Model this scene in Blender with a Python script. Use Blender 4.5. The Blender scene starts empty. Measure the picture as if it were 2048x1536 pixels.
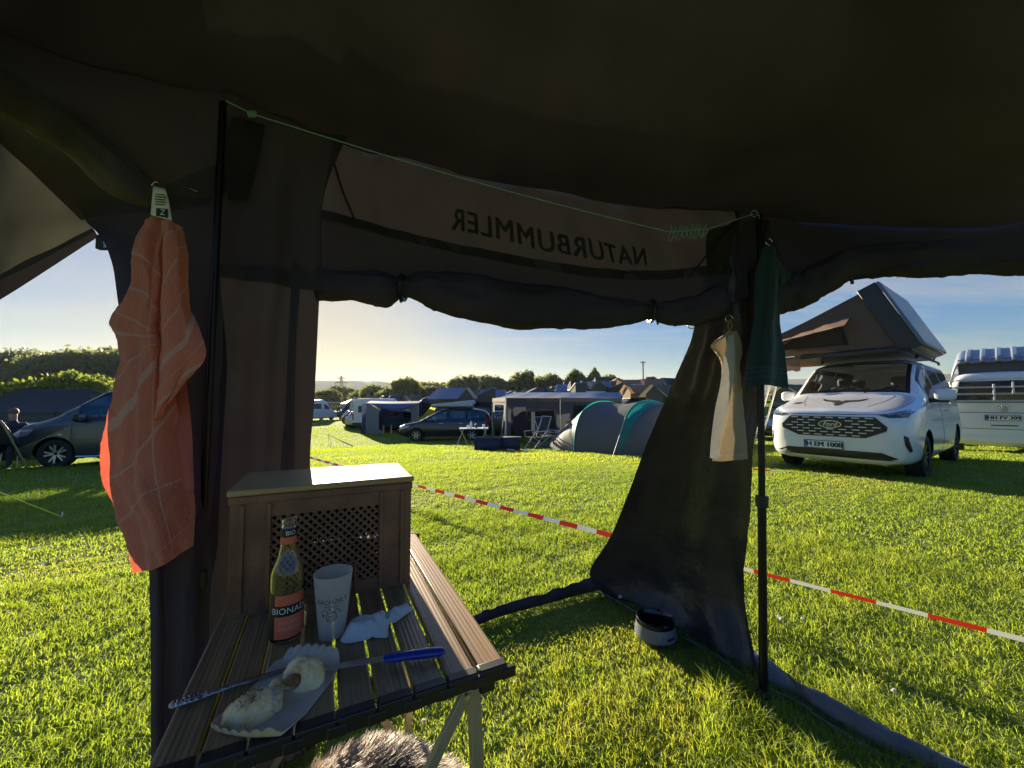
import bpy, bmesh, math, random
import numpy as np
from mathutils import Vector, Matrix, noise
from mathutils.bvhtree import BVHTree
from mathutils.geometry import tessellate_polygon

SC = bpy.context.scene
COL = SC.collection
R = math.radians
# ------------------------------------------------------------------ camera
CAM_H, FPX, PITCH = 1.22, 770.0, math.atan(37 / 770)
cd = bpy.data.cameras.new('camera'); cam = bpy.data.objects.new('camera', cd); COL.objects.link(cam)
cam.location = (0, 0, CAM_H); cam.rotation_euler = (R(90) + PITCH, 0, 0)
cd.sensor_width = 36; cd.lens = FPX / 2048 * 36; cd.clip_start = .02; cd.clip_end = 30000
SC.camera = cam
# ------------------------------------------------------------------ light
SKY_SOFT = 1.45                       # roll-off of the bright sky round the sun
SUN_AZ, SUN_EL = -27.9, 11.0          # degrees: azimuth from +Y towards +X, elevation
w = bpy.data.worlds.new('World'); SC.world = w; w.use_nodes = True
nt = w.node_tree; N = nt.nodes; L = nt.links; N.clear()
sky = N.new('ShaderNodeTexSky'); sky.sky_type = 'NISHITA'; sky.sun_disc = False
sky.sun_elevation = R(SUN_EL); sky.sun_rotation = R(SUN_AZ)
sky.air_density = .95; sky.dust_density = .7; sky.ozone_density = 3.0; sky.altitude = 100
tc = N.new('ShaderNodeTexCoord'); sx = N.new('ShaderNodeSeparateXYZ'); L.new(tc.outputs['Generated'], sx.inputs[0])
def wmath(op, a, b=None, c=None):
    n = N.new('ShaderNodeMath'); n.operation = op
    for k, q in enumerate((a, b, c)):
        if q is None: continue
        if isinstance(q, (int, float)): n.inputs[k].default_value = q
        else: L.new(q, n.inputs[k])
    return n.outputs[0]
zc = wmath('ADD', wmath('MAXIMUM', sx.outputs[2], 0.0), .12)
cx = N.new('ShaderNodeCombineXYZ')
L.new(wmath('DIVIDE', sx.outputs[0], zc), cx.inputs[0]); L.new(wmath('DIVIDE', sx.outputs[1], zc), cx.inputs[1])
mp = N.new('ShaderNodeMapping'); mp.inputs['Rotation'].default_value = (0, 0, R(-8)); mp.inputs['Scale'].default_value = (.42, 1.5, 1)
L.new(cx.outputs[0], mp.inputs[0])
cn = N.new('ShaderNodeTexNoise'); cn.inputs['Scale'].default_value = 1.1; cn.inputs['Detail'].default_value = 7; cn.inputs['Roughness'].default_value = .62
cn.inputs['Distortion'].default_value = .5
L.new(mp.outputs[0], cn.inputs['Vector'])
cr = N.new('ShaderNodeValToRGB'); cr.color_ramp.elements[0].position = .47; cr.color_ramp.elements[1].position = .74
L.new(cn.outputs[0], cr.inputs[0])
cmix = N.new('ShaderNodeMix'); cmix.data_type = 'RGBA'; cmix.blend_type = 'MIX'
tint = N.new('ShaderNodeMix'); tint.data_type = 'RGBA'; tint.blend_type = 'ADD'; tint.inputs[0].default_value = 1
L.new(sky.outputs[0], tint.inputs[6]); tint.inputs[7].default_value = (4.2, 3.7, 3.0, 1)
L.new(wmath('MULTIPLY', cr.outputs[0], .7), cmix.inputs[0]); L.new(sky.outputs[0], cmix.inputs[6]); L.new(tint.outputs[2], cmix.inputs[7])
bgn = N.new('ShaderNodeBackground'); bgn.inputs[1].default_value = .105
bw = N.new('ShaderNodeRGBToBW'); L.new(cmix.outputs[2], bw.inputs[0])
sc_ = N.new('ShaderNodeVectorMath'); sc_.operation = 'SCALE'; L.new(cmix.outputs[2], sc_.inputs[0])
L.new(wmath('DIVIDE', 1.0, wmath('ADD', 1.0, wmath('DIVIDE', bw.outputs[0], SKY_SOFT))), sc_.inputs['Scale'])
wo = N.new('ShaderNodeOutputWorld'); hs = N.new('ShaderNodeHueSaturation'); hs.inputs['Saturation'].default_value = 1.38; hs.inputs['Hue'].default_value = .512; L.new(sc_.outputs[0], hs.inputs['Color']); L.new(hs.outputs[0], bgn.inputs[0]); L.new(bgn.outputs[0], wo.inputs[0])
sd = bpy.data.lights.new('sun', 'SUN'); sd.energy = 5.0; sd.angle = R(.5); sd.color = (1, .86, .62)
so = bpy.data.objects.new('sun', sd); COL.objects.link(so)
SUNV = Vector((math.sin(R(SUN_AZ)) * math.cos(R(SUN_EL)), math.cos(R(SUN_AZ)) * math.cos(R(SUN_EL)), math.sin(R(SUN_EL))))
so.rotation_euler = SUNV.to_track_quat('Z', 'Y').to_euler(); so.location = SUNV * 60
vs = SC.view_settings; vs.view_transform = 'Standard'; vs.look = 'None'; vs.gamma = 1; vs.exposure = 1.9
SC.cycles.max_bounces = 8; SC.cycles.transparent_max_bounces = 12; SC.cycles.use_denoising = True
SC.cycles.caustics_reflective = False; SC.cycles.caustics_refractive = False; SC.cycles.sample_clamp_indirect = 8

# ------------------------------------------------------------------ reading the photograph: rays through its pixels
def ray(px, py):
    u = (px - 1024) / FPX; v = (768 - py) / FPX
    return Vector((u, math.cos(PITCH) - v * math.sin(PITCH), math.sin(PITCH) + v * math.cos(PITCH)))
def W(px, py, Y):
    r = ray(px, py); return Vector((0, 0, CAM_H)) + r * (Y / r.y)
def G(px, py, z=0.):
    r = ray(px, py); return Vector((0, 0, CAM_H)) + r * ((z - CAM_H) / r.z)
def XY(px, Y):                       # plan position under an image column at depth Y
    return Vector(((px - 1024) / FPX * Y, Y, 0))
def sstep(a, b, x):
    t = max(0., min(1., (x - a) / (b - a))); return t * t * (3 - 2 * t)
def terr(x, y):
    h = -.75 * sstep(4.5, 22, y) - .02 * max(0, min(10, -x - 2)) * sstep(3, 8, y) + .012 * max(0, min(14, x - 4))
    q = max(0, min(1, (x / max(y, 1) + .1) / .34))
    h += q * 2.8 * sstep(22, 66, y)
    d = math.hypot(x, y)
    h -= 9 * sstep(90, 420, d)
    return h + .025 * (noise.noise((x * .35, y * .35, 0))) * sstep(3, 9, y)

# ------------------------------------------------------------------ mesh helper
def crom(pts, n):
    P = [Vector(p) for p in pts]
    if len(P) == 2: return [P[0].lerp(P[1], i / (n - 1)) for i in range(n)]
    out = []
    m = len(P) - 1
    for i in range(n):
        t = i / (n - 1) * m; k = min(int(t), m - 1); f = t - k
        a = P[k - 1] if k > 0 else P[0] * 2 - P[1]
        b = P[k]; c = P[k + 1]; d = P[k + 2] if k + 2 <= m else P[m] * 2 - P[m - 1]
        out.append(.5 * ((2 * b) + (c - a) * f + (2 * a - 5 * b + 4 * c - d) * f * f + (3 * b - a - 3 * c + d) * f ** 3))
    return out
_fonts = {}
def text_geo(s, size=1.0, ext=0.0, spacing=1.0, shear=0., bold=0.):
    cu = bpy.data.curves.new('t', 'FONT'); cu.body = s; cu.size = size; cu.align_x = 'CENTER'; cu.align_y = 'CENTER'
    cu.extrude = ext; cu.space_character = spacing; cu.resolution_u = 3; cu.shear = shear; cu.offset = bold
    o = bpy.data.objects.new('t', cu); COL.objects.link(o)
    dg = bpy.context.evaluated_depsgraph_get()
    me = bpy.data.meshes.new_from_object(o.evaluated_get(dg))
    v = [q.co.copy() for q in me.vertices]; f = [tuple(p.vertices) for p in me.polygons]
    bpy.data.objects.remove(o); bpy.data.curves.remove(cu); bpy.data.meshes.remove(me)
    return v, f
class MB:
    def __init__(s): s.v = []; s.f = []; s.m = []
    def add(s, vs_, fs, mi=0, M=None):
        b = len(s.v)
        s.v += [(M @ Vector(p)) if M is not None else Vector(p) for p in vs_]
        s.f += [tuple(i + b for i in f) for f in fs]; s.m += [mi] * len(fs)
        return s
    def box(s, c, d, M=None, mi=0, taper=(1, 1)):
        x, y, z = d[0] / 2, d[1] / 2, d[2] / 2; tx, ty = taper
        vv = [(-x, -y, -z), (x, -y, -z), (x, y, -z), (-x, y, -z), (-x * tx, -y * ty, z), (x * tx, -y * ty, z), (x * tx, y * ty, z), (-x * tx, y * ty, z)]
        T = Matrix.Translation(c); T = T @ M if M is not None else T
        return s.add(vv, [(0, 3, 2, 1), (4, 5, 6, 7), (0, 1, 5, 4), (1, 2, 6, 5), (2, 3, 7, 6), (3, 0, 4, 7)], mi, T)
    def bar(s, p0, p1, wd, th, mi=0, up=(0, 0, 1)):
        p0 = Vector(p0); p1 = Vector(p1); d = p1 - p0; z = d.normalized(); u = Vector(up)
        if abs(z.dot(u)) > .98: u = Vector((0, 1, 0))
        x = u.cross(z).normalized(); y = z.cross(x)
        M = Matrix((x, y, z)).transposed().to_4x4()
        return s.box((p0 + p1) / 2, (wd, th, d.length), M, mi)
    def rings(s, rs, mi=0, cap=True, closed=False):
        n = len(rs[0]); vv = [p for r in rs for p in r]; ff = []
        m = len(rs)
        for i in range(m - 1 + (1 if closed else 0)):
            for j in range(n):
                a = i * n + j; b = i * n + (j + 1) % n; i2 = (i + 1) % m
                ff.append((a, b, i2 * n + (j + 1) % n, i2 * n + j))
        if cap and not closed: ff += [tuple(range(n))[::-1], tuple((m - 1) * n + k for k in range(n))]
        return s.add(vv, ff, mi)
    def tube(s, pts, r, n=8, mi=0, cap=True, flat=1.0):
        P = [Vector(p) for p in pts]; rs = []
        t0 = (P[1] - P[0]).normalized(); u = Vector((0, 0, 1)) if abs(t0.z) < .9 else Vector((1, 0, 0))
        x = t0.cross(u).normalized()
        for i, p in enumerate(P):
            t = (P[min(i + 1, len(P) - 1)] - P[max(i - 1, 0)]).normalized()
            x = (x - t * x.dot(t)).normalized(); y = t.cross(x)
            rr = r[i] if isinstance(r, (list, tuple)) else r
            rs.append([p + x * (rr * math.cos(a * 2 * math.pi / n)) + y * (rr * flat * math.sin(a * 2 * math.pi / n)) for a in range(n)])
        return s.rings(rs, mi, cap)
    def lathe(s, prof, n=32, c=(0, 0, 0), mi=0, cap=True, M=None):
        c = Vector(c); rs = []
        for r, z in prof:
            q = [Vector((r * math.cos(a * 2 * math.pi / n), r * math.sin(a * 2 * math.pi / n), z)) for a in range(n)]
            rs.append([c + (M @ p if M is not None else p) for p in q])
        return s.rings(rs, mi, cap)
    def grid(s, rows, mi=0):
        n = len(rows[0]); vv = [p for r in rows for p in r]
        ff = [(i * n + j, i * n + j + 1, (i + 1) * n + j + 1, (i + 1) * n + j) for i in range(len(rows) - 1) for j in range(n - 1)]
        return s.add(vv, ff, mi)
    def ell(s, c, r, n=16, m=10, M=None, mi=0):
        c = Vector(c); rs = []
        for i in range(1, m):
            a = math.pi * i / m
            rs.append([c + (M @ Vector(q) if M is not None else Vector(q)) for q in
                       [(r[0] * math.sin(a) * math.cos(b * 2 * math.pi / n), r[1] * math.sin(a) * math.sin(b * 2 * math.pi / n), -r[2] * math.cos(a)) for b in range(n)]])
        return s.rings(rs, mi)
    def text(s, t, size, M, ext=0., mi=0, spacing=1., fn=None, shear=0., bold=0.):
        v, f = text_geo(t, size, ext, spacing, shear, bold)
        if fn: v = [fn(p) for p in v]
        return s.add(v, f, mi, M)
    def mesh(s, name):
        me = bpy.data.meshes.new(name); me.from_pydata([tuple(p) for p in s.v], [], s.f)
        me.polygons.foreach_set('material_index', s.m)
        return me
    def build(s, name, mats, parent=None, smooth=True, bevel=0, sub=0, world=False, solid=0, ang=40, weld=False):
        if world and parent is not None:
            Mi = parent.matrix_basis.inverted(); s.v = [Mi @ p for p in s.v]
        me = s.mesh(name)
        for q in (mats if isinstance(mats, (list, tuple)) else [mats]): me.materials.append(q)
        if weld or True:
            bm = bmesh.new(); bm.from_mesh(me)
            if weld: bmesh.ops.remove_doubles(bm, verts=bm.verts, dist=1e-5)
            bmesh.ops.recalc_face_normals(bm, faces=bm.faces); bm.to_mesh(me); bm.free()
        if smooth: me.shade_smooth(); me.set_sharp_from_angle(angle=R(ang))
        o = bpy.data.objects.new(name, me); COL.objects.link(o)
        if parent is not None: o.parent = parent
        if solid: q = o.modifiers.new('s', 'SOLIDIFY'); q.thickness = solid; q.offset = 0
        if bevel: q = o.modifiers.new('b', 'BEVEL'); q.width = bevel; q.segments = 2; q.limit_method = 'ANGLE'; q.angle_limit = R(35)
        if sub: q = o.modifiers.new('u', 'SUBSURF'); q.levels = q.render_levels = sub
        return o
def tag(o, label=None, cat=None, group=None, kind=None):
    for k, q in (('label', label), ('category', cat), ('group', group), ('kind', kind)):
        if q: o[k] = q
    return o
def thing(name, label, cat, loc=(0, 0, 0), rz=0, group=None, rot=None):
    o = bpy.data.objects.new(name, None); COL.objects.link(o); o.empty_display_size = .1
    o.location = loc; o.rotation_euler = rot if rot else (0, 0, rz)
    o.matrix_basis = Matrix.Translation(loc) @ o.rotation_euler.to_matrix().to_4x4()
    return tag(o, label, cat, group)
def dup(root, loc, rz, label, group=None, scale=1.0, name=None):
    def cp(o, par):
        c = o.copy(); COL.objects.link(c)
        if par is not None: c.parent = par
        for ch in o.children: cp(ch, c)
        return c
    c = cp(root, None); c.location = loc; c.rotation_euler = (0, 0, rz)
    c.scale = (scale,) * 3 if isinstance(scale, (int, float)) else scale
    c['label'] = label
    if group: c['group'] = group
    return c
def recolor(root, name, m, slot=0):
    for ch in root.children:
        if ch.name.split('.')[0] == name:
            ch.material_slots[slot].link = 'OBJECT'; ch.material_slots[slot].material = m

# ------------------------------------------------------------------ materials
def mat(name, col, rough=.6, metal=0., var=0., vscale=8., bump=0., bscale=40., spec=.5, trans=None, tw=.5, coat=0., stretch=(1, 1, 1), alpha=None, sheen=0.):
    m = bpy.data.materials.new(name); m.use_nodes = True; t = m.node_tree; n = t.nodes; l = t.links
    b = n['Principled BSDF']; out = n['Material Output']
    b.inputs['Base Color'].default_value = (*col, 1); b.inputs['Roughness'].default_value = rough; b.inputs['Metallic'].default_value = metal
    b.inputs['Specular IOR Level'].default_value = spec; b.inputs['Coat Weight'].default_value = coat; b.inputs['Sheen Weight'].default_value = sheen
    c = n.new('ShaderNodeTexCoord'); mpn = n.new('ShaderNodeMapping'); mpn.inputs['Scale'].default_value = stretch; l.new(c.outputs['Object'], mpn.inputs[0])
    colout = None
    if var:
        q = n.new('ShaderNodeTexNoise'); q.inputs['Scale'].default_value = vscale; q.inputs['Detail'].default_value = 6; l.new(mpn.outputs[0], q.inputs[0])
        r = n.new('ShaderNodeMapRange'); r.inputs[1].default_value = .3; r.inputs[2].default_value = .7; r.inputs[3].default_value = 1 - var; r.inputs[4].default_value = 1 + var; l.new(q.outputs[0], r.inputs[0])
        x = n.new('ShaderNodeVectorMath'); x.operation = 'SCALE'; x.inputs[0].default_value = col; l.new(r.outputs[0], x.inputs['Scale']); l.new(x.outputs[0], b.inputs['Base Color']); colout = x.outputs[0]
    if bump:
        q = n.new('ShaderNodeTexNoise'); q.inputs['Scale'].default_value = bscale; q.inputs['Detail'].default_value = 5; l.new(mpn.outputs[0], q.inputs[0])
        bn = n.new('ShaderNodeBump'); bn.inputs['Strength'].default_value = bump; bn.inputs['Distance'].default_value = .01; l.new(q.outputs[0], bn.inputs['Height']); l.new(bn.outputs[0], b.inputs['Normal'])
    if trans:
        tb = n.new('ShaderNodeBsdfTranslucent'); tb.inputs[0].default_value = (*trans, 1)
        if colout is not None and False: l.new(colout, tb.inputs[0])
        mx = n.new('ShaderNodeMixShader'); mx.inputs[0].default_value = tw; l.new(b.outputs[0], mx.inputs[1]); l.new(tb.outputs[0], mx.inputs[2]); l.new(mx.outputs[0], out.inputs[0])
    if alpha is not None:
        tb = n.new('ShaderNodeBsdfTransparent'); mx = n.new('ShaderNodeMixShader'); mx.inputs[0].default_value = alpha
        src = out.inputs[0].links[0].from_socket; l.new(tb.outputs[0], mx.inputs[1]); l.new(src, mx.inputs[2]); l.new(mx.outputs[0], out.inputs[0])
    return m
def glass_pane(name, tintc, fac=.07):
    m = bpy.data.materials.new(name); m.use_nodes = True; t = m.node_tree; n = t.nodes; l = t.links; n.remove(n['Principled BSDF']); out = n['Material Output']
    a = n.new('ShaderNodeBsdfTransparent'); a.inputs[0].default_value = (*tintc, 1); g = n.new('ShaderNodeBsdfGlossy'); g.inputs['Roughness'].default_value = .03
    f = n.new('ShaderNodeFresnel'); f.inputs[0].default_value = 1.5
    p = n.new('ShaderNodeMath'); p.operation = 'ADD'; l.new(f.outputs[0], p.inputs[0]); p.inputs[1].default_value = fac
    mx = n.new('ShaderNodeMixShader'); l.new(p.outputs[0], mx.inputs[0]); l.new(a.outputs[0], mx.inputs[1]); l.new(g.outputs[0], mx.inputs[2]); l.new(mx.outputs[0], out.inputs[0])
    return m
M = {}
M['tent'] = mat('tent_black_fabric', (.058, .050, .080), .72, var=.25, vscale=3, bump=.25, bscale=260, trans=(.002, .0017, .0015), tw=.3)
M['roof'] = mat('tent_roof_fabric', (.115, .088, .20), .75, var=.3, vscale=2.2, bump=.25, bscale=240, trans=(.003, .003, .0026), tw=.35)
M['header'] = mat('tent_brown_fabric', (.055, .049, .052), .75, var=.22, vscale=7, bump=.3, bscale=300, trans=(.0058, .0052, .0054), tw=.5)
M['brownwall'] = mat('tent_brown_wall_fabric', (.105, .096, .115), .75, var=.2, vscale=5, bump=.3, bscale=300, trans=(.004, .0034, .0033), tw=.45)
M['sideroof'] = mat('tent_olive_fabric', (.06, .058, .05), .75, var=.2, vscale=4, bump=.2, bscale=250, trans=(.03, .03, .022), tw=.5)
M['flap'] = mat('coated_black_fabric', (.034, .032, .042), .34, var=.2, vscale=5, bump=.55, bscale=22, trans=(.0015, .0013, .0014), tw=.2)
M['letter'] = mat('black_print', (.012, .012, .012), .7)
M['blackplastic'] = mat('black_plastic', (.015, .015, .016), .4)
M['blackmetal'] = mat('black_metal', (.02, .02, .02), .35, metal=.6)
M['steel'] = mat('bright_steel', (.6, .6, .6), .25, metal=1)
M['alu'] = mat('brushed_aluminium', (.55, .53, .48), .35, metal=.9, var=.1, stretch=(1, 1, 30))
M['champ'] = mat('champagne_aluminium', (.42, .36, .27), .38, metal=.55, var=.08)
M['teal'] = mat('teal_cord', (.20, .42, .46), .6)
M['tealtrim'] = mat('teal_trim', (.02, .13, .15), .5)
M['white'] = mat('white_plastic', (.75, .75, .73), .45)
M['rubber'] = mat('tyre_rubber', (.018, .018, .018), .85, bump=.2, bscale=60)
M['rim'] = mat('alloy_rim', (.55, .55, .57), .3, metal=.9)
M['darkrim'] = mat('dark_alloy_rim', (.09, .09, .1), .35, metal=.8)
M['chrome'] = mat('chrome', (.75, .75, .76), .12, metal=1)
M['trim'] = mat('black_car_trim', (.012, .012, .013), .35)
M['glass'] = glass_pane('clear_car_glass', (.80, .85, .83))
M['wsglass'] = glass_pane('windscreen_glass', (.80, .84, .82), .20)
M['dglass'] = glass_pane('tinted_car_glass', (.58, .62, .64))
M['farglass'] = mat('far_car_glass', (.02, .025, .03), .08, spec=.8)
M['paintwhite'] = mat('white_car_paint', (.72, .73, .74), .25, coat=.8)
M['taillight'] = mat('red_lamp_lens', (.45, .02, .02), .15, coat=.5)
M['lamp'] = mat('clear_lamp_lens', (.5, .52, .52), .08, metal=.5, coat=.8)
M['lampdark'] = mat('dark_lamp_lens', (.06, .065, .06), .06, metal=.3, coat=1)
M['seat'] = mat('dark_seat_fabric', (.03, .03, .033), .85); M['cabin'] = mat('grey_cabin_lining', (.26, .26, .27), .8)
M['platewhite'] = mat('plate_white', (.72, .72, .66), .4)
M['plateblue'] = mat('plate_blue', (.02, .06, .35), .4)

# ------------------------------------------------------------------ ground, grass, hills
def ground_material():
    m = bpy.data.materials.new('meadow'); m.use_nodes = True; t = m.node_tree; n = t.nodes; l = t.links; b = n['Principled BSDF']
    b.inputs['Roughness'].default_value = .95; b.inputs['Specular IOR Level'].default_value = .1
    c = n.new('ShaderNodeTexCoord'); a = n.new('ShaderNodeTexNoise'); a.inputs['Scale'].default_value = .35; a.inputs['Detail'].default_value = 9; a.inputs['Roughness'].default_value = .7
    l.new(c.outputs['Object'], a.inputs[0])
    r = n.new('ShaderNodeValToRGB'); e = r.color_ramp.elements
    e[0].position = .3; e[0].color = (.14, .19, .036, 1); e[1].position = .72; e[1].color = (.17, .20, .045, 1)
    l.new(a.outputs[0], r.inputs[0]); l.new(r.outputs[0], b.inputs['Base Color'])
    q = n.new('ShaderNodeTexNoise'); q.inputs['Scale'].default_value = 14; q.inputs['Detail'].default_value = 6; l.new(c.outputs['Object'], q.inputs[0])
    bn = n.new('ShaderNodeBump'); bn.inputs['Strength'].default_value = .9; bn.inputs['Distance'].default_value = .06; l.new(q.outputs[0], bn.inputs['Height']); l.new(bn.outputs[0], b.inputs['Normal'])
    return m
def make_ground():
    mb = MB(); radii = [0.0001] + [.35 * 1.105 ** k for k in range(92)]; na = 120
    rs = [[Vector((r * math.sin(a * 2 * math.pi / na), r * math.cos(a * 2 * math.pi / na), terr(r * math.sin(a * 2 * math.pi / na), r * math.cos(a * 2 * math.pi / na)))) for a in range(na)] for r in radii]
    mb.rings(rs, cap=False)
    tag(mb.build('ground', ground_material(), ang=180), kind='structure')
make_ground()

def grass_material():
    m = bpy.data.materials.new('grass_blade'); m.use_nodes = True; t = m.node_tree; n = t.nodes; l = t.links; out = n['Material Output']; b = n['Principled BSDF']
    at = n.new('ShaderNodeAttribute'); at.attribute_name = 'tone'
    r = n.new('ShaderNodeValToRGB'); e = r.color_ramp.elements
    e[0].position = 0; e[0].color = (.07, .105, .018, 1); e[1].position = 1; e[1].color = (.15, .155, .04, 1)
    k = e.new(.6); k.color = (.10, .14, .026, 1)
    l.new(at.outputs['Fac'], r.inputs[0]); l.new(r.outputs[0], b.inputs['Base Color']); b.inputs['Roughness'].default_value = .5; b.inputs['Specular IOR Level'].default_value = .2
    s = n.new('ShaderNodeVectorMath'); s.operation = 'MULTIPLY'; s.inputs[1].default_value = (4.6, 4.3, 1.6); l.new(r.outputs[0], s.inputs[0])
    tb = n.new('ShaderNodeBsdfTranslucent'); l.new(s.outputs[0], tb.inputs[0])
    mx = n.new('ShaderNodeMixShader'); mx.inputs[0].default_value = .48; l.new(b.outputs[0], mx.inputs[1]); l.new(tb.outputs[0], mx.inputs[2]); l.new(mx.outputs[0], out.inputs[0])
    return m
def make_grass():
    rng = np.random.default_rng(7)
    bands = [(.45, 2.2, 12000, .0030, .036), (2.2, 4.5, 7000, .0038, .031), (4.5, 9, 2600, .0062, .028), (9, 18, 560, .013, .034), (18, 36, 120, .028, .042), (36, 90, 14, .08, .055)]
    pos = []; wid = []; hei = []
    for r0, r1, den, wd, ht in bands:
        half = R(62); area = half * (r1 * r1 - r0 * r0); k = int(area * den)
        rr = np.sqrt(rng.uniform(r0 * r0, r1 * r1, k)); a = rng.uniform(-half, half, k)
        x = rr * np.sin(a); y = rr * np.cos(a)
        pos.append(np.stack([x, y], 1)); wid.append(np.full(k, wd)); hei.append(np.full(k, ht))
    P = np.concatenate(pos); wd = np.concatenate(wid); ht = np.concatenate(hei); n = len(P)
    # patchy height and tone: sums of sines stand for slow noise
    def slow(x, y, f, s):
        q = np.zeros_like(x); g = np.random.default_rng(s)
        for _ in range(7):
            a = g.uniform(0, 6.28); k = f * g.uniform(.5, 1.8); q += np.sin((x * np.cos(a) + y * np.sin(a)) * k + g.uniform(0, 6.28))
        return q / 3.5
    clump = slow(P[:, 0], P[:, 1], 7, 1); clump2 = slow(P[:, 0], P[:, 1], 1.1, 2); fine = slow(P[:, 0], P[:, 1], 23, 5)
    d = np.hypot(P[:, 0], P[:, 1])
    H = ht * np.clip(1 + .24 * clump + .16 * clump2 + .26 * fine, .4, 1.9) * rng.uniform(.5, 1.35, n)
    worn = slow(P[:, 0], P[:, 1], 2.3, 9) > .62
    H *= np.where(worn, .55, 1)
    H *= np.where((d < 1.9) & (P[:, 0] > -.15), 1.25, 1)
    uv = P; z = np.array([terr(p[0], p[1]) for p in P])
    th = rng.uniform(0, 2 * np.pi, n); lean = rng.uniform(.3, 1.25, n) * H; la = rng.uniform(0, 2 * np.pi, n)
    dx, dy = np.cos(th) * wd / 2, np.sin(th) * wd / 2; lx, ly = np.cos(la) * lean, np.sin(la) * lean
    V = np.empty((n, 5, 3))
    V[:, 0] = np.stack([P[:, 0] - dx, P[:, 1] - dy, z - .01], 1); V[:, 1] = np.stack([P[:, 0] + dx, P[:, 1] + dy, z - .01], 1)
    V[:, 2] = np.stack([P[:, 0] + dx * .8 + lx * .3, P[:, 1] + dy * .8 + ly * .3, z + H * .6], 1); V[:, 3] = np.stack([P[:, 0] - dx * .8 + lx * .3, P[:, 1] - dy * .8 + ly * .3, z + H * .6], 1)
    V[:, 4] = np.stack([P[:, 0] + lx, P[:, 1] + ly, z + H], 1)
    me = bpy.data.meshes.new('grass'); me.vertices.add(n * 5); me.vertices.foreach_set('co', V.ravel().astype(np.float32))
    base = (np.arange(n) * 5)[:, None]
    li = np.concatenate([base + np.array([[0, 1, 2, 3]]), base + np.array([[3, 2, 4]])], 1).ravel().astype(np.int32)
    me.loops.add(len(li)); me.loops.foreach_set('vertex_index', li)
    ls = ((np.arange(n) * 7)[:, None] + np.array([[0, 4]])).ravel().astype(np.int32)
    me.polygons.add(n * 2); me.polygons.foreach_set('loop_start', ls)
    at = me.attributes.new('tone', 'FLOAT', 'POINT')
    tone = np.clip(.45 + .20 * clump2 + .12 * fine + rng.normal(0, .14, n) + np.where(worn, .22, 0), 0, 1)
    at.data.foreach_set('value', np.repeat(tone, 5).astype(np.float32))
    me.update(calc_edges=True); me.validate()
    me.materials.append(grass_material())
    o = bpy.data.objects.new('grass', me); COL.objects.link(o)
    tag(o, 'short sunlit meadow grass covering the whole camping field', 'grass', kind='stuff')
make_grass()

M['hill'] = mat('wooded_hill', (.05, .07, .035), .95, var=.35, vscale=.004)
def make_hills():
    for k, (dist, base, amp, seed) in enumerate(((2300, 120, 24, 3), (3300, 165, 30, 8))):
        mb = MB(); rows = []
        rows0 = []; rows1 = []; rows2 = []; rows3 = []
        for i in range(141):
            a = R(-70 + i); t = a * 6 + seed
            h = base + amp * (noise.noise((t * .55, seed, 0)) + .45 * noise.noise((t * 1.9, seed, 2)) + .12 * noise.noise((t * 8, 1, seed)))
            if k == 0: h *= .25 + .75 * sstep(R(-8), R(-20), a) if a > R(-22) else 1
            for rws, f, hh in ((rows0, .8, -14), (rows1, .9, h * .45), (rows2, 1, h), (rows3, 1.2, h * .6)):
                rws.append(Vector((math.sin(a) * dist * f, math.cos(a) * dist * f, hh)))
        mb.grid([rows0, rows1, rows2, rows3])
        tag(mb.build('hills', M['hill'], ang=180), kind='structure')
make_hills()

# ------------------------------------------------------------------ trees
def leaf_mat(name, col, tr):
    return mat(name, col, .6, var=.35, vscale=.7, trans=tr, tw=.42, spec=.2)
M['leafdark'] = leaf_mat('dark_leaves', (.105, .13, .06), (.34, .38, .14))
M['leafmid'] = leaf_mat('green_leaves', (.105, .135, .045), (.30, .34, .07))
M['leafyel'] = leaf_mat('bright_green_leaves', (.075, .12, .02), (.30, .36, .05))
M['bark'] = mat('bark', (.07, .055, .04), .9, var=.3)
def crown_mesh(seed, blobs, n, ls):
    rng = np.random.default_rng(seed); V = []; 
    for (c, r) in blobs:
        k = int(n * (r[0] * r[1] * r[2]) ** .667)
        d = rng.normal(size=(k, 3)); d /= np.linalg.norm(d, axis=1)[:, None]
        rad = rng.uniform(.55, 1.14, k)[:, None] * (1 + .16 * np.sin(d[:, :1] * 7 + seed) * np.cos(d[:, 1:2] * 6 + d[:, 2:3] * 5))
        p = np.array(c) + d * rad * np.array(r)
        # droop the sprays into clumps: pull points towards random cluster centres
        cc = np.array(c) + (lambda q: q / np.linalg.norm(q, axis=1)[:, None])(rng.normal(size=(max(8, k // 45), 3))) * np.array(r) * .9
        j = rng.integers(0, len(cc), k); pull = rng.uniform(0, .5, k)[:, None]
        near = np.argmin(((p[:, None] - cc[None]) ** 2).sum(2), 1)
        p = p * (1 - pull) + cc[near] * pull
        a = rng.normal(size=(k, 3)); a /= np.linalg.norm(a, axis=1)[:, None]; b = np.cross(a, rng.normal(size=(k, 3))); b /= np.linalg.norm(b, axis=1)[:, None]
        s = ls * rng.uniform(.5, 1.3, k)[:, None]
        V.append(np.stack([p - a * s, p + b * s * .55, p + a * s, p - b * s * .55], 1))
    V = np.concatenate(V); n = len(V)
    me = bpy.data.meshes.new('crown'); me.vertices.add(n * 4); me.vertices.foreach_set('co', V.reshape(-1).astype(np.float32))
    me.loops.add(n * 4); me.loops.foreach_set('vertex_index', np.arange(n * 4, dtype=np.int32))
    me.polygons.add(n); me.polygons.foreach_set('loop_start', (np.arange(n) * 4).astype(np.int32)); me.update(calc_edges=True)
    return me
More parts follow.
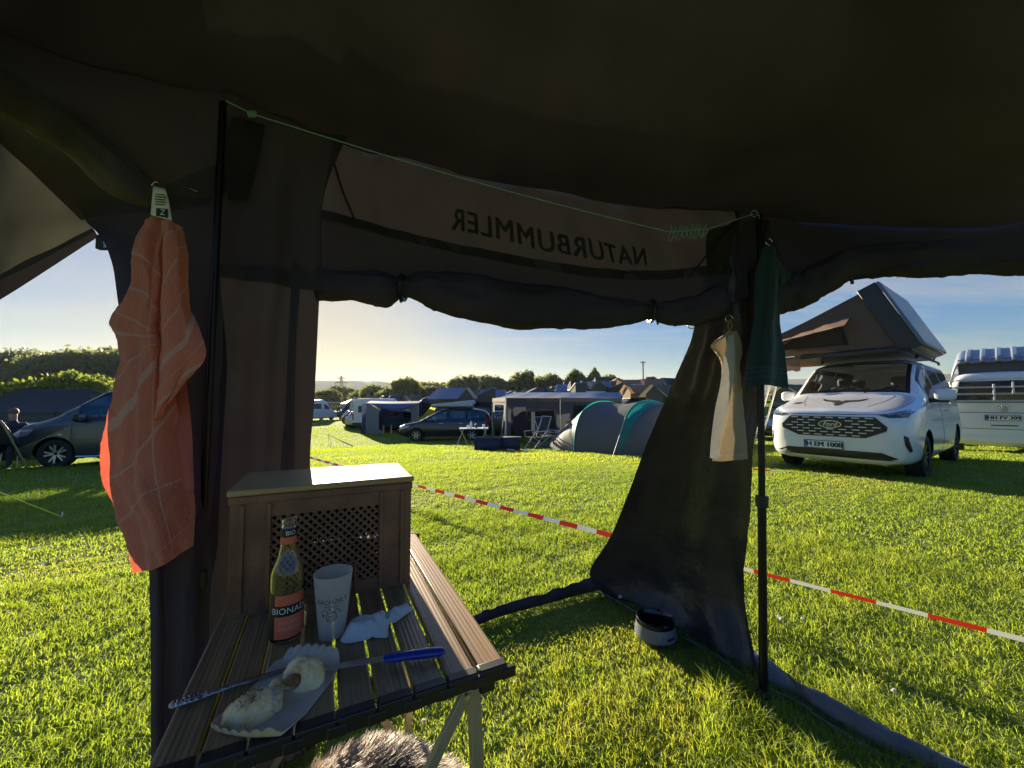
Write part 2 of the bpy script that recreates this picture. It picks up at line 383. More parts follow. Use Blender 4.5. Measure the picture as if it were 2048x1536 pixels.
def make_tree(name, seed, blobs, n, ls, leaf, trunk_h, tr, label):
    t = thing(name, label, 'tree')
    me = crown_mesh(seed, blobs, n, ls); me.materials.append(leaf)
    o = bpy.data.objects.new('crown', me); COL.objects.link(o); o.parent = t
    mb = MB(); top = blobs[0][0]
    mb.tube([(0, 0, -.6), (.05 * trunk_h, 0, trunk_h * .5), (0, .04 * trunk_h, trunk_h), (top[0], top[1], top[2])], [tr, tr * .8, tr * .6, tr * .2], 7)
    for (c, r) in blobs[1:6]:
        mb.tube([(0, 0, trunk_h * .8), ((c[0]) * .5, c[1] * .5, trunk_h * .55 + c[2] * .5), c], [tr * .5, tr * .3, tr * .1], 5)
    mb.build('trunk', M['bark'], t)
    return t
def blobs_round(seed, h, wd, k=8):
    g = random.Random(seed); B = [((0, 0, h * .62), (wd * .42, wd * .42, h * .3))]
    for i in range(k):
        a = i * 6.283 / k + g.uniform(-.3, .3); q = g.uniform(.2, .36) * wd
        B.append(((math.cos(a) * q, math.sin(a) * q, h * g.uniform(.36, .8)), (wd * g.uniform(.17, .27), wd * g.uniform(.17, .27), h * g.uniform(.12, .2))))
    return B
def blobs_tall(seed, h, wd):
    g = random.Random(seed); B = []
    for i in range(7):
        z = h * (.28 + .62 * i / 6); q = wd * .5 * (math.sin(math.pi * (.22 + .68 * i / 6)))
        B.append(((g.uniform(-.12, .12) * wd, g.uniform(-.12, .12) * wd, z), (q, q, h * .11)))
    return B
TP = [('round', make_tree('broadleaf_tree', 1, blobs_round(1, 10, 9), 270, .34, M['leafmid'], 3, .28, 'x')),
      ('dark', make_tree('broadleaf_tree', 2, blobs_round(2, 10, 8.2, 9), 280, .34, M['leafdark'], 3.2, .3, 'x')),
      ('tall', make_tree('poplar_tree', 3, blobs_tall(3, 13, 5.6), 300, .34, M['leafdark'], 3, .25, 'x')),
      ('bush', make_tree('round_tree', 4, [((0, 0, 2.2), (3.2, 3, 1.9)), ((1.8, .4, 2.5), (1.7, 1.6, 1.3)), ((-1.8, -.3, 2.3), (1.8, 1.6, 1.3)), ((.3, .2, 3.5), (1.7, 1.7, 1.0))], 420, .2, M['leafyel'], 1.5, .2, 'x'))]
TP = dict(TP)
_used = set()
def plant(kind, px, top, Y, label, group, wscale=1.0, rz=0.):
    """tree of this kind whose crown top reads at pixel row `top` when seen in column px at depth Y"""
    p = XY(px, Y); z0 = terr(p.x, p.y)
    h = W(px, top, Y).z - z0; full = {'round': 9.6, 'dark': 9.6, 'tall': 13.3, 'bush': 4.6}[kind]
    s = h / full; sc = (s * wscale, s * wscale, s)
    src = TP[kind]
    if kind not in _used:
        _used.add(kind); src.location = (p.x, p.y, z0); src.rotation_euler = (0, 0, rz); src.scale = sc; src['label'] = label; src['group'] = group; return src
    return dup(src, (p.x, p.y, z0), rz, label, group, sc)
trees = [
 # bright round trees beside the dark gabled tent, left edge
 ('bush', 130, 741, 44, 'bright green round tree with domed crown behind the dark gabled tent', 1.0), ('bush', 30, 762, 40, 'low bright green bushy tree at the left edge before the dark wood', 1.1),
 ('bush', 196, 748, 48, 'smaller bright tree between the dark gabled tent and the orange towel', .9),
 # centre, left to right
 ('round', 660, 777, 150, 'round tree behind the goal and the two standing people', 1.2), ('dark', 690, 771, 210, 'dim tree under the lattice pylon', 1.0),
 ('round', 722, 779, 170, 'low bright bushy tree right of the pylon', 1.3), ('round', 745, 768, 150, 'full round tree left of the large leafy tree before the hill', 1.15),
 ('dark', 775, 771, 170, 'small dark tree under the right end of the hill', 1.15), ('round', 815, 753, 130, 'large leafy tree where the hill outline ends', 1.0),
 ('round', 858, 762, 150, 'wide hedge tree right of the large leafy tree', 1.6), ('round', 895, 764, 160, 'flat topped hedge tree above the folded grey roof tent', 1.6),
 ('dark', 925, 750, 130, 'loose crowned dark tree above the dark people carrier', 1.0), ('dark', 950, 768, 150, 'low dark bush right of the loose crowned tree', 1.4),
 ('dark', 987, 750, 120, 'twin peaked dark tree above the tan corner of the grey awning', .9), ('dark', 1003, 757, 125, 'small dark tree leaning on the twin peaked tree', .9),
 ('dark', 1042, 742, 110, 'widest dark tree above the grey awning roof', .95), ('dark', 1078, 751, 115, 'lower dark tree right of the widest tree above the grey awning', 1.0),
 ('dark', 1104, 746, 112, 'round dark tree above the right corner of the grey awning', .9), ('dark', 1128, 757, 130, 'low dark bush between two round trees above the awning', 1.5),
 ('dark', 1153, 740, 110, 'lone round dark tree left of the tall peaked tree', .85), ('tall', 1188, 733, 105, 'tall peaked tree, highest of the trees behind the camp', 1.05),
 ('dark', 1215, 748, 108, 'dark tree leaning on the right side of the tall peaked tree', .9), ('dark', 1238, 757, 115, 'lowest dark tree at the right end of the tree line', 1.1)]
for i, (k, px, top, Y, lab, ws) in enumerate(trees):
    plant(k, px, top, Y, lab, 'bright trees at the left edge' if i < 3 else 'trees behind the camp', ws, i * 1.3)
# the dark wood on the left: one mass of crowns
def make_wood(name, label, spots, leaf, seed):
    bl = []
    g = random.Random(seed)
    for px, top, Y, wd in spots:
        p = XY(px, Y); z0 = terr(p.x, p.y); zt = W(px, top, Y).z; h = zt - z0
        bl.append(((p.x, p.y, z0 + h * .6), (wd, wd, h * .4)))
        for _ in range(3): bl.append(((p.x + g.uniform(-.8, .8) * wd, p.y + g.uniform(-.5, .5) * wd, z0 + h * g.uniform(.25, .8)), (wd * .5, wd * .5, h * .2)))
    me = crown_mesh(seed, bl, 130, .55); me.materials.append(leaf); o = bpy.data.objects.new(name, me); COL.objects.link(o)
    tag(o, label, 'wood', kind='stuff')
g = random.Random(5)
make_wood('wood', 'dark wood standing as one mass along the left horizon', [(px, 708 + g.uniform(-6, 8) + (26 if px < 30 else 0), 95 + g.uniform(-6, 14), 9) for px in range(-420, 330, 27)], M['leafdark'], 11)
make_wood('wood', 'thin far hedgerow closing the field behind the goal', [(px, 786 + g.uniform(-4, 3), 260 + g.uniform(-20, 30), 11) for px in range(560, 1420, 18)], M['leafmid'], 12)
make_wood('wood', 'dark hedge behind the packed rows of campers', [(px, 777 + g.uniform(-4, 5), 135 + g.uniform(-6, 6), 6) for px in range(790, 1250, 15)], M['leafdark'], 13)

# pylon, pole, goal
def lattice_pylon():
    Y = 520; p = XY(682, Y); z0 = terr(p.x, p.y); H = W(682, 751, Y).z - z0
    t = thing('pylon', 'grey lattice power pylon standing far off before the hill', 'pylon', (p.x, p.y, z0))
    mb = MB(); wb = 4.5
    lev = [0, .25, .48, .66, .8, .92, 1]
    for i in range(len(lev) - 1):
        a, b = lev[i], lev[i + 1]; ra, rb = wb * (1 - .88 * a), wb * (1 - .88 * b)
        for sx_, sy_ in ((1, 1), (1, -1), (-1, 1), (-1, -1)):
            mb.tube([(sx_ * ra, sy_ * ra, a * H), (sx_ * rb, sy_ * rb, b * H)], .22, 4)
            mb.tube([(sx_ * ra, sy_ * ra, a * H), (-sx_ * rb, sy_ * rb, b * H)], .14, 4)
            mb.tube([(sx_ * ra, sy_ * ra, a * H), (sx_ * rb, -sy_ * rb, b * H)], .14, 4)
    mb.build('mast', M['blackmetal'], t, smooth=False)
    for zf, ln in ((.66, 7), (.8, 9), (.92, 6)):
        mb = MB(); mb.tube([(-ln, 0, zf * H), (0, 0, zf * H + 1.4), (ln, 0, zf * H)], .3, 4); mb.tube([(-ln, 0, zf * H), (ln, 0, zf * H)], .3, 4); mb.build('crossarm', M['blackmetal'], t, smooth=False)
lattice_pylon()
def utility_pole():
    Y = 95; p = XY(1287, Y); z0 = terr(p.x, p.y); H = W(1287, 722, Y).z - z0
    t = thing('utility_pole', 'thin wooden utility pole with short crossarm rising behind the tan roof tents', 'pole', (p.x, p.y, z0))
    mb = MB(); mb.tube([(0, 0, -.5), (0, 0, H)], [.17, .13], 8); mb.build('pole', M['bark'], t)
    mb = MB(); mb.box((0, 0, H - .35), (1.3, .14, .14)); mb.box((0, 0, H - .8), (.7, .12, .12)); mb.build('crossarm', M['bark'], t, smooth=False)
    for x in (-.6, -.3, .3, .6): MB().lathe([(.05, 0), (.07, .1), (.03, .2)], 8, (x, 0, H - .28)).build('insulator', M['blackplastic'], t)
utility_pole()
def goal():
    Y = 85; p = XY(672, Y); z0 = terr(p.x, p.y); hw = 21 / FPX * Y; H = 2.2
    t = thing('football_goal', 'white football goal frame at the far end of the field', 'goal', (p.x, p.y, z0), R(8))
    for s in (-1, 1): MB().tube([(s * hw, 0, 0), (s * hw, 0, H)], .07, 8).build('post', M['white'], t)
    MB().tube([(-hw, 0, H), (hw, 0, H)], .07, 8).build('crossbar', M['white'], t)
    mb = MB()
    for i in range(13):
        x = -hw + i * hw / 6; mb.tube([(x, 0, H), (x, .6, H - .1), (x, 1.6, 0)], .012, 3)
    for z, y in ((.5, 1.3), (1., 1.0), (1.6, .75)): mb.tube([(-hw, y, z), (hw, y, z)], .012, 3)
    mb.build('net', M['white'], t)
goal()

# ------------------------------------------------------------------ the awning tent the picture is taken from
def sheet(rows, nu=26, nv=20, amp=.006, f=5., seed=0, along=(0, 0, 1), fold=None):
    """smooth cloth through rows of control points (pixel x, pixel y, depth) or world Vectors"""
    RR = [[(p if isinstance(p, Vector) else W(*p)) for p in r] for r in rows]
    RR = [crom(r, nu) for r in RR]
    cols = [crom([r[j] for r in RR], nv) for j in range(nu)]
    out = [[cols[j][i] for j in range(nu)] for i in range(nv)]
    res = []
    for i in range(nv):
        q = []
        for j in range(nu):
            a = out[max(i - 1, 0)][j]; b = out[min(i + 1, nv - 1)][j]; c = out[i][max(j - 1, 0)]; d = out[i][min(j + 1, nu - 1)]
            nn = (b - a).cross(d - c); nn = nn.normalized() if nn.length > 1e-9 else Vector((0, 0, 1))
            p = out[i][j]
            e = amp * (noise.noise(p * f + Vector((seed, 0, 0))) + .5 * noise.noise(p * f * 2.7 + Vector((0, seed, 0))))
            if fold: e += fold(i / (nv - 1), j / (nu - 1))
            q.append(p + nn * e)
        res.append(q)
    return res
TENT = thing('awning_tent', 'dark brown awning tent whose underside and hanging walls frame the view', 'awning tent', (0.1, 1.5, 0))
def tpart(name, rows, m, solid=0., **k):
    return MB().grid(sheet(rows, **k)).build(name, m, TENT, world=True, ang=75, solid=solid)
PA = Vector((-.945, 1.205, 0)); PD = Vector((-.71, 1.42, 0)); PB = Vector((1.06, 1.74, 0))
def wl(a, b, t, z): return Vector((a.x + (b.x - a.x) * t, a.y + (b.y - a.y) * t, z))
# roof: front eave line to behind the camera, hub above the seat
front = [(-700, -260, .45), (-150, 40, .78), (200, 150, 1.04), (445, 196, 1.21), (660, 284, 1.43), (900, 350, 1.62), (1200, 405, 1.76), (1480, 432, 1.76), (1640, 440, 1.6), (2120, 430, 1.15)]
front = [W(*p) for p in front]; front[0] = Vector((-1.32, .2, 1.98)); front.append(Vector((2.7, .55, 2.0)))
mid1 = [p.lerp(Vector((.25, -.3, 2.75)), .35) + Vector((0, 0, -.05)) for p in front]
mid2 = [p.lerp(Vector((.25, -.3, 2.75)), .7) + Vector((0, 0, -.02)) for p in front]
back = [Vector((-1.8, -.9, 2.1)), Vector((-1.5, -.9, 2.2)), Vector((-1.2, -.7, 2.3)), Vector((-.9, -.8, 2.4)), Vector((-.5, -.9, 2.5)), Vector((0, -1, 2.6)), Vector((.4, -1, 2.6)), Vector((1, -.9, 2.5)), Vector((1.5, -.8, 2.4)), Vector((2.2, -.5, 2.25)), Vector((2.8, -.6, 2.1))]
def roof_fold(v, u): return .012 * (1 - 2 * abs(noise.noise((u * 13, v * 5, 2)))) + .012 * math.sin(u * 40 + v * 6) * math.sin(v * 3.1) ** 2
tpart('roof', [front, mid1, mid2, back], M['roof'], nu=70, nv=40, amp=.03, f=2.2, fold=roof_fold)
# front wall left of the doorway
def wall_fold(v, u): return .012 * math.sin(u * 13 + v * 2)
tpart('side_wall', [[W(445, 160, 1.22), W(570, 190, 1.34), W(715, 235, 1.45)], [W(445, 200, 1.2), W(560, 245, 1.31), W(684, 296, 1.42)], [wl(PA, PD, 0, 1.85), W(545, 400, 1.3), W(643, 405, 1.412)], [wl(PA, PD, 0, 1.62), wl(PA, PD, .5, 1.63), wl(PA, PD, 1, 1.63)]], M['tent'], nu=20, nv=16, fold=wall_fold)
tpart('side_wall', [[W(432, 532, 1.205), W(530, 530, 1.30), W(600, 545, 1.38)], [W(412, 800, 1.205), W(515, 800, 1.3), W(588, 800, 1.38)], [wl(PA, PD, 0, .0), wl(PA, PD, .5, .0), wl(PA, PD, .85, .0)]], M['brownwall'], nu=20, nv=24, fold=wall_fold)
tpart('door_edge', [[W(584, 520, 1.372), W(640, 560, 1.42)], [W(572, 800, 1.375), W(629, 800, 1.42)], [W(562, 1000, 1.37), W(620, 960, 1.42)], [Vector((-.745, 1.38, 0)), Vector((-.70, 1.43, 0))]], M['header'], nu=6, nv=24, amp=.004)
# small lit patch beside the left pole (window gusset)
tpart('gusset', [[W(462, 232, 1.19), W(530, 250, 1.27)], [W(452, 330, 1.19), W(515, 330, 1.26)], [W(455, 398, 1.18), W(496, 402, 1.24)]], M['header'], nu=8, nv=10, amp=.004)
# header over the doorway, with the name printed on its outside (read from behind)
hdr = [[(672, 240, 1.50), (900, 300, 1.68), (1200, 356, 1.82), (1478, 388, 1.80)], [(664, 294, 1.44), (900, 352, 1.63), (1200, 410, 1.77), (1478, 440, 1.75)], [(650, 370, 1.43), (900, 430, 1.64), (1220, 490, 1.79), (1470, 500, 1.76)], [(640, 437, 1.42), (900, 502, 1.64), (1230, 558, 1.79), (1462, 548, 1.75)]]
hdr_rows = sheet(hdr, nu=60, nv=16, amp=.016, f=4, fold=lambda v, u: .009 * math.sin(u * 38 + v * 5) * math.sin(v * 3.1) + .006 * math.sin(u * 71 - v * 8))
MB().grid(hdr_rows).build('header_panel', M['header'], TENT, world=True, ang=75)
def hdr_point(u, v, off=.004):
    x = u * 59; y = v * 15; i = min(int(y), 14); j = min(int(x), 58); fy = y - i; fx = x - j
    a = hdr_rows[i][j].lerp(hdr_rows[i][j + 1], fx); b = hdr_rows[i + 1][j].lerp(hdr_rows[i + 1][j + 1], fx); p = a.lerp(b, fy)
    return p + (Vector((0, 0, 1.25)) - p).normalized() * off
mb = MB(); v, f = text_geo('NATURBUMMLER', 1, 0, 1.12)
xs = [p.x for p in v]; x0, x1 = min(xs), max(xs); ys = [p.y for p in v]; y0, y1 = min(ys), max(ys)
bmt = bmesh.new(); bv = [bmt.verts.new(p) for p in v]
for q in f:
    try: bmt.faces.new([bv[i] for i in q])
    except ValueError: pass
bmesh.ops.triangulate(bmt, faces=bmt.faces); bmesh.ops.subdivide_edges(bmt, edges=bmt.edges, cuts=1, use_grid_fill=True)
bmt.verts.ensure_lookup_table()
def hmap(p):
    s = (p.x - x0) / (x1 - x0); t = (p.y - y0) / (y1 - y0)
    return hdr_point(.757 - .417 * s, .855 - .07 * s - t * .185)
mb.add([hmap(q.co) for q in bmt.verts], [tuple(q.index for q in p.verts) for p in bmt.faces]); mb.add([hmap(q.co + Vector((.05, .02, 0))) + Vector((0, -.0008, 0)) for q in bmt.verts], [tuple(q.index for q in p.verts) for p in bmt.faces]); bmt.free()
mb.build('lettering', M['letter'], TENT, world=True, smooth=False)
# creases/reinforcement straps on the header
for a, b in (((.005, .42), (.09, 1.0)), ((.88, 1.0), (.99, .35))):
    P = [hdr_point(a[0] + (b[0] - a[0]) * t / 10, a[1] + (b[1] - a[1]) * t / 10 * .98, .006) for t in range(11)]
    MB().tube(P, .009, 6, flat=.4).build('strap', M['tent'], TENT, world=True)
# band under the header and the rolled door
tpart('header_band', [[(640, 420, 1.43), (900, 486, 1.65), (1230, 540, 1.80), (1464, 530, 1.76)], [(640, 500, 1.43), (900, 560, 1.65), (1200, 600, 1.78), (1450, 590, 1.75)], [(640, 560, 1.44), (900, 600, 1.67), (1200, 620, 1.8), (1440, 610, 1.75)]], M['tent'], nu=40, nv=10, amp=.012)
def roll(name, ctl, m, n=120, seed=0):
    """rolled-up cloth: control rows (px, top py, bottom py, depth)"""
    C = crom([Vector(((W(px, (a + b) / 2, Y)))) for px, a, b, Y in ctl], n)
    rad = [q.x for q in crom([Vector(((b - a) / 2 / FPX * Y, 0, 0)) for px, a, b, Y in ctl], n)]
    rs = []
    for i, c in enumerate(C):
        t = (C[min(i + 1, n - 1)] - C[max(i - 1, 0)]).normalized(); y = Vector((0, 0, 1)); x = t.cross(y).normalized(); y = x.cross(t); rr = max(rad[i], .012)
        k = []
        for a in range(36):
            an = a * 2 * math.pi / 36
            q = rr * (1 + .20 * noise.noise((i * .13, math.cos(an) * 1.9 + seed, math.sin(an) * 1.9)) + .10 * (1 - 2 * abs(noise.noise((i * .22 + an * .5, math.cos(an) * 2.4, math.sin(an) * 2.4 + seed)))) + .05 * noise.noise((i * .7, math.cos(an) * 3, math.sin(an) * 3)))
            k.append(c + x * (q * math.cos(an) * .62) + y * (q * math.sin(an)))
        rs.append(k)
    return MB().rings(rs).build(name, m, TENT, world=True, ang=80)
roll('rolled_door', [(632, 535, 600, 1.44), (700, 545, 600, 1.47), (765, 545, 611, 1.5), (806, 556, 594, 1.53), (850, 545, 607, 1.56), (900, 548, 628, 1.6), (1000, 560, 648, 1.67), (1100, 575, 656, 1.74), (1200, 590, 656, 1.79), (1270, 600, 646, 1.8), (1302, 605, 638, 1.8), (1345, 600, 650, 1.79), (1395, 590, 648, 1.77), (1450, 570, 630, 1.74)], M['tent'])
for px, py, Y in ((806, 575, 1.53), (1302, 622, 1.8)):     # ties round the roll
    c = W(px, py, Y); mb = MB(); mb.tube([c + Vector((0, .055 * math.cos(a * .5236), .05 * math.sin(a * .5236))) for a in range(13)], .008, 6); mb.tube([c + Vector((0, -.05, -.03)), c + Vector((.01, -.055, -.075))], .006, 5); mb.build('roll_tie', M['blackplastic'], TENT, world=True)
# seam roll where brown inner side of the roll shows
# hanging door panel on the right
def door_fold(v, u): return .02 * v * math.sin(u * 9 + v * 2.5) + .012 * math.sin(u * 17 - v * 5) * (1 - v * .4)
tpart('door_panel', [[(1400, 470, 1.80), (1440, 450, 1.78), (1500, 440, 1.74), (1540, 440, 1.70)], [(1392, 585, 1.79), (1440, 570, 1.77), (1500, 560, 1.735), (1540, 560, 1.70)], [(1388, 655, 1.80), (1440, 655, 1.78), (1500, 655, 1.74), (1533, 655, 1.70)],
    [(1364, 725, 1.88), (1420, 725, 1.85), (1480, 725, 1.77), (1525, 725, 1.71)], [(1292, 890, 2.10), (1370, 890, 2.04), (1450, 890, 1.89), (1510, 890, 1.75)],
    [(1227, 1060, 2.38), (1320, 1060, 2.25), (1420, 1060, 2.02), (1496, 1060, 1.82)], [(1180, 1142, 2.5), (1300, 1165, 2.36), (1410, 1190, 2.07), (1481, 1205, 1.88)],
    [(1213, 1186, 2.52), (1305, 1243, 2.26), (1420, 1300, 1.98), (1512, 1362, 1.73)]], M['flap'], nu=44, nv=54, amp=.018, f=4, fold=door_fold)
def ground_strip(name, base, h, lean, m, n=50):
    P = crom(base, n); lo = []; hi = []; mi = []
    for i, p in enumerate(P):
        t = (P[min(i + 1, n - 1)] - P[max(i - 1, 0)]).normalized(); nn = Vector((t.y, -t.x, 0)) * lean
        hh = h(i / (n - 1)) if callable(h) else h
        zz = terr(p.x, p.y) + .012
        lo.append(Vector((p.x, p.y, zz)))
        k = .012 * noise.noise((i * .4, 0, 0))
        k2 = 2.4 * noise.noise((i * .33, 4, 0)); mi.append(Vector((p.x, p.y, zz + hh * .55)) + nn * (.4 + k2)); hi.append(Vector((p.x, p.y, zz + hh * (1 + 14 * k))) + nn * (1 - k2))
    return MB().grid([lo, mi, hi]).build(name, m, TENT, world=True, ang=80, solid=.002)
b0 = [G(1205, 1183), G(1150, 1196), G(1090, 1213), G(1000, 1238), G(940, 1262), Vector((-.5, 1.9, 0)), Vector((-.69, 1.45, 0))]
ground_strip('ground_flap', b0, lambda t: .075 - .035 * t + .05 * math.exp(-t * 14), .01, M['tent'])
b1 = [G(1512, 1362), G(1594, 1399), G(1640, 1432), G(1737, 1490), G(1830, 1538), G(1950, 1600), G(2110, 1680)]
def rim_strip():
    n = 60; A = crom(b1, n); B = crom([G(1500, 1300, .04), G(1540, 1325, .05), G(1594, 1371, .05), G(1641, 1389, .05), G(1724, 1436, .05), G(1810, 1480, .05), G(1935, 1540, .05), G(2070, 1606, .05), G(2250, 1690, .05)], n)
    rows = []
    for k in range(7):
        f = k / 6; rows.append([A[i].lerp(B[i], f) + Vector((0, 0, .012 + .022 * math.sin(f * 3.14) + .007 * noise.noise((i * .9, f * 3, 1)) )) for i in range(n)])
    MB().grid(rows).build('ground_flap', mat('sky_sheen_fabric', (.12, .127, .145), .36, var=.15, vscale=9, bump=.5, bscale=45), TENT, world=True, ang=80, solid=.002)  # grey holds the sky's sheen on the dark flap, put into its colour
rim_strip()
hem = crom([G(1205, 1185, .02), G(1305, 1243, .02), G(1420, 1303, .02), G(1512, 1366, .02), G(1594, 1402, .02), G(1640, 1436, .02), G(1737, 1494, .02), G(1830, 1543, .02)], 60)
MB().tube(hem, .0035, 6).build('hem_piping', M['tealtrim'], TENT, world=True)
# right eave: rolled side wall
roll('rolled_door', [(1500, 540, 640, 1.70), (1570, 545, 624, 1.66), (1620, 540, 604, 1.6), (1690, 500, 562, 1.52), (1760, 492, 553, 1.45), (1850, 485, 553, 1.36), (2048, 460, 546, 1.23), (2300, 420, 545, 1.08), (3100, 330, 500, .84)], M['tent'], seed=4)
tpart('side_wall', [[W(1440, 380, 1.84), W(1640, 380, 1.68), W(2130, 350, 1.2), W(3200, 150, .84)], [W(1462, 425, 1.77), W(1640, 440, 1.61), W(2130, 420, 1.15), W(3200, 260, .82)], [W(1470, 600, 1.75), W(1600, 575, 1.62), W(2120, 510, 1.16), W(3200, 440, .83)]], M['tent'], nu=30, nv=8, amp=.01)
MB().tube([W(1703, 556, 1.5), W(1705, 568, 1.5)], .006, 6).build('toggle', M['blackplastic'], TENT, world=True)
# left side: roof beyond, rolled wall, dark corner
tpart('side_roof', [[(-600, -330, .65), (-120, 120, .9), (40, 285, 1.15), (172, 436, 1.4)], [(-600, 300, .85), (-120, 420, 1.1), (60, 440, 1.3), (182, 450, 1.43)], [(-600, 895, 1.0), (-120, 640, 1.2), (0, 562, 1.32), (190, 462, 1.45)]], M['sideroof'], nu=24, nv=16, amp=.02, f=4)
tpart('valance', [[(-600, 880, 1.01), (-120, 628, 1.21), (0, 556, 1.325), (188, 458, 1.452)], [(-600, 920, 1.03), (-120, 665, 1.23), (0, 600, 1.34), (196, 474, 1.46)]], M['header'], nu=20, nv=4, amp=.003)
roll('rolled_door', [(-700, -350, -270, .40), (-140, 60, 150, .62), (0, 137, 226, .8), (77, 190, 270, .9), (129, 224, 300, .98), (190, 266, 348, 1.06), (249, 318, 398, 1.12), (304, 362, 420, 1.18)], mat('olive_rolled_cloth', (.10, .086, .105), .8, var=.2, vscale=6, bump=.3, bscale=200), n=40, seed=9)
tpart('side_wall', [[(-700, -760, .5), (-140, -180, .80), (150, 40, 1.02), (450, 110, 1.25)], [(-700, -420, .45), (-140, 60, .75), (150, 200, .98), (450, 190, 1.21)], [(-700, -330, .5), (-140, 110, .88), (110, 300, 1.08), (440, 400, 1.215)], [(-700, -300, .55), (-140, 138, .95), (20, 300, 1.12), (162, 440, 1.3)]], M['tent'], nu=26, nv=18, amp=.012)
tpart('side_wall', [[(150, 400, 1.25), (300, 390, 1.2), (440, 330, 1.21)], [(170, 440, 1.28), (300, 440, 1.2), (440, 400, 1.21)], [(205, 480, 1.2), (320, 500, 1.19), (440, 480, 1.21)], [(232, 560, 1.15), (330, 560, 1.18), (440, 560, 1.21)], [(246, 720, 1.12), (330, 720, 1.16), (452, 720, 1.22)], [(237, 860, 1.10), (320, 860, 1.14), (446, 860, 1.22)],
    [(240, 1000, 1.09), (330, 1000, 1.13), (440, 1000, 1.22)], [(268, 1085, 1.085), (345, 1085, 1.13), (436, 1085, 1.22)], [(297, 1150, 1.07), (350, 1150, 1.12), (430, 1150, 1.22)], [(301, 1300, 1.06), (350, 1300, 1.1), (424, 1300, 1.22)], [(302, 1620, 1.05), (340, 1660, 1.08), (380, 1690, 1.15)]], M['tent'], nu=22, nv=50, amp=.012, fold=lambda v, u: .02 * math.sin(u * 12) * v)
mb = MB(); mb.box(W(206, 485, 1.25), (.035, .02, .05)); mb.build('buckle', M['blackplastic'], TENT, world=True, bevel=.006)
mb = MB(); mb.tube([W(209, 466, 1.24), W(208, 478, 1.24), W(209, 495, 1.24)], .0035, 6); mb.build('ring', M['steel'], TENT, world=True)
# poles
def pole(p0, p1, r, thick, split):
    mb = MB(); p0 = Vector(p0); p1 = Vector(p1); q = p0.lerp(p1, split)
    mb.tube([p0, q], r, 14); mb.tube([q, p1], r * thick, 14)
    o = mb.build('pole', M['blackmetal'], TENT, world=True)
    MB().tube([q + (p0 - p1).normalized() * .0, q + (p1 - p0).normalized() * .05], r * 1.5, 14).build('clamp', M['blackplastic'], TENT, world=True, bevel=.002)
    return o
pole(G(1527, 1390), W(1519, 430, 1.72), .0165, .8, .37)
pole(W(377, 1640, 1.21), W(446, 205, 1.19), .0125, .8, .31)
MB().lathe([(.03, 0), (.03, .006), (.018, .02)], 14, G(1527, 1390)).build('pole_foot', M['blackplastic'], TENT, world=True)
# metal hooks, stitches of light
def ring_hook(c, r, rot=0):
    c = Vector(c); pts = [c + Vector((r * math.cos(a * .45) * math.cos(rot), r * math.cos(a * .45) * math.sin(rot), r * math.sin(a * .45))) for a in range(13)]
    MB().tube(pts, r * .14, 6).build('hook', M['steel'], TENT, world=True)
ring_hook(W(1458, 637, 1.70), .016); ring_hook(W(1538, 484, 1.665), .014); ring_hook(W(312, 372, 1.10), .012); ring_hook(W(1383, 650, 1.78), .018)
for a, b in (((359, 369, 1.18), (396, 383, 1.18)), ((386, 231, 1.15), (389, 243, 1.15)), ((1478, 625, 1.69), (1502, 626, 1.69))):
    MB().tube([W(*a), W(*b)], .0014, 6).build('light_stitch', M['steel'], TENT, world=True)  # thin steel slivers standing in for bright stitches of light

# ------------------------------------------------------------------ cord with coil, towels
def clothesline():
    a = W(452, 202, 1.17); k = W(505, 228, 1.2); b = W(1338, 464, 1.585); c = W(1414, 458, 1.61); d = W(1507, 428, 1.655)
    t = thing('clothesline', 'thin teal cord strung across the tent with a springy coil near its right end', 'cord', a)
    P = [a, k] + [k.lerp(b, i / 14) - Vector((0, 0, .018 * math.sin(math.pi * i / 14))) for i in range(1, 15)]
    mb = MB(); mb.tube(P, .0022, 6); mb.tube([c, d], .0018, 6)
    mb.tube([d + Vector((.014 * math.cos(q * .6), -.004, .014 * math.sin(q * .6))) for q in range(16)], .0018, 6); mb.tube([d + Vector((.012, -.006, .0)), d + Vector((.022, -.006, -.012)), d + Vector((.018, -.006, -.026))], .0018, 6)
    mb.build('cord', M['teal'], t, world=True)
    mb = MB(); n = 9
    for q in range(n):          # gathered loops
        p = b.lerp(c, (q + .5) / n); g = random.Random(q)
        h = g.uniform(.024, .034); wd = .008; dx = g.uniform(-.008, .008)
        mb.tube([p + Vector((wd * math.cos(s * .5712) + dx * math.sin(s * .5712), .01 * math.sin(s), h * math.sin(s * .5712) - .004)) for s in range(12)], .0017, 5)
    mb.tube([b, c], .003, 6); mb.build('coil', M['teal'], t, world=True)
    mb = MB()
    for q in range(6): p = k + Vector((.004 * (q - 3), 0, 0)); mb.tube([p + Vector((0, .006 * math.cos(s), .008 * math.sin(s))) for s in range(8)], .0022, 5)
    mb.build('knot', M['teal'], t, world=True)
clothesline()
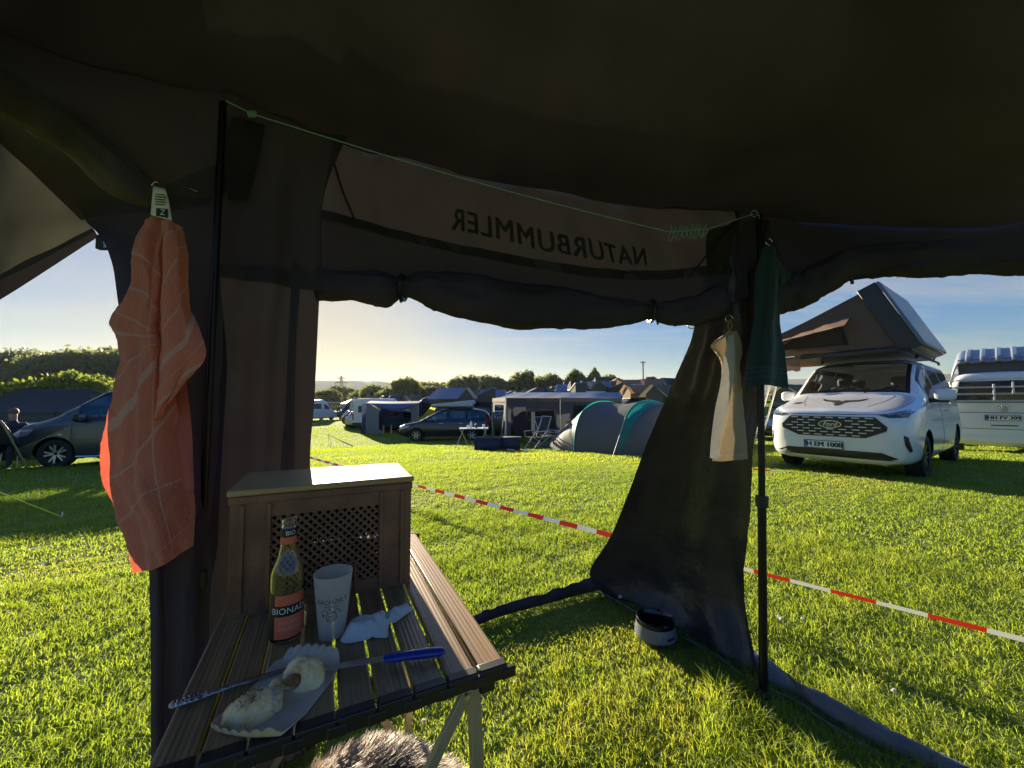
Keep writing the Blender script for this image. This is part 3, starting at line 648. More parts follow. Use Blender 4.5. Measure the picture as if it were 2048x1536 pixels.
def stripe_mat(name, base, stripe, freq, width, rot, trans, rough=.85, tw=.5, weave=420):
    m = mat(name, base, rough, bump=.7, bscale=weave * .3, trans=trans, tw=tw, sheen=.3); t = m.node_tree; n = t.nodes; l = t.links
    b = n['Principled BSDF']; at = n.new('ShaderNodeUVMap'); at.uv_map = 'cloth'
    sep = n.new('ShaderNodeSeparateXYZ'); l.new(at.outputs[0], sep.inputs[0])
    tot = None
    for (axis, pos, wd) in stripe[1]:
        s1 = n.new('ShaderNodeMath'); s1.operation = 'SUBTRACT'; l.new(sep.outputs[axis], s1.inputs[0]); s1.inputs[1].default_value = pos
        s2 = n.new('ShaderNodeMath'); s2.operation = 'ABSOLUTE'; l.new(s1.outputs[0], s2.inputs[0])
        s3 = n.new('ShaderNodeMath'); s3.operation = 'LESS_THAN'; l.new(s2.outputs[0], s3.inputs[0]); s3.inputs[1].default_value = wd
        if tot is None: tot = s3.outputs[0]
        else:
            s4 = n.new('ShaderNodeMath'); s4.operation = 'MAXIMUM'; l.new(tot, s4.inputs[0]); l.new(s3.outputs[0], s4.inputs[1]); tot = s4.outputs[0]
    mx = n.new('ShaderNodeMix'); mx.data_type = 'RGBA'; l.new(tot, mx.inputs[0]); mx.inputs[6].default_value = (*base, 1); mx.inputs[7].default_value = (*stripe[0], 1)
    l.new(mx.outputs[2], b.inputs['Base Color'])
    return m
def cloth(rows, uvfn, nu=40, nv=60, **k):
    g = sheet(rows, nu=nu, nv=nv, **k); mb = MB().grid(g)
    return mb, [(j / (nu - 1), i / (nv - 1)) for i in range(nv) for j in range(nu)]
def cloth_obj(name, rows, m, parent, uvfn=None, **k):
    mb, uv = cloth(rows, None, **k)
    o = mb.build(name, m, parent, world=parent is not None, ang=90)
    me = o.data; lay = me.uv_layers.new(name='cloth')
    for lp in me.loops:
        u, v = uv[lp.vertex_index]; lay.data[lp.index].uv = uvfn(u, v) if uvfn else (u, v)
    return o
OR = (.76, .235, .145)
M['orange'] = stripe_mat('orange_towel', OR, ((.72, .42, .34), [(1, .12, .003), (1, .2, .003), (1, .285, .003), (1, .375, .013), (1, .47, .003), (1, .56, .013), (0, .36, .004), (1, .68, .003), (1, .8, .003), (1, .985, .002)]), 0, 0, 0, (.70, .11, .06), tw=.34)
def orange_towel():
    t = thing('towel', 'orange striped tea towel hanging from a tag at the left tent pole', 'towel', W(330, 440, 1.0))
    # left fold: hangs in front, its left half swings past the wall edge into the sun
    uv1 = lambda u, v: (u * .5, v + (-.07 * u) * (1 - sstep(.34, .5, v)) + (.16 * u - .05) * sstep(.34, .5, v))
    cloth_obj('left_fold', [[(295, 450, 1.03), (312, 436, 1.02), (332, 440, 1.01), (340, 452, 1.01)], [(268, 500, 1.02), (290, 490, .99), (318, 500, .995), (323, 510, 1.02)], [(256, 590, 1.03), (285, 585, .98), (310, 600, .99), (318, 612, 1.03)],
        [(222, 640, 1.05), (262, 655, 1.0), (300, 660, .98), (318, 665, 1.03)], [(246, 690, 1.04), (270, 690, 1.0), (305, 690, .98), (316, 700, 1.03)], [(232, 800, 1.05), (262, 800, 1.0), (298, 790, .99), (350, 790, 1.03)],
        [(207, 920, 1.06), (250, 930, 1.02), (300, 930, 1.01), (374, 930, 1.04)], [(224, 990, 1.06), (262, 1000, 1.02), (310, 1000, 1.01), (388, 1000, 1.05)], [(252, 1080, 1.05), (290, 1075, 1.02), (330, 1070, 1.02), (388, 1050, 1.05)], [(266, 1146, 1.05), (300, 1140, 1.03), (340, 1122, 1.03), (386, 1092, 1.05)]],
        M['orange'], t, uv1, nu=60, nv=110, amp=.006, f=17, fold=lambda v, u: .007 * math.sin(u * 9 + v * 3) + .0025 * math.sin(u * 23 - v * 7))
    cloth_obj('right_fold', [[(322, 446, 1.0), (338, 442, .99), (352, 446, .99), (362, 458, 1.0)], [(328, 500, 1.0), (340, 480, .975), (356, 490, .97), (370, 510, 1.0)], [(322, 610, 1.01), (338, 600, .965), (360, 600, .96), (376, 610, .99)],
        [(318, 700, 1.01), (345, 690, .96), (375, 680, .955), (398, 660, .98)], [(316, 760, 1.0), (345, 740, .96), (380, 715, .955), (412, 715, .97)], [(314, 800, 1.0), (335, 790, .97), (352, 775, .965), (368, 762, .97)], [(310, 842, 1.0), (313, 838, .99), (318, 832, .985), (324, 826, .98)]],
        M['orange'], t, lambda u, v: (.5 + u * .49, v * .60 + .13 * u), nu=36, nv=60, amp=.004, f=14, fold=lambda v, u: .006 * math.sin(u * 8))
    cloth_obj('back_fold', [[(322, 770, 1.05), (350, 765, 1.04), (372, 760, 1.045)], [(330, 880, 1.05), (350, 860, 1.035), (383, 850, 1.04)], [(352, 930, 1.045), (370, 920, 1.03), (386, 920, 1.035)], [(372, 985, 1.04), (380, 980, 1.03), (389, 978, 1.03)]],
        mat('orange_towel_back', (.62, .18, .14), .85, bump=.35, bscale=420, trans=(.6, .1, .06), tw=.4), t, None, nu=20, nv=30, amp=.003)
    mb = MB(); q = sheet([[(307, 372, 1.005), (331, 378, 1.005)], [(304, 402, 1.0), (338, 404, 1.0)], [(302, 430, .995), (344, 442, .995)]], nu=6, nv=8, amp=.001); mb.grid(q)
    mb.build('tag', mat('cream_label', (.72, .70, .6), .7), t, world=True, solid=.001)
    c = [W(312, 416, .993), W(336, 418, .993), W(336, 436, .993), W(312, 432, .993)]
    MB().add(c, [(0, 1, 2, 3)]).build('printed_square', M['letter'], t, world=True, smooth=False)
    o = W(325, 425, .991); Mt = Matrix.Translation(o) @ Matrix.Rotation(R(90), 4, 'X') @ Matrix.Rotation(R(-4), 4, 'Z')
    MB().text('Z', .021, Mt).build('lettering', M['white'], t, world=True, smooth=False)
    mb = MB()
    for i, y in enumerate((388, 393, 398, 403, 408)): a = W(310, y, .996); b = W(330 + (i % 2) * 3, y + 2, .996); mb.tube([a, b], .0012, 4)
    mb.build('printed_lines', M['letter'], t, world=True)
orange_towel()
M['greentowel'] = stripe_mat('green_towel', (.016, .055, .070), ((.034, .10, .12), [(1, .855, .004), (1, .885, .004), (1, .93, .004)]), 0, 0, 0, (.006, .03, .03), tw=.2, weave=300)
def green_towel():
    t = thing('towel', 'dark green terry towel hanging over the right tent pole', 'towel', W(1538, 495, 1.6))
    cloth_obj('cloth', [[(1528, 498, 1.62), (1538, 494, 1.6), (1552, 500, 1.62)], [(1516, 530, 1.62), (1538, 525, 1.585), (1566, 540, 1.62)], [(1510, 560, 1.62), (1540, 560, 1.58), (1566, 560, 1.62)], [(1508, 640, 1.62), (1535, 640, 1.58), (1562, 640, 1.62)],
        [(1496, 720, 1.62), (1532, 718, 1.585), (1572, 722, 1.62)], [(1491, 776, 1.62), (1530, 770, 1.59), (1575, 776, 1.62)]], M['greentowel'], t, None, nu=36, nv=60, amp=.004, f=12, fold=lambda v, u: .010 * math.sin(u * 11 + v * 2))
    cloth_obj('corner_fold', [[(1540, 508, 1.59), (1552, 510, 1.59)], [(1548, 530, 1.58), (1572, 540, 1.58)], [(1560, 552, 1.585), (1583, 547, 1.585)], [(1562, 572, 1.59), (1568, 568, 1.59)]], M['greentowel'], t, None, nu=10, nv=16, amp=.002)
green_towel()
M['beige'] = stripe_mat('beige_towel', (.42, .34, .22), ((.5, .42, .3), [(1, .97, .004)]), 0, 0, 0, (.16, .12, .07), tw=.25, weave=160)
M['creamcloth'] = stripe_mat('cream_waffle_cloth', (.58, .56, .52), ((.5, .48, .44), [(0, .9, .01)]), 0, 0, 0, (.2, .18, .16), tw=.25, weave=160)
def beige_towel():
    t = thing('towel', 'beige and cream waffle towel hooked onto the dark door panel', 'towel', W(1460, 640, 1.66))
    cloth_obj('beige_side', [[(1455, 664, 1.68), (1464, 662, 1.665), (1472, 664, 1.68)], [(1422, 690, 1.69), (1455, 690, 1.66), (1482, 684, 1.68)], [(1434, 710, 1.69), (1460, 712, 1.66), (1484, 708, 1.68)], [(1443, 735, 1.68), (1462, 740, 1.66), (1479, 735, 1.68)],
        [(1440, 800, 1.685), (1462, 800, 1.655), (1485, 800, 1.68)], [(1432, 860, 1.685), (1460, 860, 1.655), (1490, 860, 1.68)], [(1424, 922, 1.685), (1460, 922, 1.66), (1495, 917, 1.68)]], M['beige'], t, None, nu=26, nv=60, amp=.004, f=14, fold=lambda v, u: .006 * math.sin(u * 9))
    cloth_obj('cream_side', [[(1456, 672, 1.66), (1468, 668, 1.655)], [(1448, 720, 1.655), (1470, 715, 1.65)], [(1442, 760, 1.65), (1466, 765, 1.645)], [(1430, 820, 1.655), (1455, 825, 1.645)], [(1422, 880, 1.66), (1440, 882, 1.65)], [(1420, 916, 1.66), (1436, 918, 1.655)]], M['creamcloth'], t, None, nu=16, nv=50, amp=.004, f=14)
    MB().tube([W(1459, 640, 1.665), W(1456, 652, 1.665), W(1459, 668, 1.665), W(1464, 652, 1.665), W(1461, 640, 1.665)], .0035, 6, flat=.6).build('loop', M['beige'], t, world=True)
beige_towel()

# ------------------------------------------------------------------ folding table and what stands on it
TZ = .75; TA = R(26); E1 = Vector((math.cos(TA), math.sin(TA), 0)); E2 = Vector((-math.sin(TA), math.cos(TA), 0))
TC = Vector((-.408, .9635, 0)); TWD, TLN = .507, .79
def slat_material():
    m = mat('brown_grained_aluminium', (.30, .18, .08), .36, var=.35, vscale=60, spec=.5, stretch=(1, .03, 1)); t = m.node_tree; n = t.nodes; l = t.links
    oi = n.new('ShaderNodeObjectInfo'); cb = n.new('ShaderNodeCombineXYZ'); ml = n.new('ShaderNodeMath'); ml.operation = 'MULTIPLY'; ml.inputs[1].default_value = 37; l.new(oi.outputs['Random'], ml.inputs[0]); l.new(ml.outputs[0], cb.inputs[0]); l.new(ml.outputs[0], cb.inputs[1]); mp_ = [q for q in n if q.type == 'MAPPING'][0]; l.new(cb.outputs[0], mp_.inputs['Location'])
    c = n.new('ShaderNodeTexCoord'); wv = n.new('ShaderNodeTexWave'); wv.bands_direction = 'X'; wv.inputs['Scale'].default_value = 38; l.new(c.outputs['Object'], wv.inputs[0])
    b = n.new('ShaderNodeBump'); b.inputs['Strength'].default_value = .22; b.inputs['Distance'].default_value = .0015; l.new(wv.outputs[0], b.inputs['Height']); l.new(b.outputs[0], n['Principled BSDF'].inputs['Normal'])
    return m
def folding_table():
    t = thing('folding_table', 'low roll-top camping table of brown slats with black end links', 'table', TC, TA)
    n = 9; pitch = TWD / n; sm = slat_material()
    for i in range(n):
        x = -TWD / 2 + pitch * (i + .5)
        mb = MB(); mb.box((x, 0, TZ - .007), (pitch - .006, TLN - .03, .014)); mb.build('slat', sm, t, bevel=.003)
    for s in (-1, 1):
        mb = MB()
        for i in range(n):
            x = -TWD / 2 + pitch * (i + .5); mb.box((x, s * (TLN / 2 - .008), TZ - .012), (pitch - .003, .022, .026)); mb.box((x + pitch / 2, s * (TLN / 2 - .001), TZ - .016), (pitch * .5, .012, .018))
        mb.build('end_rail', M['blackplastic'], t, bevel=.003)
    hx, hy = TWD / 2 - .05, TLN / 2 - .045
    for sx_ in (-1, 1):
        mb = MB(); mb.bar((sx_ * hx, -hy + .01, TZ - .035), (sx_ * hx, hy - .01, TZ - .035), .022, .022); mb.build('side_beam', M['champ'], t, bevel=.002)
        for sy_ in (-1, 1):
            mb = MB(); mb.bar((sx_ * hx, sy_ * hy, TZ - .045), (sx_ * (hx + .03), sy_ * (hy + .01), .01), .022, .022, up=(1, 0, 0))
            lg = mb.build('leg', M['champ'], t, bevel=.003)
            mb = MB(); mb.box((sx_ * (hx + .03), sy_ * (hy + .01), .012), (.03, .03, .024)); mb.build('rubber_foot', M['blackplastic'], lg, bevel=.003)
            mb = MB(); mb.box((sx_ * (hx + .022), sy_ * (hy - .004), TZ - .043), (.03, .045, .038)); mb.build('corner_bracket', M['blackplastic'], t, bevel=.004)
    for s in (-1, 1):
        y = s * (hy + .014)
        for q in (-1, 1):
            mb = MB(); mb.bar((q * (hx - .012), y + q * .008, TZ - .05), (-q * (hx + .0), y + q * .008, .06), .02, .012, up=(0, 1, 0)); b = mb.build('cross_brace', M['champ'], t, bevel=.002)
            mb = MB(); mb.tube([(q * (hx - .018), y + q * .008 - .014, TZ - .056), (q * (hx - .018), y + q * .008 + .014, TZ - .056)], .005, 8); mb.build('rivet', M['steel'], b)
folding_table()
M['cratebrown'] = mat('brown_crate_plastic', (.22, .10, .054), .5, var=.32, vscale=14, bump=.25, bscale=120)
M['plywood'] = mat('pale_wood_lid', (.48, .31, .13), .6, var=.14, vscale=9, stretch=(1, 9, 1))
def crate():
    fl = G(452, 1240, TZ); fr = G(820, 1167, TZ); wd = (fr - fl).length; ax = math.atan2(fr.y - fl.y, fr.x - fl.x); dp, ht = .245, .262
    c = (fl + fr) / 2 + Vector((-math.sin(ax), math.cos(ax), 0)) * dp / 2
    t = thing('crate', 'brown plastic lattice crate with pale wooden lid standing on the table', 'crate', (c.x, c.y, TZ + .0005), ax)
    th = .012
    def wall(mb, w_, ht_):           # panel in local xz with lattice window, returns boxes/bars
        fx, fz = w_ * .18, ht_ * .13
        for x0_, x1_, z0_, z1_ in ((-w_ / 2, -w_ / 2 + fx, 0, ht_), (w_ / 2 - fx, w_ / 2, 0, ht_), (-w_ / 2 + fx, w_ / 2 - fx, 0, fz), (-w_ / 2 + fx, w_ / 2 - fx, ht_ - fz * 1.1, ht_)):
            mb.box(((x0_ + x1_) / 2, 0, (z0_ + z1_) / 2), (x1_ - x0_, th, z1_ - z0_))
        X0, X1, Z0, Z1 = -w_ / 2 + fx - .002, w_ / 2 - fx + .002, fz - .002, ht_ - fz * 1.1 + .002; sp = .0185
        for sg in (1, -1):
            k = -60
            while k < 60:
                # line x - sg*z = k*sp
                pts = []
                for z in (Z0, Z1):
                    x = k * sp + sg * (z - Z0)
                    if X0 <= x <= X1: pts.append((x, z))
                for x in (X0, X1):
                    z = Z0 + sg * (x - k * sp)
                    if Z0 <= z <= Z1: pts.append((x, z))
                if len(pts) >= 2:
                    a, b = pts[0], pts[1]
                    if abs(a[0] - b[0]) > .004: mb.bar((a[0], sg * .0011, a[1]), (b[0], sg * .0011, b[1]), .005, .0066, up=(0, 1, 0))
                k += 1
    body = None
    for nm, w_, rot, off in (('front_panel', wd, 0, (0, -dp / 2 + th / 2, 0)), ('back_panel', wd, 0, (0, dp / 2 - th / 2, 0)), ('end_panel', dp - 2 * th - .002, 90, (-wd / 2 + th / 2, 0, 0)), ('end_panel', dp - 2 * th - .002, 90, (wd / 2 - th / 2, 0, 0))):
        mb = MB(); wall(mb, w_, ht - .016); Mx = Matrix.Translation(off) @ Matrix.Rotation(R(rot), 4, 'Z'); mb.v = [Mx @ p for p in mb.v]; mb.build(nm, M['cratebrown'], t, smooth=False)
    for x in (-wd * .31, wd * .31, -wd * .44, wd * .44): mb = MB(); mb.box((x, -dp / 2 - .003, (ht - .02) / 2 + .004), (.008, .006, ht - .03)); mb.build('front_rib', M['cratebrown'], t, bevel=.001)
    mb = MB(); mb.box((wd * .16, -dp / 2 - .003, .045), (.004, .006, .07)); mb.box((wd * .135, -dp / 2 - .003, .045), (.004, .006, .07)); mb.box((wd * .1475, -dp / 2 - .003, .082), (.018, .006, .004))
    mb.build('latch_frame', M['cratebrown'], t, bevel=.001)
    mb = MB(); mb.box((0, 0, .006), (wd - 2 * th - .002, dp - 2 * th - .002, .01)); mb.build('bottom', M['cratebrown'], t, smooth=False)
    mb = MB(); mb.box((0, 0, ht - .010), (wd + .006, dp + .008, .018)); r = mb.build('lid_rim', M['cratebrown'], t, bevel=.003)
    mb = MB(); mb.box((0, 0, ht + .007), (wd + .012, dp + .014, .014)); mb.build('lid', M['plywood'], t, bevel=.004)
def crate_filling():  # crate contents, their bulk shaped to block sun coming through the lattice
    fl = G(452, 1240, TZ); fr = G(820, 1167, TZ); ax = math.atan2(fr.y - fl.y, fr.x - fl.x); c = (fl + fr) / 2 + Vector((-math.sin(ax), math.cos(ax), 0)) * .1225
    for nm, lab, r, off, m in (('crate_filler', 'dark crate contents, bulked out low in the lattice crate to block sun', (.165, .085, .047), (0, 0, .060), mat('dark_filler', (.02, .018, .018), .9)), ('crate_filler', 'dark brown upper crate contents, bulked out to block sun through the lattice', (.165, .095, .067), (.0, 0, .186), mat('brown_filler', (.035, .024, .02), .9))):
        p = Matrix.Rotation(ax, 3, 'Z') @ Vector(off); t = thing(nm, lab, 'crate contents', (c.x + p.x, c.y + p.y, TZ + off[2] - r[2]), ax)
        mb = blob(0, r, 30, 18, amp=.08, f=2.5, seed=off[2] * 40, fn=lambda q, p: Vector([abs(k) ** .55 * (1 if k > 0 else -1) for k in q])); mb.v = [p + Vector((0, 0, r[2])) for p in mb.v]; mb.build('cloth', m, t)
        MB().tube([(r[0] * .5, -r[1] * .7, r[2] * 1.6), (r[0] * .2, -r[1] * .9, r[2] * 1.9), (-r[0] * .2, -r[1] * .8, r[2] * 1.7)], .004, 5).build('drawstring', M['letter'], t)
crate()

def glass_mat(name, col, rough=.02):
    m = bpy.data.materials.new(name); m.use_nodes = True; b = m.node_tree.nodes['Principled BSDF']
    b.inputs['Base Color'].default_value = (*col, 1); b.inputs['Transmission Weight'].default_value = 1; b.inputs['Roughness'].default_value = rough; b.inputs['IOR'].default_value = 1.45
    return m
def bottle():
    c = G(572, 1274, TZ); t = thing('bottle', 'open clear glass lemonade bottle with red and black label on the table', 'bottle', (c.x, c.y, TZ + .0005))
    pr = [(.0, .002), (.024, .0), (.0295, .004), (.0305, .012), (.0305, .118), (.029, .132), (.0245, .146), (.0185, .162), (.0155, .178), (.0142, .196), (.0136, .214), (.0136, .218), (.0152, .219), (.0152, .224), (.0138, .2255), (.0138, .229), (.0146, .230), (.0146, .234), (.0128, .2352)]
    inn = [(.0105, .2345), (.0105, .2), (.0125, .178), (.0158, .161), (.0215, .146), (.0262, .132), (.0276, .118), (.0276, .012), (.022, .006), (0, .0055)]
    MB().lathe(pr + inn, 40, cap=False).build('glass', glass_mat('bottle_glass', (.95, .975, .90)), t, ang=60)
    th0 = math.atan2(-c.y, -c.x); th1 = th0 + R(15)
    def wrap(mb, r, z0, z1, a0, a1, mi=0, n=24):
        mb.grid([[Vector((r * math.cos(th1 + a0 + (a1 - a0) * j / n), r * math.sin(th1 + a0 + (a1 - a0) * j / n), z)) for j in range(n + 1)] for z in (z0, z1)], mi)
    red = mat('red_label_paper', (.74, .15, .07), .5); blk = mat('black_label_paper', (.012, .012, .013), .45); wht = mat('white_print', (.75, .75, .72), .6); pale = mat('pale_red_print', (.72, .36, .28), .6)
    mb = MB(); wrap(mb, .0309, .012, .054, -R(56), R(56), 0); wrap(mb, .0309, .054, .074, -R(100), R(100), 1); wrap(mb, .0309, .074, .094, -R(56), R(56), 0); wrap(mb, .0308, .012, .0945, -R(105), -R(56), 1, 12); wrap(mb, .0308, .012, .0945, R(56), R(105), 1, 12)
    lb = mb.build('label', [red, blk], t, ang=60)
    def rim(r, z): return lambda p: Vector((r * math.cos(th1 + p.x / r), r * math.sin(th1 + p.x / r), z + p.y))
    MB().text('BIONADE', .0165, None, fn=rim(.03125, .064), spacing=1.02).build('lettering', wht, lb, smooth=False)
    for tx, sz, zz in (('INGWER-', .0105, .042), ('ORANGE', .0105, .030), ('BIO ERFRISCHUNG', .0042, .081)): MB().text(tx, sz, None, fn=rim(.03125, zz)).build('lettering', pale, lb, smooth=False)
    mb = MB(); wrap(mb, .0149, .186, .200, -R(95), R(95), 0); mb.v = [Vector((p.x * (1 - (p.z - .186) * 2.4), p.y * (1 - (p.z - .186) * 2.4), p.z)) for p in mb.v]; k = len(mb.v); wrap(mb, .0147, .2002, .217, -R(120), R(120), 1)
    nl = mb.build('neck_label', [red, blk], t, ang=60)
    MB().text('BIO', .012, None, fn=rim(.0149, .208)).build('lettering', wht, nl, smooth=False)
bottle()
def cup():
    c = G(664, 1268, TZ); t = thing('cup', 'frosted plastic beaker with a black print beside the bottle', 'cup', (c.x, c.y, TZ + .0005))
    pm = mat('frosted_plastic', (.86, .84, .82), .45, spec=.4, trans=(.75, .73, .72), tw=.5, alpha=.45)
    r0, r1, h = .0245, .0365, .124
    MB().lathe([(0, .003), (r0 - .002, .002), (r0, 0), (r0 + .0006, .004), (r1, h - .004), (r1 + .0008, h), (r1 - .0004, h), (r1 - .0015, h - .006), (r0 - .001, .006), (0, .006)], 40, cap=False).build('beaker', pm, t, ang=60)
    th1 = math.atan2(-c.y, -c.x) - R(4)
    def on(z0): 
        def f(p):
            z = z0 + p.y; r = r0 + (r1 - r0) * z / h + .0006; a = th1 + p.x / r; return Vector((r * math.cos(a), r * math.sin(a), z))
        return f
    mb = MB(); mb.text('DACHZELT', .0125, None, fn=on(.077), spacing=1.0)
    mb.text('FESTIVAL', .006, None, fn=on(.0675), spacing=1.1)
    def line(pts, w_=.0006):
        P = []
        for p in pts: P.append(on(.05)(Vector((p[0], p[1], 0))))
        mb.tube(P, w_, 4)
    line([(-.02, .006), (-.013, .013), (-.008, .007), (-.003, .014), (.004, .006), (.010, .013), (.019, .005)]); line([(-.019, .003), (-.015, .003)]); line([(.004, .006), (.018, .004)])
    line([(-.009, .002), (-.006, .006), (.006, .006), (.009, .002), (.009, -.006), (.006, -.010), (-.006, -.010), (-.009, -.006), (-.009, .002)]); line([(-.006, -.001), (.006, -.001)]); line([(-.006, -.006), (.006, -.006)]); line([(-.017, -.002), (-.013, .002), (-.017, .004), (-.013, -.003)])
    mb.build('print', M['letter'], t, smooth=False)
cup()
def blob(c, r, n=40, m=26, amp=.12, f=3., seed=0, flat=None, Mx=None, fn=None):
    mb = MB(); mb.ell((0, 0, 0), (1, 1, 1), n, m); vv = []
    for p in mb.v:
        d = 1 + amp * (noise.noise(p * f + Vector((seed, 0, 0))) + .5 * noise.noise(p * f * 2.3 + Vector((0, seed, 0))))
        q = p * d
        if fn: q = fn(q, p)
        q = Vector((q.x * r[0], q.y * r[1], q.z * r[2]))
        if flat is not None: q.z = max(q.z, flat)
        vv.append(q)
    mb.v = vv; return mb
crate_filling()
def tray():
    a = G(505, 1458, TZ); b = G(628, 1322, TZ); c = (a + b) / 2 + (a - b).normalized() * .010; ax = math.atan2(b.y - a.y, b.x - a.x); ln = (b - a).length * 1.3; wd = .122
    t = thing('paper_tray', 'grey cardboard snack tray with fluted ends lying on the table', 'tray', (c.x, c.y, TZ + .001), ax)
    rows = []; nu, nv = 90, 70
    for i in range(nv):
        v = i / (nv - 1) * 2 - 1; q = []
        for j in range(nu):
            u = j / (nu - 1) * 2 - 1
            # rounded ends
            wv = wd / 2 * (1 - .28 * max(0, abs(u) - .62) ** 2 / .144)
            y = v * wv; x = u * ln / 2 * (1 - .10 * v * v)
            e = max(sstep(.80, 1, abs(u)), .35 * sstep(.86, 1, abs(v)) * sstep(.35, .7, abs(u)))
            z = .020 * e + .0022 * e * math.sin((y * 420 if abs(u) > .8 else x * 420)) 
            q.append(Vector((x, y, z + .0006)))
        rows.append(q)
    MB().grid(rows).build('tray', mat('grey_card', (.58, .48, .37), .8, var=.08, vscale=30), t, ang=80, solid=.0012)
    return t
tray()
def crust_material():
    m = bpy.data.materials.new('bread_crust'); m.use_nodes = True; n = m.node_tree.nodes; l = m.node_tree.links; b = n['Principled BSDF']; b.inputs['Roughness'].default_value = .6
    c = n.new('ShaderNodeTexCoord'); q = n.new('ShaderNodeTexNoise'); q.inputs['Scale'].default_value = 42; q.inputs['Detail'].default_value = 8; q.inputs['Roughness'].default_value = .65; l.new(c.outputs['Object'], q.inputs[0])
    r = n.new('ShaderNodeValToRGB'); e = r.color_ramp.elements; e[0].position = .30; e[0].color = (.50, .22, .07, 1); e[1].position = .66; e[1].color = (.93, .76, .48, 1); k = e.new(.46); k.color = (.86, .60, .29, 1); l.new(q.outputs[0], r.inputs[0]); l.new(r.outputs[0], b.inputs['Base Color'])
    w2 = n.new('ShaderNodeTexNoise'); w2.inputs['Scale'].default_value = 190; w2.inputs['Detail'].default_value = 4; l.new(c.outputs['Object'], w2.inputs[0]); bn = n.new('ShaderNodeBump'); bn.inputs['Strength'].default_value = .5; bn.inputs['Distance'].default_value = .003; l.new(w2.outputs[0], bn.inputs['Height']); l.new(bn.outputs[0], b.inputs['Normal'])
    return m
def bread():
    crust = crust_material(); crumb = mat('bread_crumb', (.86, .70, .44), .9, var=.2, vscale=90, bump=1.0, bscale=220); seed = mat('dark_seeds', (.03, .025, .02), .6)
    def shape(rx, ry, rz, seed_, cut=None, dent=None, n=56, m=40):
        mb = MB(); mb.ell((0, 0, 0), (1, 1, 1), n, m); vv = []
        for p in mb.v:
            d = 1 + .07 * noise.noise(p * 1.6 + Vector((seed_, 0, 0))) + .05 * (1 - 2 * abs(noise.noise(p * 3.1 + Vector((0, seed_, 0))))) + .018 * noise.noise(p * 9 + Vector((seed_, seed_, 0)))
            q = p * d; q = Vector((q.x * rx, q.y * ry, max(q.z * rz, -.15 * rz) + .15 * rz))
            if cut and q.x > cut: q.x = cut + (q.x - cut) * .18 + .0022 * noise.noise(p * 11)
            if dent:
                c, r, dp = dent; k = math.exp(-((q - Vector(c)).length / r) ** 2); q -= (Vector(c).normalized()) * dp * k; q.z = max(q.z, 0)
            vv.append(q)
        mb.v = vv; return mb
    c = G(503, 1424, TZ + .008); t = thing('bread_roll', 'half eaten pale bread roll at the near end of the tray', 'bread', (c.x, c.y, TZ + .0025), R(36))
    shape(.037, .026, .028, 3).build('crust', crust, t, ang=80)
    mb = shape(.016, .021, .022, 9, n=40, m=26); mb.v = [p + Vector((.026 + .003 * noise.noise(p * 90), .002, .001)) for p in mb.v]; mb.build('crumb', crumb, t, ang=80)
    g = random.Random(3); mb = MB()
    for _ in range(60):
        x, y = g.uniform(-.024, .014), g.uniform(-.016, .014); z = .028 * 1.13 * math.sqrt(max(.05, 1 - (x / .038) ** 2 - (y / .027) ** 2)) + .0034; mb.ell((x, y, z), (.0010, .0006, .0007), 6, 4)
    o = mb.build('seeds', seed, t); tag(o, kind='stuff')
    c = G(606, 1357, TZ + .008); t = thing('bread_piece', 'torn hollow bread end lying at the far end of the tray', 'bread', (c.x, c.y, TZ + .0025), R(0))
    shape(.034, .026, .034, 21, dent=((-.014, -.026, .022), .016, .026)).build('crust', crust, t, ang=80)
    mb = shape(.013, .009, .010, 4, n=28, m=18); mb.v = [p + Vector((-.010, -.013, .008)) for p in mb.v]; mb.build('crumb', mat('brown_filling', (.34, .15, .05), .6, var=.35, vscale=120, bump=.8, bscale=200), t, ang=80)
    mb = shape(.012, .009, .012, 12, n=28, m=18); mb.v = [p + Vector((-.036, -.012, 0)) for p in mb.v]; mb.build('torn_edge', crust, t, ang=80)
    g = random.Random(9); ct = None
    for i in range(9):          # crumbs on the tray
        p = G(g.uniform(455, 650), g.uniform(1345, 1450), TZ + .003)
        if ct is None:
            ct = thing('bread_crumb', 'small loose bread crumb on the grey card tray', 'crumb', (p.x, p.y, TZ + .0025), 0, 'crumbs on the tray'); shape(.0022, .0016, .0014, 5, n=10, m=7).build('crumb', crumb, ct)
        else: dup(ct, (p.x, p.y, TZ + .0025), i * 1.7, 'small loose bread crumb on the grey card tray', None, g.uniform(.5, 1.3))
bread()
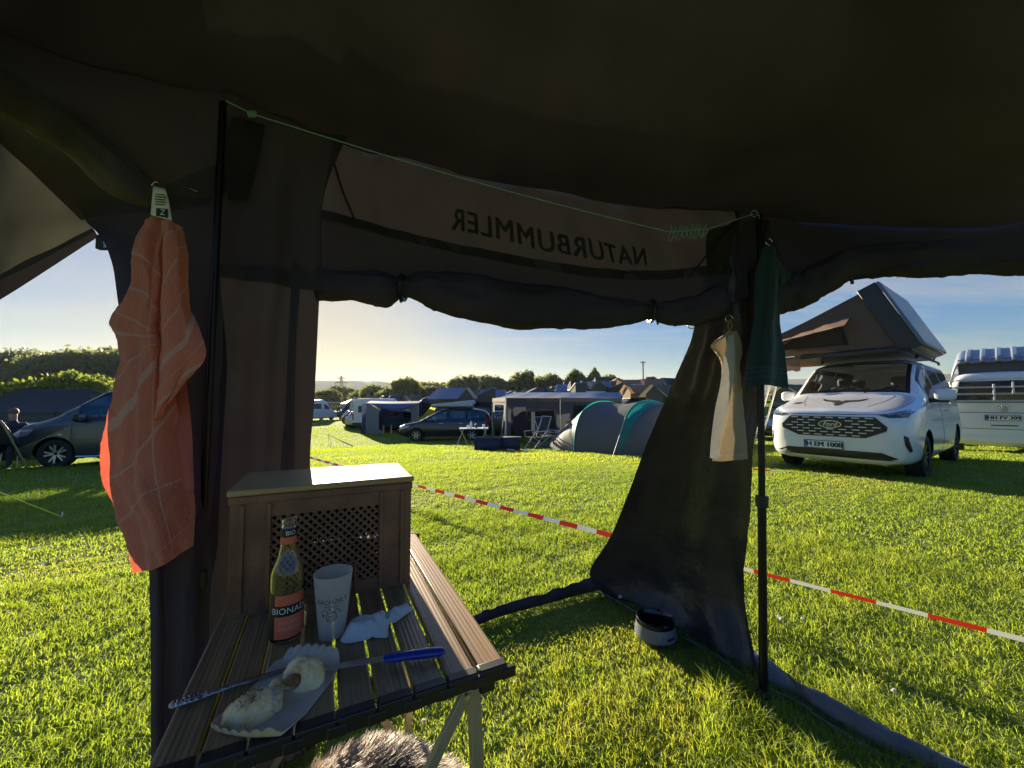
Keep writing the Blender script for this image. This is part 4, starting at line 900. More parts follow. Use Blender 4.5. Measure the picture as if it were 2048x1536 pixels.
def napkin():
    a = G(686, 1285, TZ); b = G(815, 1218, TZ); c = (a + b) / 2; ax = math.atan2(b.y - a.y, b.x - a.x)
    t = thing('paper_bag', 'crumpled white paper bag lying right of the beaker', 'paper bag', (c.x, c.y, TZ + .0005), ax); ln = (b - a).length
    rows = []; n, m_ = 90, 56; g = random.Random(5)
    cre = []                         # sharp folds: random lines with signed height
    for _ in range(16): th = g.uniform(0, 6.28); cre.append((math.cos(th), math.sin(th), g.uniform(-.03, .03), g.uniform(.006, .016), g.choice((-1, 1, 1)) * g.uniform(.0025, .006)))
    for i in range(m_):
        v = i / (m_ - 1); q = []
        for j in range(n):
            u = j / (n - 1); x = (u - .5) * ln * 1.05
            hw = .034 * (min(1, u / .22) ** .6 if u < .22 else 1) * (1 - .55 * max(0, u - .45) / .55)
            edge = .004 * noise.noise((u * 9, v > .5, 3)); y = (v - .5) * 2 * (hw + edge) - .010 * math.exp(-((u - .40) / .09) ** 2) * (1 - v) * 2.2
            base = .030 * math.sin(math.pi * min(1, max(0, v * 1.02))) ** .7 * (min(1, u / .15)) * (1 - .55 * u)
            z = base
            for cx_, cy_, o, w_, h_ in cre: z += h_ * max(0, 1 - abs(x * cx_ + y * cy_ - o) / w_)
            q.append(Vector((x, y, max(.0012, z) + .0005)))
        rows.append(q)
    MB().grid(rows).build('paper', mat('white_thin_paper', (.88, .88, .88), .55, trans=(.7, .7, .72), tw=.35), t, ang=16, solid=.0006)
napkin()
def knife():
    a = G(648, 1338, TZ + .012); m_ = G(770, 1319, TZ + .012); b = G(889, 1303, TZ + .008); t = thing('knife', 'kitchen knife with blue handle lying across the table slats', 'knife', (m_.x, m_.y, TZ), math.atan2(b.y - a.y, b.x - a.x))
    l1 = (m_ - a).length; l2 = (b - m_).length
    mb = MB(); pr = [(0, -.007), (0, .008), (-l1 * .6, .008), (-l1 * .9, .004), (-l1, -.004), (-l1 * .93, -.007)]
    n = len(pr); mb.add([(x, y, .0132) for x, y in pr] + [(x, y, .0148) for x, y in pr], [tuple(range(n))[::-1], tuple(range(n, 2 * n))] + [(i, (i + 1) % n, n + (i + 1) % n, n + i) for i in range(n)]); mb.build('blade', mat('knife_steel', (.55, .57, .6), .28, metal=.9), t, smooth=False)
    rs = []
    for u, hw, hz, z in ((-.002, .0085, .005, .014), (.01, .010, .0065, .0135), (l2 * .35, .0088, .0072, .0125), (l2 * .7, .0105, .0078, .0115), (l2 * .92, .0108, .007, .010), (l2, .006, .004, .010)):
        rs.append([Vector((u, hw * math.cos(q * .5236), z + hz * math.sin(q * .5236))) for q in range(12)])
    MB().rings(rs).build('handle', mat('blue_plastic', (.012, .035, .30), .35, coat=.3), t)
knife()
def spoon():
    a = G(338, 1408, TZ + .01); b = G(575, 1337, TZ + .004); t = thing('cutlery_knife', 'ornate silver table knife reaching over the left table edge', 'knife', (a.x, a.y, TZ), math.atan2(b.y - a.y, b.x - a.x)); ln = (b - a).length
    rs = []
    for u, hw, hz in ((0, .004, .002), (.004, .0085, .0032), (.03, .0095, .0036), (.06, .0062, .0032), (.085, .0045, .003), (.1, .0065, .002), (ln * .7, .0075, .0011), (ln, .004, .0008)):
        rs.append([Vector((u, hw * math.cos(q * .5236), .0075 + hz * math.sin(q * .5236) - u * .018)) for q in range(12)])
    MB().rings(rs).build('knife_body', mat('old_silver', (.5, .5, .52), .25, metal=1, bump=.5, bscale=180), t)
    mb = MB()
    for k in range(7): mb.ell((.006 + .005 * k, .003 * math.sin(k * 2.1), .0105), (.0022, .0022, .0012), 8, 5)
    mb.build('handle_relief', mat('tarnished_silver', (.25, .25, .27), .3, metal=1), t)
spoon()
def bowl():
    c = G(1311, 1276); t = thing('dog_bowl', 'grey pet bowl with black rim standing in the grass by the door panel', 'bowl', (c.x, c.y, .02))
    MB().lathe([(0, .002), (.1, 0), (.104, .006), (.100, .035), (.096, .062), (.094, .066)], 40, cap=False).build('body', mat('grey_bowl_plastic', (.15, .165, .20), .3), t)
    MB().lathe([(.0955, .062), (.0955, .083), (.091, .087), (.087, .083), (.082, .03), (0, .026)], 40, cap=False).build('rim', mat('glossy_black_plastic', (.01, .01, .012), .12), t)
    th = math.atan2(-c.y, -c.x) + R(48); mb = MB(); r = .1015
    mb.grid([[Vector(((r + .002) * math.cos(th + a * .06), (r + .002) * math.sin(th + a * .06), z)) for a in range(-4, 5)] for z in (.02, .03)]); mb.build('slot', M['blackplastic'], t)
bowl()

# ------------------------------------------------------------------ dog under the table
def dog():
    P = lambda px, py, Y: W(px, py, Y) - Vector((.03, 0, .06))
    c = P(740, 1575, 1.0); c.z = 0
    t = thing('dog', 'shaggy grey and cream dog lying in the grass under the table', 'dog', c)
    J = [(P(830, 1590, 1.13), .135), (P(775, 1570, 1.09), .15), (P(705, 1563, 1.03), .145), (P(668, 1580, .98), .10), (P(690, 1592, .90), .078), (P(715, 1625, .85), .06), (P(742, 1665, .82), .034)]
    Z = [(P(860, 1640, 1.1), .07), (P(800, 1690, 1.0), .05), (P(790, 1700, .95), .04)]
    vv = [j[0] for j in J]; rr = [j[1] for j in J]; ee = [(i, i + 1) for i in range(len(J) - 1)]
    def chain(start, pts):
        k = start
        for p, r in pts: vv.append(Vector((p.x, p.y, max(p.z, r * .8)))); rr.append(r); ee.append((k, len(vv) - 1)); k = len(vv) - 1
    chain(0, [(P(905, 1640, 1.05), .07), (P(900, 1700, .95), .04), (P(940, 1700, .9), .03)])          # hind leg folded
    chain(2, [(P(640, 1680, .98), .05), (P(690, 1740, .88), .035), (P(740, 1760, .84), .03)])         # front leg forward
    chain(0, [(P(900, 1600, 1.25), .045), (P(950, 1640, 1.25), .03)])                                # tail
    o = t.matrix_basis.translation
    me = bpy.data.meshes.new('body'); me.from_pydata([tuple(Vector((p.x, p.y, max(p.z, r * .85))) - o) for p, r in zip(vv, rr)], ee, [])
    ob = bpy.data.objects.new('tmp', me); COL.objects.link(ob); sk = ob.modifiers.new('k', 'SKIN'); ob.modifiers.new('s', 'SUBSURF').levels = 2
    for i, q in enumerate(me.skin_vertices[0].data): q.radius = (rr[i], rr[i]); q.use_root = (i == 0)
    dg = bpy.context.evaluated_depsgraph_get(); m2 = bpy.data.meshes.new_from_object(ob.evaluated_get(dg)); bpy.data.objects.remove(ob)
    body = bpy.data.objects.new('body', m2); COL.objects.link(body); body.parent = t; m2.shade_smooth()
    fm = bpy.data.materials.new('dog_fur'); fm.use_nodes = True; n = fm.node_tree.nodes; l = fm.node_tree.links; b = n['Principled BSDF']; b.inputs['Roughness'].default_value = .6
    at = n.new('ShaderNodeAttribute'); at.attribute_name = 'furtone'; r = n.new('ShaderNodeValToRGB'); e = r.color_ramp.elements
    e[0].color = (.03, .024, .02, 1); e[1].color = (.78, .66, .52, 1); k = e.new(.42); k.color = (.34, .26, .20, 1); l.new(at.outputs['Fac'], r.inputs[0]); l.new(r.outputs[0], b.inputs['Base Color'])
    skinm = mat('dog_skin', (.12, .09, .075), .9, var=.3, vscale=9); m2.materials.append(skinm)
    # ears
    for a, bq, cq in ((P(728, 1545, .9), P(760, 1560, .92), P(742, 1503, .91)), (P(640, 1560, .93), P(668, 1550, .95), P(640, 1515, .94))):
        mb = MB(); mb.rings([[a, (a + bq) / 2 + Vector((0, -.012, 0)), bq, (a + bq) / 2 + Vector((0, .012, 0))], [a.lerp(cq, .6), ((a + bq) / 2).lerp(cq, .6) + Vector((0, -.008, 0)), bq.lerp(cq, .5), ((a + bq) / 2).lerp(cq, .6) + Vector((0, .008, 0))], [cq + Vector((.002 * math.cos(q), .002 * math.sin(q), 0)) for q in (0, 1.6, 3.1, 4.7)]])
        mb.build('ear', mat('ear_fur', (.20, .15, .12), .8, var=.3, vscale=30), t, world=True, sub=1)
    MB().ell(P(748, 1672, .80), (.014, .012, .011)).build('nose', M['blackplastic'], t, world=True)
    for s in (0, 1): MB().ell(P(722 + 30 * s, 1612, .815), (.008,) * 3, 10, 8).build('eye', mat('dark_eye', (.01, .006, .004), .05), t, world=True)
    # fur strands
    rng = np.random.default_rng(4); m2.calc_loop_triangles(); V = np.array([v.co for v in m2.vertices]); Tn = np.array([q.vertices for q in m2.loop_triangles]); A = V[Tn[:, 0]]; B = V[Tn[:, 1]]; C_ = V[Tn[:, 2]]
    nr = np.cross(B - A, C_ - A); ar = np.linalg.norm(nr, axis=1); keep = ar > 1e-9; A, B, C_, nr, ar = A[keep], B[keep], C_[keep], nr[keep], ar[keep]; nr = nr / ar[:, None]
    k = 26000; idx = rng.choice(len(ar), k, p=ar / ar.sum()); u = rng.uniform(0, 1, k); v = rng.uniform(0, 1, k); fl = u + v > 1; u[fl] = 1 - u[fl]; v[fl] = 1 - v[fl]
    p = A[idx] * (1 - u - v)[:, None] + B[idx] * u[:, None] + C_[idx] * v[:, None]; nn = nr[idx]
    flow = np.array([.75, .35, -.35])[None] + .45 * np.stack([np.sin(p[:, 1] * 16 + p[:, 2] * 9), np.cos(p[:, 0] * 14), np.sin(p[:, 0] * 11 + 2)], 1) + rng.normal(0, .22, (k, 3))
    flow -= nn * (flow * nn).sum(1)[:, None] * .8; d = nn * .55 + flow * .8; d /= np.linalg.norm(d, axis=1)[:, None]
    ln = rng.uniform(.025, .055, k)[:, None]; side = np.cross(d, nn + rng.normal(0, .3, (k, 3))); side /= np.linalg.norm(side, axis=1)[:, None] + 1e-9; wv = .0011
    F = np.stack([p - side * wv, p + side * wv, p + d * ln * .55 + side * wv * .8, p + d * ln * .55 - side * wv * .8, p + d * ln + np.array([0, 0, -.008])], 1)
    fmesh = bpy.data.meshes.new('fur'); fmesh.vertices.add(k * 5); fmesh.vertices.foreach_set('co', F.reshape(-1).astype(np.float32)); base = (np.arange(k) * 5)[:, None]
    li = np.concatenate([base + np.array([[0, 1, 2, 3]]), base + np.array([[3, 2, 4]])], 1).ravel().astype(np.int32); fmesh.loops.add(len(li)); fmesh.loops.foreach_set('vertex_index', li)
    fmesh.polygons.add(k * 2); fmesh.polygons.foreach_set('loop_start', ((np.arange(k) * 7)[:, None] + np.array([[0, 4]])).ravel().astype(np.int32))
    tone = .52 + .42 * np.sin(p[:, 0] * 17 + p[:, 2] * 12 + 1) * np.cos(p[:, 1] * 13 + .5) - .30 * np.exp(-((p[:, 0] - .07) / .05) ** 2) + .25 * np.exp(-((p[:, 0] + .02) / .05) ** 2) + .3 * np.exp(-((p[:, 0] - .2) / .06) ** 2) + rng.normal(0, .13, k)
    at = fmesh.attributes.new('furtone', 'FLOAT', 'POINT'); at.data.foreach_set('value', np.repeat(np.clip(tone, 0, 1), 5).astype(np.float32)); fmesh.update(calc_edges=True); fmesh.materials.append(fm)
    fo = bpy.data.objects.new('fur', fmesh); COL.objects.link(fo); fo.parent = t; tag(fo, kind='stuff')
dog()

# ------------------------------------------------------------------ barrier tape, guy line, small flowers
M['tapered'] = mat('red_tape', (.62, .025, .015), .4, trans=(.6, .03, .02), tw=.3); M['tapewhite'] = mat('white_tape', (.78, .76, .74), .4, trans=(.7, .7, .66), tw=.3)
def tape(label, pts, width, band, phase=0., twist=.7, sag=.02, group='barrier tapes across the field'):
    P = [Vector(p) for p in pts]; t = thing('barrier_tape', label, 'barrier tape', (P[0].x, P[0].y, terr(P[0].x, P[0].y)), 0, group)
    mb = MB(); acc = 0
    for a, b in zip(P[:-1], P[1:]):
        L_ = (b - a).length; n = max(2, int(L_ / band)); d = (b - a) / L_; up = Vector((0, 0, 1)); sd_ = d.cross(up).normalized()
        for k in range(n):
            for h in range(4):
                q = []
                for e in (h / 4, (h + 1) / 4):
                    s = (k + e) / n; tw = twist * math.sin(s * L_ * 1.3 + phase); c = a.lerp(b, s) - Vector((0, 0, sag * math.sin(math.pi * s)))
                    o = (up * math.cos(tw) + sd_ * math.sin(tw)) * width / 2; q += [c - o, c + o]
                mb.add([q[0], q[1], q[3], q[2]], [(0, 1, 2, 3)], (k + acc) % 2)
        acc += n
    mb.build('ribbon', [M['tapered'], M['tapewhite']], t, world=True, ang=90)
    return t
def stake(parent, p, h):
    MB().tube([(p.x, p.y, terr(p.x, p.y) - .1), (p.x, p.y, terr(p.x, p.y) + h)], .006, 6).build('stake', M['steel'], parent, world=True)
zT = .21
a = G(2110, 1295, zT); b = G(520, 888, zT); a2 = a + (a - b).normalized() * .9
t = tape('red and white barrier tape running close past the tent doorway', [b, a, a2], .036, .178, 0); stake(t, b, zT + .65); stake(t, a2, zT + .12)
a = G(1380, 925, .02); b = G(2300, 1008, .02)
t = tape('red and white barrier tape lying in the grass before the white van', [a, b], .030, .26, 2, twist=1.1); stake(t, a, .3); stake(t, b, .3)
a = G(945, 892, -.30); b = G(1130, 907, -.27); c = G(1330, 926, -.2)
t = tape('thin barrier tape along the foot of the dome tent', [a, b, c], .04, .30, 1); stake(t, a, .3)
a = XY(664, 20); b = XY(659, 18.2); c = XY(708, 16.5)
for q in (a, b, c): q.z = terr(q.x, q.y) + .05
b.z += .45
t = tape('pale yellow barrier tape sagging over the lawn left of the dark people carrier', [a, b, c], .05, .4, 1); stake(t, b, .6)
for ch in t.children:
    if ch.name.startswith('ribbon'):
        for s in ch.material_slots: s.link = 'OBJECT'; s.material = mat('pale_yellow_tape', (.6, .55, .2), .5)
def guy():
    b = G(124, 1034, .0); a = W(-90, 950, 4.0); t = thing('guy_line', 'bright yellow guy line slanting to the grass at the left edge', 'rope', (b.x, b.y, 0))
    MB().tube([a, b], .006, 6).build('line', mat('yellow_cord', (.75, .65, .03), .5), t, world=True)
    MB().tube([b + Vector((.0, 0, -.1)), b + Vector((-.02, .02, .05))], .006, 6).build('peg', M['steel'], t, world=True)
guy()
def flowers():
    wm = mat('white_clover', (.7, .68, .62), .8); first = None
    g = random.Random(12)
    for i, (px, py) in enumerate(((1556, 1236), (1563, 1241), (1607, 1242), (1790, 1385), (1562, 1240), (1240, 1195), (845, 1447), (762, 1440), (1400, 1205))):
        p = G(px, py, .05)
        if first is None:
            t = thing('clover_flower', 'small white clover flower standing in the sunlit lawn', 'flower', (p.x, p.y, 0), 0, 'white clover flowers in the lawn'); first = t
            MB().tube([(0, 0, 0), (.004, 0, .05)], .0012, 5).build('stem', M['leafmid'], t)
            mb = MB()
            for k in range(22):
                a = g.uniform(0, 6.28); e = g.uniform(-.4, 1.4); d = Vector((math.cos(a) * math.cos(e), math.sin(a) * math.cos(e), math.sin(e))); mb.ell(Vector((.004, 0, .055)) + d * .0075, (.003, .003, .0045), 6, 4)
            mb.build('flower_head', wm, t)
        else: dup(first, (p.x, p.y, terr(p.x, p.y)), i, 'small white clover flower standing in the sunlit lawn')
flowers()

# ------------------------------------------------------------------ vehicles
KEYS = ('zb', 'zm', 'zbelt', 'zedge', 'ztop', 'ws', 'wm', 'wb', 'we')
SEG = (2, 2, 4, 4, 6, 3, 5)            # ring subdivisions per half; side glass is ring 12..18, top glass 19..26
def half_ring(q):
    zb, zm, zk, ze, zt, ws, wm, wb, we = q
    c = [(0, zb), (max(ws - .13, .02), zb), (ws, zb + .10), (wm, zm), (wb, zk), (we, ze), (we - .17, zt - .015), (0, zt)]
    lin = []; 
    for i, n in enumerate(SEG):
        for k in range(n): t = k / n; lin.append((c[i][0] + (c[i + 1][0] - c[i][0]) * t, c[i][1] + (c[i + 1][1] - c[i][1]) * t))
    lin.append(c[-1])
    sm = list(lin)
    for _ in range(1):
        sm = [sm[0]] + [((sm[i - 1][0] + 2 * sm[i][0] + sm[i + 1][0]) / 4, (sm[i - 1][1] + 2 * sm[i][1] + sm[i + 1][1]) / 4) for i in range(1, len(sm) - 1)] + [sm[-1]]
    return sm
def wheel_mesh(r, wd, spokes=5, twin=False):
    Rx = Matrix.Rotation(R(90), 3, 'X'); ty = MB()
    ty.lathe([(r * .66, -wd * .42), (r * .9, -wd * .5), (r * .985, -wd * .42), (r, -wd * .2), (r, wd * .2), (r * .985, wd * .42), (r * .9, wd * .5), (r * .66, wd * .42)], 36, M=Rx, cap=False)
    rm = MB(); rm.lathe([(r * .685, -wd * .35), (r * .685, wd * .40), (r * .66, wd * .44), (r * .60, wd * .40), (r * .60, -wd * .3)], 36, M=Rx, cap=False)
    rm.lathe([(0, wd * .34), (r * .13, wd * .36), (r * .15, wd * .22), (0, wd * .2)], 16, M=Rx, cap=False)
    for k in range(spokes):
        for d in ((-.10, .10) if twin else (0,)):
            a = k * 2 * math.pi / spokes + d; b = k * 2 * math.pi / spokes + d * 2.2
            rm.bar((r * .1 * math.cos(a), -wd * .30, r * .1 * math.sin(a)), (r * .63 * math.cos(b), -wd * .36, r * .63 * math.sin(b)), r * (.11 if twin else .17), wd * .09, up=(0, 1, 0))
            rm.bar((r * .1 * math.cos(a), wd * .30, r * .1 * math.sin(a)), (r * .63 * math.cos(b), wd * .36, r * .63 * math.sin(b)), r * (.11 if twin else .17), wd * .09, up=(0, 1, 0))
    dk = MB(); dk.lathe([(0, -wd * .1), (r * .66, -wd * .1), (r * .66, wd * .1), (0, wd * .1)], 24, M=Rx, cap=False)
    return ty, rm, dk
def vehicle(root, st, paint, wheels, wr, wwd, windows, rimm, dx=.07, detail=True, spokes=5, twin=False, tint=None):
    """st: list of (distance from nose, zb, zm, zbelt, zedge, ztop, ws, wm, wb, we); +x is forward, origin mid-length on the ground"""
    Ln = st[-1][0]; S = [a[0] for a in st]
    xs = set(S[:3] + S[-3:]); k = int(Ln / dx)
    xs |= {round(Ln * i / k, 4) for i in range(k + 1)}
    for wn in windows: xs |= {wn[1], wn[2], wn[1] + .045, wn[2] - .045}
    xs = sorted(xs); xs = [x for i, x in enumerate(xs) if i == 0 or x - xs[i - 1] > .012]
    arr = np.array([a[1:] for a in st]); par = np.stack([np.interp(xs, S, arr[:, j]) for j in range(9)], 1)
    for _ in range(2):
        q = par.copy()
        for i in range(1, len(xs) - 1):
            if .12 < xs[i] < Ln - .12: q[i] = (par[i - 1] + 2 * par[i] + par[i + 1]) / 4
        par = q
    rings = []
    for x, p in zip(xs, par):
        h = half_ring(p); X = Ln / 2 - x
        rings.append([Vector((X, y, z)) for y, z in h] + [Vector((X, -y, z)) for y, z in h[-2:0:-1]])
    n = len(rings[0]); mb = MB(); mb.rings(rings)
    # material index per face
    nm = 0; names = []
    for wi, wn in enumerate(windows):
        nme, a, b, j0, j1, side = wn[:6]
        sides = {'side': ((j0, j1), (n - j1, n - j0)), 'left': ((j0, j1),), 'top': ((j0, n - j0),)}[side]
        for (u0, u1) in sides:
            mi = 2 + len(names); names.append((nme, wn[6] if len(wn) > 6 else M['glass']))
            for i in range(len(xs) - 1):
                xm = (xs[i] + xs[i + 1]) / 2
                if not (a < xm < b): continue
                for j in range(u0, u1):
                    edge = (xm < a + .045 or xm > b - .045 or j in (u0, u1 - 1))
                    mb.m[i * n + j] = 1 if edge else mi
    me = mb.mesh('body'); mats = [paint, M['trim']] + [q[1] for q in names]
    for q in mats: me.materials.append(q)
    bm = bmesh.new(); bm.from_mesh(me); bmesh.ops.recalc_face_normals(bm, faces=bm.faces); bm.to_mesh(me); bm.free()
    if detail:
        ob = bpy.data.objects.new('tmp', me); COL.objects.link(ob); cut = MB()
        wmx = max(a[7] for a in st)
        for wx in wheels:
            for s in (-1, 1):
                Rx = Matrix.Rotation(R(90), 3, 'X'); r = wr * 1.15; y0 = wmx - wwd - .16; y1 = wmx + .25; yy = (y0, y1)
                cut.rings([[Vector((Ln / 2 - wx + r * math.cos(a * math.pi / 20), s * y, wr + .02 + r * math.sin(a * math.pi / 20))) for a in range(40)] for y in yy], 1)
        cme = cut.mesh('cut'); 
        for q in mats[:2]: cme.materials.append(q)
        bm = bmesh.new(); bm.from_mesh(cme); bmesh.ops.recalc_face_normals(bm, faces=bm.faces); bm.to_mesh(cme); bm.free()
        co = bpy.data.objects.new('cut', cme); COL.objects.link(co)
        bo = ob.modifiers.new('b', 'BOOLEAN'); bo.object = co; bo.operation = 'DIFFERENCE'; bo.solver = 'EXACT'
        dg = bpy.context.evaluated_depsgraph_get(); me2 = bpy.data.meshes.new_from_object(ob.evaluated_get(dg)); bpy.data.objects.remove(ob); bpy.data.objects.remove(co); me = me2
        if len(me.materials) < len(mats):
            me.materials.clear()
            for q in mats: me.materials.append(q)
    bvh = BVHTree.FromPolygons([v.co.copy() for v in me.vertices], [tuple(p.vertices) for p in me.polygons])
    # split off the panes
    V = [v.co.copy() for v in me.vertices]; by = {}
    for p in me.polygons: by.setdefault(p.material_index, []).append(tuple(p.vertices))
    def sub(fs, name, mm):
        b = MB(); idx = {}
        for f in fs:
            for i in f:
                if i not in idx: idx[i] = len(b.v); b.v.append(V[i])
            b.f.append(tuple(idx[i] for i in f)); b.m.append(0)
        return b
    body = MB()
    for mi in (0, 1):
        if mi in by:
            q = sub(by[mi], 'b', None); body.add(q.v, q.f, mi)
    body.build('body', mats[:2], root, weld=True, ang=38)
    for k, (nme, mm) in enumerate(names):
        if 2 + k in by: sub(by[2 + k], nme, mm).build(nme, mm, root, ang=60)
    ty, rm, dk = wheel_mesh(wr, wwd, spokes, twin); wm_ = max(a[7] for a in st); first = None
    for wx in wheels:
        for s in (-1, 1):
            loc = (Ln / 2 - wx, s * (wm_ - wwd * .5 - .035), wr)
            if first is None:
                o = ty.build('wheel', M['rubber'], root, ang=50); rr = rm.build('rim', rimm, o, ang=40); d = dk.build('brake_disc', M['blackmetal'], o); first = (o, rr, d)
            else:
                o = first[0].copy(); COL.objects.link(o); o.parent = root
                for c in first[1:]: c2 = c.copy(); COL.objects.link(c2); c2.parent = o
            o.location = loc
    return bvh
def decal(mb, bvh, pts, ax, off=.004, mi=0, rings=5, res=40, cast=None):
    """polygon pts (2D) laid on the body seen along ax ('front','rear','top','left','right')"""
    c = Vector((sum(p[0] for p in pts) / len(pts), sum(p[1] for p in pts) / len(pts)))
    P = []; m = len(pts)
    per = [((Vector(pts[(i + 1) % m]) - Vector(pts[i])).length) for i in range(m)]; tot = sum(per)
    for i in range(m):
        k = max(1, round(res * per[i] / tot))
        for j in range(k): P.append(Vector(pts[i]).lerp(Vector(pts[(i + 1) % m]), j / k))
    O = {'front': lambda a, b: (Vector((6, a, b)), Vector((-1, 0, 0))), 'rear': lambda a, b: (Vector((-6, a, b)), Vector((1, 0, 0))), 'top': lambda a, b: (Vector((a, b, 5)), Vector((0, 0, -1))),
         'left': lambda a, b: (Vector((a, 4, b)), Vector((0, -1, 0))), 'right': lambda a, b: (Vector((a, -4, b)), Vector((0, 1, 0)))}[ax]
    def pr(q, o_):
        o, d = O(q.x, q.y); h = bvh.ray_cast(o, d)
        if h[0] is None:
            h2 = bvh.find_nearest(o + d * 4); p = h2[0] if h2[0] is not None else o + d * 4
        else: p = h[0]
        return p - d * o_
    b = len(mb.v); n = len(P); base = []
    rs = [[pr(c + (q - c) * 1.0, -.006) for q in P], [pr(c + (q - c) * 1.0, off) for q in P]] + [[pr(c + (q - c) * (1 - k / rings), off) for q in P] for k in range(1, rings)]
    vv = [p for r in rs for p in r] + [pr(c, off)]
    ff = []
    for i in range(len(rs) - 1):
        for j in range(n): ff.append((i * n + j, i * n + (j + 1) % n, (i + 1) * n + (j + 1) % n, (i + 1) * n + j))
    k = (len(rs) - 1) * n
    ff += [(k + j, k + (j + 1) % n, len(vv) - 1) for j in range(n)]
    mb.add(vv, ff, mi); return mb
def groove(mb, bvh, pts, ax, r=.005, n=30, off=.0):
    O = {'front': lambda a, b: (Vector((6, a, b)), Vector((-1, 0, 0))), 'top': lambda a, b: (Vector((a, b, 5)), Vector((0, 0, -1)))}[ax]
    P = []
    for q in crom([Vector((p[0], p[1], 0)) for p in pts], n):
        o, d = O(q.x, q.y); h = bvh.ray_cast(o, d)
        if h[0] is not None: P.append(h[0] - d * off)
    if len(P) > 2: mb.tube(P, r, 5)
def decal_text(mb, bvh, s, size, ax, c, off=.006, mi=0, spacing=1., sx=1., mirror=1, shear=0.):
    v, f = text_geo(s, size, 0, spacing, shear)
    for p in v:
        a, b = c[0] + mirror * p.x * sx, c[1] + p.y
        o, d = {'front': (Vector((6, a, b)), Vector((-1, 0, 0))), 'rear': (Vector((-6, a, b)), Vector((1, 0, 0)))}[ax]
        h = bvh.ray_cast(o, d); q = h[0] if h[0] is not None else o + d * 3.5
        p.xyz = q - d * off
    mb.add(v, f, mi)
def rrect(cx_, cy_, w_, h_, r, n=4):
    P = []
    for sx_, sy_, a0 in ((1, 1, 0), (-1, 1, 90), (-1, -1, 180), (1, -1, 270)):
        for k in range(n + 1): a = R(a0 + 90 * k / n); P.append((cx_ + sx_ * (w_ / 2 - r) + r * math.cos(a), cy_ + sy_ * (h_ / 2 - r) + r * math.sin(a)))
    return P
def number_plate(root, bvh, ax, c, txt, zoff=.012):
    """flat plate in front of the body: returns the part"""
    s = 1 if ax == 'front' else -1
    h = bvh.ray_cast(Vector((6 * s, c[0], c[1])), Vector((-s, 0, 0))); x = h[0].x + s * .02
    mb = MB(); mb.box((x, c[0], c[1]), (.02, .535, .125)); pf = mb.build('plate_frame', M['blackplastic'], root, bevel=.004)
    mb = MB(); mb.box((x + s * .011, c[0], c[1]), (.004, .515, .108)); mb.build('number_plate', M['platewhite'], pf)
    mb = MB(); mb.box((x + s * .0125, c[0] - s * .237, c[1]), (.004, .04, .106)); mb.build('country_band', M['plateblue'], pf)
    Mt = Matrix.Translation((x + s * .0145, c[0] + s * .018, c[1] - .002)) @ Matrix.Rotation(R(90 * s), 4, 'Z') @ Matrix.Rotation(R(90), 4, 'X')
    mb = MB(); mb.text(txt, .105, Mt, .001, spacing=1.02); mb.text(txt, .105, Mt @ Matrix.Translation((.005, .001, .0004)), .001, spacing=1.02); mb.text(txt, .105, Mt @ Matrix.Translation((-.005, .003, .0007)), .001, spacing=1.02); mb.build('lettering', M['letter'], pf, smooth=False)
    MB().text('D', .03, Matrix.Translation((x + s * .0150, c[0] - s * .237, c[1] - .03)) @ Matrix.Rotation(R(90 * s), 4, 'Z') @ Matrix.Rotation(R(90), 4, 'X'), .001).build('lettering', M['white'], pf, smooth=False)
def mirrors(root, x, y, z, m, low=True, sc=1.):
    for s in (-1, 1):
        mb = blob(0, (.07 * sc, .13 * sc, .10 * sc), 20, 12, amp=0, fn=lambda q, p: Vector((abs(q.x) ** .6 * (1 if q.x > 0 else -1), abs(q.y) ** .6 * (1 if q.y > 0 else -1), abs(q.z) ** .6 * (1 if q.z > 0 else -1))))
        mb.v = [p + Vector((x, s * (y + .13), z)) for p in mb.v]; o = mb.build('mirror', m, root)
        mb = MB(); mb.box((x, s * (y + .06), z - .085 * sc), (.10, .24, .07)); mb.build('mirror_base', M['trim'], o, bevel=.02)
        mb = MB(); mb.box((x - .071 * sc, s * (y + .13), z), (.004, .2 * sc, .15 * sc)); mb.build('mirror_glass', M['chrome'], o, bevel=.002)
def interior(root, xf, xr, zf, hw, rows=2, zs=.62, xd=None):
    mb = MB(); mb.box(((xf + xr) / 2, 0, zf), (xf - xr, hw * 1.9, .03)); mb.build('cabin_floor', M['cabin'], root)
    if xd is not None:
        mb = MB(); mb.box((xd, 0, zs + .36), (.42, hw * 1.85, .26)); d = mb.build('dashboard', M['cabin'], root, bevel=.06)
        mb = MB(); c = Vector((xd - .30, hw * .45, zs + .46)); mb.tube([c + Vector((.09 * math.cos(a * .5236) * .8, .185 * math.sin(a * .5236), .185 * math.cos(a * .5236))) for a in range(13)], .014, 6); mb.tube([c + Vector((0, -.17, 0)), c + Vector((0, .17, 0))], .012, 5); mb.build('steering_wheel', M['blackplastic'], root)
    for r in range(rows):
        x = (xd - .85 if xd is not None else xf - .6) - r * .95
        for s in (-1, 1):
            mb = MB(); mb.box((x, s * hw * .45, zs), (.5, .5, .16)); mb.box((x - .27, s * hw * .45, zs + .38), (.14, .48, .66), Matrix.Rotation(R(-12), 4, 'Y')); mb.box((x - .36, s * hw * .45, zs + .80), (.10, .27, .18)); mb.build('seat', M['cabin'], root, bevel=.05)

